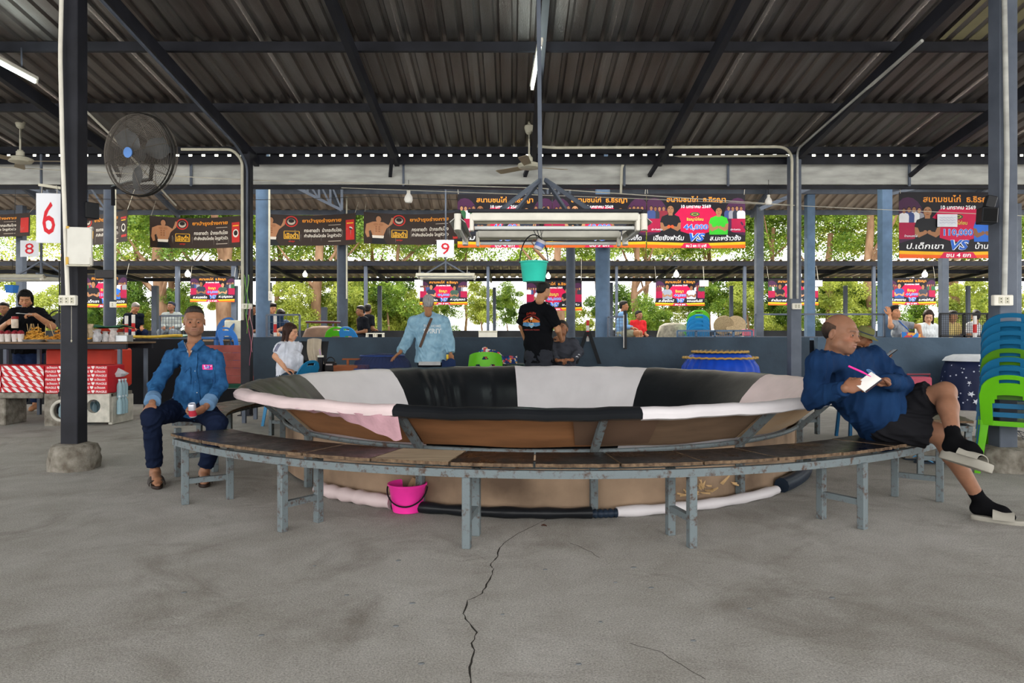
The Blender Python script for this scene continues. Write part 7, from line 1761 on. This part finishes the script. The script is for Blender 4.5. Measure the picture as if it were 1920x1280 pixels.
for i, (px, h, c) in enumerate([(158, .26, '#b8a488'), (166, .24, '#a8967c'), (174, .17, '#b5b2b0'), (184, .15, '#aaa8aa'), (195, .14, '#b3afae'), (205, .17, '#a89c98'), (214, .18, '#b1a8a4'), (224, .13, '#9c8f80')]):
    t = thing('snack_bag', ['tall clear bag of snacks right beside the post', 'second tall clear bag of snacks beside the post', 'crumpled clear bag third from the post', 'crumpled clear bag fourth from the post', 'low crumpled clear bag in the middle of the heap', 'clear bag in front of the red tub', 'puffed clear bag right of the red tub', 'small clear bag nearest the steel box'][i], 'bag', (X(px, 9.38), 9.36+.06*(i % 3), zt_+.003), group='clear snack bags')
    b = MB(); ph = i*1.7; b.lathe([(.001, 0), (.045, .0), (.058, h*.3), (.05, h*.6), (.03, h*.82), (.05, h*.98), (.001, h)], n=14, sy=.8, fn=lambda a, z, ph=ph: 1+.16*math.sin(3*a+ph+z*30)+.1*math.sin(7*a-ph)); b.build('film', mat('film_'+c, c, .3, 0, .3, 25, .7, 50), t, 50)
t = thing('tub', 'red tub with green cover behind the snack bags', 'tub', (X(203, 9.8), 9.8, zt_)); b = MB(); b.lathe([(.15, 0), (.19, .16), (.2, .17), (.19, .18), (.001, .17)], n=24); b.build('tub', plain('#b03a2c', .5), t, 40); b = MB(); b.grid(lambda u, v: ((u-.5)*.52, (v-.5)*.4, .19+.03*math.sin(u*7)*math.sin(v*5)+.02), 10, 6, thick=.01); b.build('cover', plain('#1d5a42', .7), t, True)
t = thing('steel_box', 'small steel box at the right end of the stall table', 'box', (X(223, 9.33), 9.42, zt_+.002)); b = MB(); b.box((0, 0, .045), (.2, .16, .09), ch=.006); b.build('box', TRAY, t)
t = thing('basket', 'small blue basket hanging at the left behind the seller', 'basket', P(22, 542, 11.5)); b = MB(); b.lathe([(.08, -.06), (.10, .06), (.105, .065)], n=4, M=Matrix.Rotation(PI/4, 3, 'Z')); b.build('bin', plain('#2a68b0', .5), t); b = MB(); b.tube([(0, 0, .06), (0, .15, 4.72-t.location.z)], .004, 5); b.build('string', WIREB, t)
t = thing('desk_fan', 'dark standing fan silhouette behind the seller\'s shoulder', 'fan', P(108, 600, 11.9)); b = MB(); b.tube([(.16*math.cos(a), 0, .16*math.sin(a)) for a in np.linspace(0, 2*PI, 24, endpoint=False)], .012, 6, False, True); b.build('guard', BLACKP, t, True); b = MB(); b.lathe([(.001, -.02), (.13, -.015), (.13, .015), (.001, .02)], n=16, M=Matrix.Rotation(PI/2, 3, 'X'), fn=lambda a, z: .65+.35*abs(math.sin(1.5*a))); b.build('blades', plain('#2a2c30', .5), t); b = MB(); b.bar((0, .05, -.1), (0, .05, -.86), .03); b.build('stand', BLACKP, t)
# yellow and green mats on the dark wall, wire guard
t = thing('floor_mat', 'green mat with yellow edge on top of the dark wall at left', 'mat', (X(290, 11.6), 11.9, 1.062)); b = MB(); b.grid(lambda u, v: ((u-.5)*1.0, -.38+.6*v, .03+.05*u*v+.008*math.sin(u*20)), 16, 5, thick=.01); b.build('green_sheet', plain('#1f4a3a', .8), t, True); b = MB(); b.tube([((u-.5)*1.0, -.40, .022+.028*u+.006*math.sin(u*9)) for u in np.linspace(0, 1, 14)], .024, 8); b.build('yellow_edge', mat('yellow_edge', '#b89a3a', .7, 0, .2, 12), t, True)
def guard(pa, pb, py0, py1, d, label, m, mesh=True, bars=2, cat='guard', nx=10, nz=5, posts=None):
    t = thing('wire_guard', label, cat, (0, 0, 0)); xa, xb, za, zb = X(pa, d), X(pb, d), Z(py1, d), Z(py0, d)
    for z in (za, zb): b = MB(); b.bar((xa, d, z), (xb, d, z), .03); b.build('rail', m, t)
    for k in range(bars): x = xa+(xb-xa)*k/(bars-1); b = MB(); b.bar((x, d, P0), (x, d, zb), .03); b.build('upright', m, t)
    if mesh:
        b = MB()
        for k in range(1, nx): x = xa+(xb-xa)*k/nx; b.bar((x, d, za), (x, d, zb), .006)
        for k in range(1, nz): z = za+(zb-za)*k/nz; b.bar((xa, d, z), (xb, d, z), .006)
        tag(b.build('wire_mesh', m, t), kind='stuff')
    return t
guard(300, 366, 592, 634, 12.6, 'grey wire guard frame behind the old man\'s head', STEEL, nx=12, nz=6)
guard(500, 562, 590, 632, 12.0, 'grey rail frame above the seated woman\'s head', STEEL, True, 2, nx=5, nz=3)
guard(1762, 1852, 588, 630, 11.9, 'black wire mesh guard on the wall right of the woman in white', BLACKP, nx=26, nz=12, bars=3)
guard(1416, 1658, 589, 632, 12.4, 'long grey rail behind the bald man\'s head', STEEL, False, 4)
guard(1140, 1172, 594, 632, 12.2, 'small wire frame beside the pale blue column', STEEL, nx=6, nz=6)
guard(1270, 1410, 620, 632, 12.3, 'low pale blue rail on the wall below the far stacked chairs', PIPEB, nx=30, nz=3, bars=5)
# warning poles
for px, py0, py1, d, lb in ((237, 592, 632, 12.2, 'red and white pole left of the far man with the phone'), (250, 590, 632, 12.3, 'second red and white pole by the far man with the phone'), (516, 592, 632, 12.2, 'red and white pole behind the rail above the woman'), (1102, 600, 640, 11.4, 'red and white strap pole on the wall right of the grey sweatshirt man'), (1828, 592, 630, 11.78, 'red pole behind the black wire guard')):
    t = thing('warning_pole', lb, 'pole', (X(px, d), d, 0)); za, zb = (Z(py1, d) if d < 11.65 else P0), Z(py0, d); n = 4 if d < 11.65 else 7
    for k in range(n): b = MB(); b.bar((0, 0, za+(zb-za)*k/n), (0, 0, za+(zb-za)*(k+1)/n), .045, ch=.004); b.build('band', plain('#b02a2a' if k % 2 else '#c9c5c0', .5), t)
t = thing('strap_stand', 'black strap looped over the wall right of the grey sweatshirt man', 'strap', (0, 0, 0))
for s in (-1, 1): b = MB(); b.grid(lambda u, v: P(1102+s*(2+20*v)+(u-.5)*7, 622+60*v, 11.35-.05*v), 1, 8, thick=.01); b.build('band', plain('#17191c', .7), t)
t = thing('black_pole', 'short black pole hanging down the wall near the pale blue column', 'pole', (0, 0, 0)); b = MB(); b.bar(P(1172, 582, 11.35), P(1172, 654, 11.35), .05, ch=.005); b.build('shaft', BLACKP, t); b = MB(); b.bar(P(1169.5, 590, 11.31), P(1169.5, 652, 11.31), .012); o = b.build('stripe', plain('#c9c5c0', .5), t); o['label'] = 'white stripe'

# red vinyl clad low stage beyond the ribbon post
rv = thing('red_stage', 'low stage clad with overlapping faded red boards behind the middle-left post', 'stage', (0, 0, 0)); REDV = mat('faded_red_board', '#8c4a44', .7, 0, .2, 5, .1, 20); xa, xb = X(374, 11.4), X(479, 11.5)
nb_ = 5
for k in range(nb_):
    z0, z1 = .34+.62*k/nb_, .34+.62*(k+1)/nb_; b = MB(); b.grid(lambda u, v: (xa+(xb-xa)*u, 11.42+.03*k+.02*v, z0+(z1-z0)*v*.96), 6, 1, thick=-.02); b.build('board', REDV, rv)
b = MB(); b.box(((xa+xb)/2, 11.38, .30), (xb-xa, .06, .07), ch=.005); o = b.build('green_edge', plain('#1f4a3a', .7), rv); b = MB(); b.box(((xa+xb)/2, 11.42, .13), (xb-xa, .05, .26)); b.build('plinth', WALLD, rv)
# things on the stand at the left
def stand_table(px, d, w_, zt, label, fl=None):
    fl = (P0 if d < 13.6 else PT) if fl is None else fl; t = thing('low_table', label, 'table', (X(px, d), d, fl)); H = zt-fl; b = MB(); b.box((0, 0, H-.015), (w_, .36, .03), ch=.005); b.build('tabletop', mat('table_board', '#6d5844', .6, 0, .25, 6), t)
    for sx in (-1, 1):
        for sy in (-1, 1): b = MB(); b.bar((sx*(w_/2-.03), sy*.14, 0), (sx*(w_/2-.03), sy*.14, H-.03), .03); b.build('leg', STEEL, t)
def plank_seat(pa, pb, d, zt, label):
    fl = P0 if d < 13.6 else PT; xa, xb = X(pa, d), X(pb, d); t = thing('plank_bench', label, 'bench', ((xa+xb)/2, d, fl)); b = MB(); b.box((0, 0, zt-fl-.02), (xb-xa, .5, .04), ch=.006); b.build('plank', mat('plank_brown', '#6e5a48', .7, 0, .2, 5), t)
    for k in range(4): b = MB(); b.box((-(xb-xa)/2+.1+(xb-xa-.2)*k/3, 0, (zt-fl-.04)/2), (.06, .4, zt-fl-.04)); b.build('support', STEELD, t)
plank_seat(215, 560, 16.35, 1.0, 'plank bench the far people sit on at the left of the stand'); plank_seat(655, 720, 16.1, 1.0, 'plank bench under the far black-shirted pair'); plank_seat(1140, 1225, 16.45, .96, 'plank bench under the far men in light blue and red')
plank_seat(1676, 1764, 12.45, .76, 'plank bench under the reclining man and woman in white'); plank_seat(1765, 1850, 14.25, .80, 'plank bench behind the black wire guard')
chair((X(428, 13), 13.1, P0), math.radians(60), '#205a9c', 'blue plastic chair on the stand right of the old man\'s head')
chair((X(410, 13.6), 13.8, PT), math.radians(-20), '#1f4f86', 'second blue chair on the stand behind the first, right of the old man')
t = thing('box_fan', 'pale square box fan on the stand behind the ribbon-hung post', 'fan', (X(440, 13.9), 13.9, 1.02)); stand_table(440, 13.9, .45, 1.02, 'low table under the pale box fan'); b = MB(); b.box((0, 0, .2), (.36, .14, .38), ch=.02); b.build('case', CREAM, t); b = MB(); b.lathe([(.13, -.08), (.15, -.09), (.13, -.075)], (0, 0, .2), 20, M=Matrix.Rotation(PI/2, 3, 'X') ); b.build('ring', BLACKP, t, True)
chair((X(632, 12.6), 12.5, P0), math.radians(205), '#4fa61e', 'bright green chair on the stand left of the round dark column')
chair((X(661, 12.4), 12.35, P0), math.radians(150), '#2f7fc0', 'tilted blue chair on the stand right of the round dark column')
def drape(name, label, cat, loc, rx, ry, h, m, ripple=.06, nfold=14, skirt=None, top=.75, parts=None, n=64):
    t = thing(name, label, cat, loc); b = MB()
    prof = [(1.02, 0), (1.0, h*.12), (.98, h*.45), (.90, h*.75), (top, h*.93), (top*.6, h*.99), (.001, h)]
    b.lathe([(r*rx, z) for r, z in prof], n=n, sy=ry/rx, fn=lambda a, z: 1+ripple*math.sin(nfold*a+1.5*math.sin(3*a))*max(0, 1-z/h)**.7+ripple*.4*math.sin(nfold*2.3*a)*max(0, 1-z/h)); b.build('cover', m, t, 60); return t
drape('covered_basket', 'low basket under a brown cloth on the stand beside the green chair', 'basket', (X(608, 13.0), 12.95, P0), .42, .4, .84, mat('brown_cloth', '#6b5446', .85, 0, .2, 6, .3, 30), .03)
t = thing('folding_table', 'small table with dark red cloth top on the stand left of the green chair', 'table', (X(606, 14.1), 14.1, PT)); b = MB(); b.box((0, 0, .72), (.56, .5, .03), ch=.006); b.build('tabletop', plain('#55232a', .7), t); b = MB(); b.box((0, 0, .742), (.58, .52, .012)); b.build('sheet', plain('#8d8f96', .6), t)
for sx in (-1, 1): b = MB(); b.bar((sx*.25, -.2, 0), (sx*.25, -.2, .70), .03); b.build('leg', STEEL, t)
for i, px in enumerate((695, 712)):
    t = thing('white_stool', ['low white plastic stool under the black-shirted pair, left one', 'low white plastic stool under the black-shirted pair, right one'][i], 'stool', (X(px, 14.4), 14.4, PT), group='white stools'); b = MB(); b.box((0, 0, .50), (.17, .17, .02), ch=.005); b.build('seat', WHITEP, t)
    for sx in (-1, 1):
        for sy in (-1, 1): b = MB(); b.bar((sx*.07, sy*.07, .49), (sx*.10, sy*.10, 0), .02); b.build('leg', WHITEP, t)
t = thing('foam_box', 'pale foam box on the stand left of the black T-shirt man', 'box', (X(915, 14), 14.0, 1.06)); stand_table(915, 14.0, .5, 1.06, 'low table under the pale foam box'); b = MB(); b.box((0, 0, .06), (.36, .25, .12), ch=.01); b.build('body', WHITEP, t); b = MB(); b.box((0, 0, .13), (.37, .26, .03), ch=.006); b.build('lid', CREAM, t)
drape('covered_basket', 'grey patterned covered basket on the stand left of the far stacked chairs', 'basket', (X(1261, 13.1), 13.05, P0), .33, .33, .90, mat('grey_pattern', '#6f6a60', .8, 0, .5, 14, .2, 30, col2='#a39c8c'), .02)
for k, c in enumerate(('#2f86c0', '#2f86c0', '#2f86c0', '#2b90c8', '#6cc22e')): chair((X(1307, 12.7), 12.7, P0+.075*k), PI, c, ['lowest blue chair of the far stack on the stand', 'second blue chair of the far stack on the stand', 'third blue chair of the far stack on the stand', 'fourth blue chair of the far stack, below the green one', 'green chair on top of the far stack on the stand'][k], 'far stack of chairs')
chair((X(1292, 13.2), 13.25, P0), PI, '#3c8a2a', 'green chair behind the far stack of blue chairs')
t = thing('folded_basket', 'pair of tan woven fans leaning on the stand right of far chairs', 'basket', (X(1368, 14), 14, 1.12)); stand_table(1368, 14, .6, 1.12, 'low table under the woven fans'); 
for s, a in ((-1, .2), (1, -.7)): b = MB(); b.lathe([(.001, 0), (.2, .005), (.2, .02), (.001, .02)], (s*.12, 0, .19), 20, M=Matrix.Rotation(a, 3, 'Y') @ Matrix.Rotation(1.2*s, 3, 'X')); b.build('panel', mat('woven', '#a08d70', .9, 0, .3, 60, .5, 80), t)
t = thing('pink_crate', 'small pink crate on the stand right of the woven fans', 'crate', (X(1404, 13.4), 13.4, 1.10)); stand_table(1404, 13.4, .3, 1.10, 'low table under the pink crate'); b = MB(); b.box((0, 0, .06), (.2, .2, .12), ch=.01); b.build('bin', plain('#c05a6a', .6), t); b = MB(); b.box((0, 0, .125), (.21, .21, .012), ch=.004); b.build('rim', plain('#c05a6a', .6), t)
# ================================================================== THINGS BEHIND THE RING
chw = chair((X(566, 8.8), 8.8, 0), math.radians(248), '#1f6f9a', 'blue plastic chair in front of the woman in white football shirt')
t = thing('low_table', 'beige board the woman in white football shirt sits on', 'bench', (X(512, 9.2), 9.25, 0)); b = MB(); b.box((0, 0, .43), (.75, .5, .04), ch=.01); b.build('board', mat('beige_board', '#a3917c', .7, 0, .2, 5), t)
for sx in (-1, 1):
    for sy in (-1, 1): b = MB(); b.bar((sx*.32, sy*.2, 0), (sx*.32, sy*.2, .41), .045); b.build('leg', STEEL, t)
t = thing('draped_chair', 'black chair back with cream and black striped jacket hung over it', 'chair', (X(585, 9.9), 9.9, 0))
b = MB(); b.grid(lambda u, v: (-.19+.40*u-.02*math.sin(v*3), .02+.10*v*v-.03*math.sin(PI*u), .42+.62*v), 10, 10, thick=.02); b.build('backrest', BLACKP, t, True)
b = MB(); b.box((0, -.22, .43), (.42, .42, .04), ch=.012); b.build('seat', BLACKP, t)
for sx in (-1, 1):
    for sy in (-.42, 0): b = MB(); b.bar((sx*.18, sy, 0), (sx*.18, sy, .42), .03); b.build('leg', BLACKP, t)
t = thing('jacket', 'cream and black striped jacket draped over the black chair back', 'jacket', (X(585, 9.9), 9.9, 0)); CREAMC = cloth('cream_cloth', '#b8ab98', .12)
b = MB(); b.grid(lambda u, v: (-.06+.20*u+.05*v-.02*math.sin(v*5), -.04-.05*math.sin(PI*u)-.02*math.sin(u*14)+.1*(1-v)*.3, 1.065-.50*v+.02*math.sin(u*3)), 14, 12, thick=-.02); b.build('sleeve', CREAMC, t, True)
b = MB(); b.grid(lambda u, v: (-.20+.52*u, -.075-.035*math.sin(PI*u)-.012*math.sin(u*17+v*4), .80-.42*v-.10*u), 18, 10, thick=-.02); b.build('body', cloth('black_cloth', '#101012', .1), t, True)
for k in range(3): b = MB(); b.tube([(-.19+.05*k*0+.18*u, -.105-.02*math.sin(PI*u), .74-.04*k-.14*u) for u in np.linspace(0, 1, 8)], .006, 5); b.build('stripe', CREAMC, t, True); b = MB(); b.tube([(.07+.17*u, -.128-.01*math.sin(PI*u), .56-.035*k-.07*u) for u in np.linspace(0, 1, 8)], .006, 5); b.build('stripe', CREAMC, t, True)
gz = .58
t = thing('side_table', 'low dark table carrying the tumbler, bag and wooden box', 'table', (X(640, 9.9), 9.9, 0)); b = MB(); b.box((0, .1, .60), (1.0, .5, .04), ch=.008); b.build('tabletop', WALLD, t)
for sx in (-1, 1): b = MB(); b.bar((sx*.45, .1, 0), (sx*.45, .1, .58), .05); b.build('leg', STEELD, t)
tz = .622
t = thing('tumbler', 'black tumbler with white lid and pale straw behind the ring', 'cup', (X(601, 9.75), 9.75, tz)); b = MB(); b.lathe([(.001, 0), (.032, 0), (.04, .17), (.041, .2)], n=18); b.build('cup', plain('#1a1a1f', .35), t, 40); b = MB(); b.lathe([(.043, .2), (.043, .225), (.001, .23)], n=18); b.build('lid', WHITEP, t, 40); b = MB(); b.bar((0, 0, .22), (-.012, 0, .31), .012); b.build('straw', plain('#b08ab8', .5), t)
t = thing('handbag', 'small black handbag beside the tumbler', 'bag', (X(620, 9.75), 9.75, tz)); b = MB(); b.box((0, 0, .07), (.15, .1, .14), ch=.02); b.build('body', plain('#1c191a', .45), t); b = MB(); b.tube([(.06*math.cos(a), 0, .13+.07*math.sin(a)) for a in np.linspace(0, PI, 12)], .007, 6); b.build('handle', plain('#1c191a', .45), t, True); b = MB(); b.box((-.01, -.052, .10), (.09, .004, .02)); o = b.build('clasp', plain('#9a8f8c', .4, .5), t)
t = thing('wooden_box', 'brown wooden tool box with handle behind the ring', 'box', (X(659, 9.8), 9.8, tz-.03)); WOODB = mat('brown_wood', '#7d4526', .5, 0, .25, 4, .1, 30, stretch=(1, 8, 8)); b = MB(); b.box((0, 0, .06), (.45, .22, .12), ch=.006); b.build('body', WOODB, t); b = MB(); b.box((0, -.112, .10), (.44, .008, .02)); b.build('lip', WOODB, t); b = MB(); b.box((0, 0, .20), (.26, .03, .025), ch=.004); b.box((-.05, 0, .15), (.03, .03, .08)); b.build('handle', WOODB, t)
# netted dome
t = thing('net_dome', 'dark blue net dome cage behind the ring', 'cage', (X(716, 9.9), 9.95, 0)); b = MB(); R = .44; NET = mat('net_blue', '#2a3560', .7, 0, .1, 10, alpha=.55)
prof = [(R, 0), (R, .45), (.97*R, .62), (.85*R, .76), (.62*R, .85), (.001, .875)]
b.lathe(prof, n=48); b.build('net', NET, t, 60)
for q in ((1.0, .5), (.97, .66), (.70, .84)): b = MB(); b.tube([(R*q[0]*math.cos(a), R*q[0]*math.sin(a), q[1]) for a in np.linspace(0, 2*PI, 40, endpoint=False)], .009, 6, False, True); b.build('hoop', plain('#27407c', .5), t, True)
b = MB()
for k in range(44):
    a = 2*PI*k/44; b.tube([(r*math.cos(a+z*.6)*1.003, r*math.sin(a+z*.6)*1.003, z) for r, z in prof[1:5]], .0022, 3)
tag(b.build('net_cords', plain('#1d2544', .7), t), kind='stuff')
# green child chair with floral cloth
t = thing('baby_chair', 'bright green child chair back with round cut-outs behind the ring', 'chair', (X(910, 9.95), 9.95, 0)); GREENP = plain('#5fae22', .35)
def gb(u, v): s = 2*u-1; return (s*.25*(1-.10*v*v), -.10*(1-s*s)+.06*v, .56+.34*v-.045*abs(s)**3*v-.01)
def gm(i, j):
    u, v = (i+.5)/32*2-1, (j+.5)/16
    if (abs(u)/.18)**2+((v-.74)/.075)**2 < 1: return True
    return ((abs(abs(u)-.45))/.20)**2+((v-.38)/.12)**2 < 1
b = MB(); b.grid(gb, 32, 16, gm, thick=.014); b.build('backrest', GREENP, t, 60); b = MB(); b.box((0, -.2, .53), (.46, .4, .04), ch=.012); b.build('seat', GREENP, t)
for sx in (-1, 1):
    for sy in (-.38, -.02): b = MB(); b.bar((sx*.19, sy, .52), (sx*.22, sy, 0), .04); b.build('leg', GREENP, t)
FLOR = mat('floral', '#28407a', .8, 0, 0, 5)
def floral():
    m = FLOR; N = m.node_tree.nodes; L = m.node_tree.links; vo = N.new('ShaderNodeTexVoronoi'); vo.inputs['Scale'].default_value = 34; tc = [n for n in N if n.type == 'TEX_COORD'][0]; L.new(tc.outputs['Object'], vo.inputs['Vector'])
    r = N.new('ShaderNodeValToRGB'); r.color_ramp.interpolation = 'CONSTANT'; e = r.color_ramp.elements; e[0].color = (*lin('#20356a'), 1); e[1].position = .85; e[1].color = (*lin('#d8d0c8'), 1)
    for p_, c_ in ((.35, '#c04a50'), (.5, '#2f6aa0'), (.62, '#d8a04a'), (.74, '#1d2b55')): q = e.new(p_); q.color = (*lin(c_), 1)
    sp = N.new('ShaderNodeSeparateColor'); L.new(vo.outputs['Color'], sp.inputs[0]); L.new(sp.outputs[0], r.inputs[0]); L.new(r.outputs[0], N['Principled BSDF'].inputs['Base Color'])
floral()
t = thing('floral_cushion', 'floral blue and pink cloth bundle behind the green child chair', 'cloth', (X(936, 10.2), 10.25, 0)); b = MB(); b.grid(lambda u, v: (-.30+.56*u, .1*v-.05*math.sin(PI*u), .62+.32*v**.6*(.8+.2*math.sin(u*5+.6))+.015*math.sin(u*19+v*5)), 24, 10, thick=.10); b.build('cloth', FLOR, t, True)
t = thing('grid_crate', 'dark green wire crate beside the black T-shirt man behind the ring', 'crate', (X(960, 10.3), 10.35, 0)); b = MB(); b.box((0, 0, .36), (.36, .36, .70), ch=.01); b.build('bin', mat('dark_green', '#1f2d2a', .7, 0, .1, 5), t)
b = MB()
for k in range(7): x = -.17+.34*k/6; b.bar((x, -.185, .02), (x, -.185, .70), .006)
for k in range(9): z = .04+.66*k/8; b.bar((-.18, -.185, z), (.18, -.185, z), .006)
tag(b.build('wire_mesh', plain('#4f6a62', .6), t), kind='stuff')
b = MB(); t = thing('stool', 'dark cushion stool under the seated man in grey sweatshirt', 'stool', (X(1066, 10.1), 10.1, 0)); b.box((0, .05, .40), (.7, .4, .06), ch=.02); b.build('cushion', plain('#2c2a2a', .7), t)
for sx in (-1, 1): b = MB(); b.bar((sx*.3, .05, 0), (sx*.3, .05, .38), .05); b.build('leg', STEELD, t)
# blue skirted basket with gold braid
bs_ = drape('skirted_basket', 'basket in shiny royal blue gathered cloth with gold braid behind ring', 'basket', (X(1352, 10.2), 10.25, 0), .60, .5, .90, mat('royal_blue', '#1440a8', .4, 0, .15, 6, .1, 40), .035, 26, top=.72, n=160)
GOLD = plain('#b08d4a', .6)
for z, r0, ya in ((.885, .40, 0), (.80, .53, 0)):
    b = MB(); b.tube([(r0*math.cos(a), r0*.82*math.sin(a), z+.006*math.sin(a*31)) for a in np.linspace(0, 2*PI, 90, endpoint=False)], .015, 6, False, True); b.build('gold_braid', GOLD, bs_, True)
b = MB(); b.lathe([(.001, .90), (.37, .897), (.39, .88)], n=30, sy=.82); b.build('top_panel', plain('#141a2a', .7), bs_)
# starry cover at right
STAR = mat('starry', '#18203e', .55, 0, .15, 5, .2, 20)
def starc():
    N = STAR.node_tree.nodes; L = STAR.node_tree.links; tc = [n for n in N if n.type == 'TEX_COORD'][0]; vo = N.new('ShaderNodeTexVoronoi'); vo.inputs['Scale'].default_value = 13; L.new(tc.outputs['Object'], vo.inputs['Vector'])
    lt = N.new('ShaderNodeMath'); lt.operation = 'LESS_THAN'; lt.inputs[1].default_value = .15; L.new(vo.outputs['Distance'], lt.inputs[0]); mx = N.new('ShaderNodeMix'); mx.data_type = 'RGBA'; L.new(lt.outputs[0], mx.inputs[0]); mx.inputs[6].default_value = (*lin('#18203e'), 1); mx.inputs[7].default_value = (*lin('#b5bac8'), 1); L.new(mx.outputs[2], N['Principled BSDF'].inputs['Base Color'])
starc()
sc_ = drape('starry_basket', 'tall round basket under a navy cover printed with white stars', 'basket', (X(1818, 11.0), 10.85, 0), .52, .42, .80, STAR, .03, 12, top=.8)
b = MB(); rs = random.Random(3)
for k in range(16):
    a = -PI/2+rs.uniform(-1.25, 1.25); z = rs.uniform(.12, .66); r_ = .525; s = rs.uniform(.022, .05)
    b.cur = lin('#c5c9d4'); c = Vector((math.cos(a)*(r_+.02), math.sin(a)*(r_*.81+.02), z)); tx = Vector((-math.sin(a), math.cos(a)*.8, 0)).normalized(); ph = rs.uniform(0, 1)
    b.add([c+tx*(math.sin(q*PI/5+ph)*(s if q % 2 == 0 else s*.4))+Vector((0, 0, math.cos(q*PI/5+ph)*(s if q % 2 == 0 else s*.4))) for q in range(10)]+[c], [(q, (q+1) % 10, 10) for q in range(10)])
b.build('printed_stars', PRINT, sc_)
b = MB(); b.lathe([(.001, .83), (.32, .825), (.42, .79), (.47, .73)], n=40, sy=.81, fn=lambda a, z: 1+.04*math.sin(9*a)); o = b.build('top_cloth', cloth('pale_top', '#b9bcc0', .1), sc_, True); o['label'] = 'pale cloth top'
t = thing('cool_box', 'small pink cool box with handle on the floor by the wall', 'cool box', (X(1718, 10.6), 10.6, .30)); PINKB = plain('#a8485a', .5); b = MB(); b.box((0, 0, .1), (.36, .22, .2), ch=.02); b.build('body', PINKB, t); b = MB(); b.tube([(-.17, -.02, .14), (-.17, -.06, .24), (.17, -.06, .24), (.17, -.02, .14)], .012, 6); b.build('handle', plain('#7a2f3c', .5), t, True)
t = thing('water_bottle', 'squat clear bottle with lime green cap by the wall', 'bottle', (X(1689, 10.6), 10.6, .30)); b = MB(); b.lathe([(.001, 0), (.09, 0), (.1, .02), (.1, .12), (.05, .19), (.03, .2), (.03, .22)], n=20); b.build('body', mat('bottle_grey', '#5e6a5c', .25, 0, .1, 6), t, 60); b = MB(); b.lathe([(.035, .21), (.035, .25), (.001, .26)], n=14); b.build('cap', plain('#a8c828', .5), t, 40); b = MB(); b.tube([(.022*math.cos(a), 0, .28+.04*math.sin(a)) for a in np.linspace(-.6, PI+.6, 12)], .006, 6); b.build('ring', plain('#a8c828', .5), t, True)
t = thing('plank_bench', 'low plank bench against the wall carrying the cool box', 'bench', (X(1720, 10.65), 10.65, 0)); b = MB(); b.box((-.05, 0, .28), (.8, .35, .035), ch=.006); b.build('plank', mat('plank_brown', '#6e5a48', .7, 0, .2, 5), t)
for sx in (-1, 1): b = MB(); b.box((-.05+sx*.32, 0, .13), (.08, .3, .26)); b.build('support', STEELD, t)
t = thing('wire_ball', 'coil of thin wire netting behind the chair stack at the right edge', 'netting', (X(1912, 6.5), 6.55, .12)); b = MB(); rs = random.Random(8)
for k in range(14):
    M = Matrix.Rotation(rs.uniform(0, 3), 3, 'X') @ Matrix.Rotation(rs.uniform(0, 3), 3, 'Y'); b.tube([M @ Vector((.13*math.cos(a), .13*math.sin(a), 0)) for a in np.linspace(0, 2*PI, 20, endpoint=False)], .002, 3, False, True)
tag(b.build('wire', STEEL, t), kind='stuff')
# jeans knees of a man hidden behind the bald man
t = thing('plastic_stool', 'plastic stool under the man in olive bucket hat', 'stool', (X(1612, 7.7), 7.75, 0)); b = MB(); b.box((0, 0, .42), (.34, .34, .03), ch=.01); b.build('seat', plain('#1f5f8c', .4), t)
for sx in (-1, 1):
    for sy in (-1, 1): b = MB(); b.bar((sx*.13, sy*.13, .41), (sx*.16, sy*.16, 0), .03); b.build('leg', plain('#1f5f8c', .4), t)
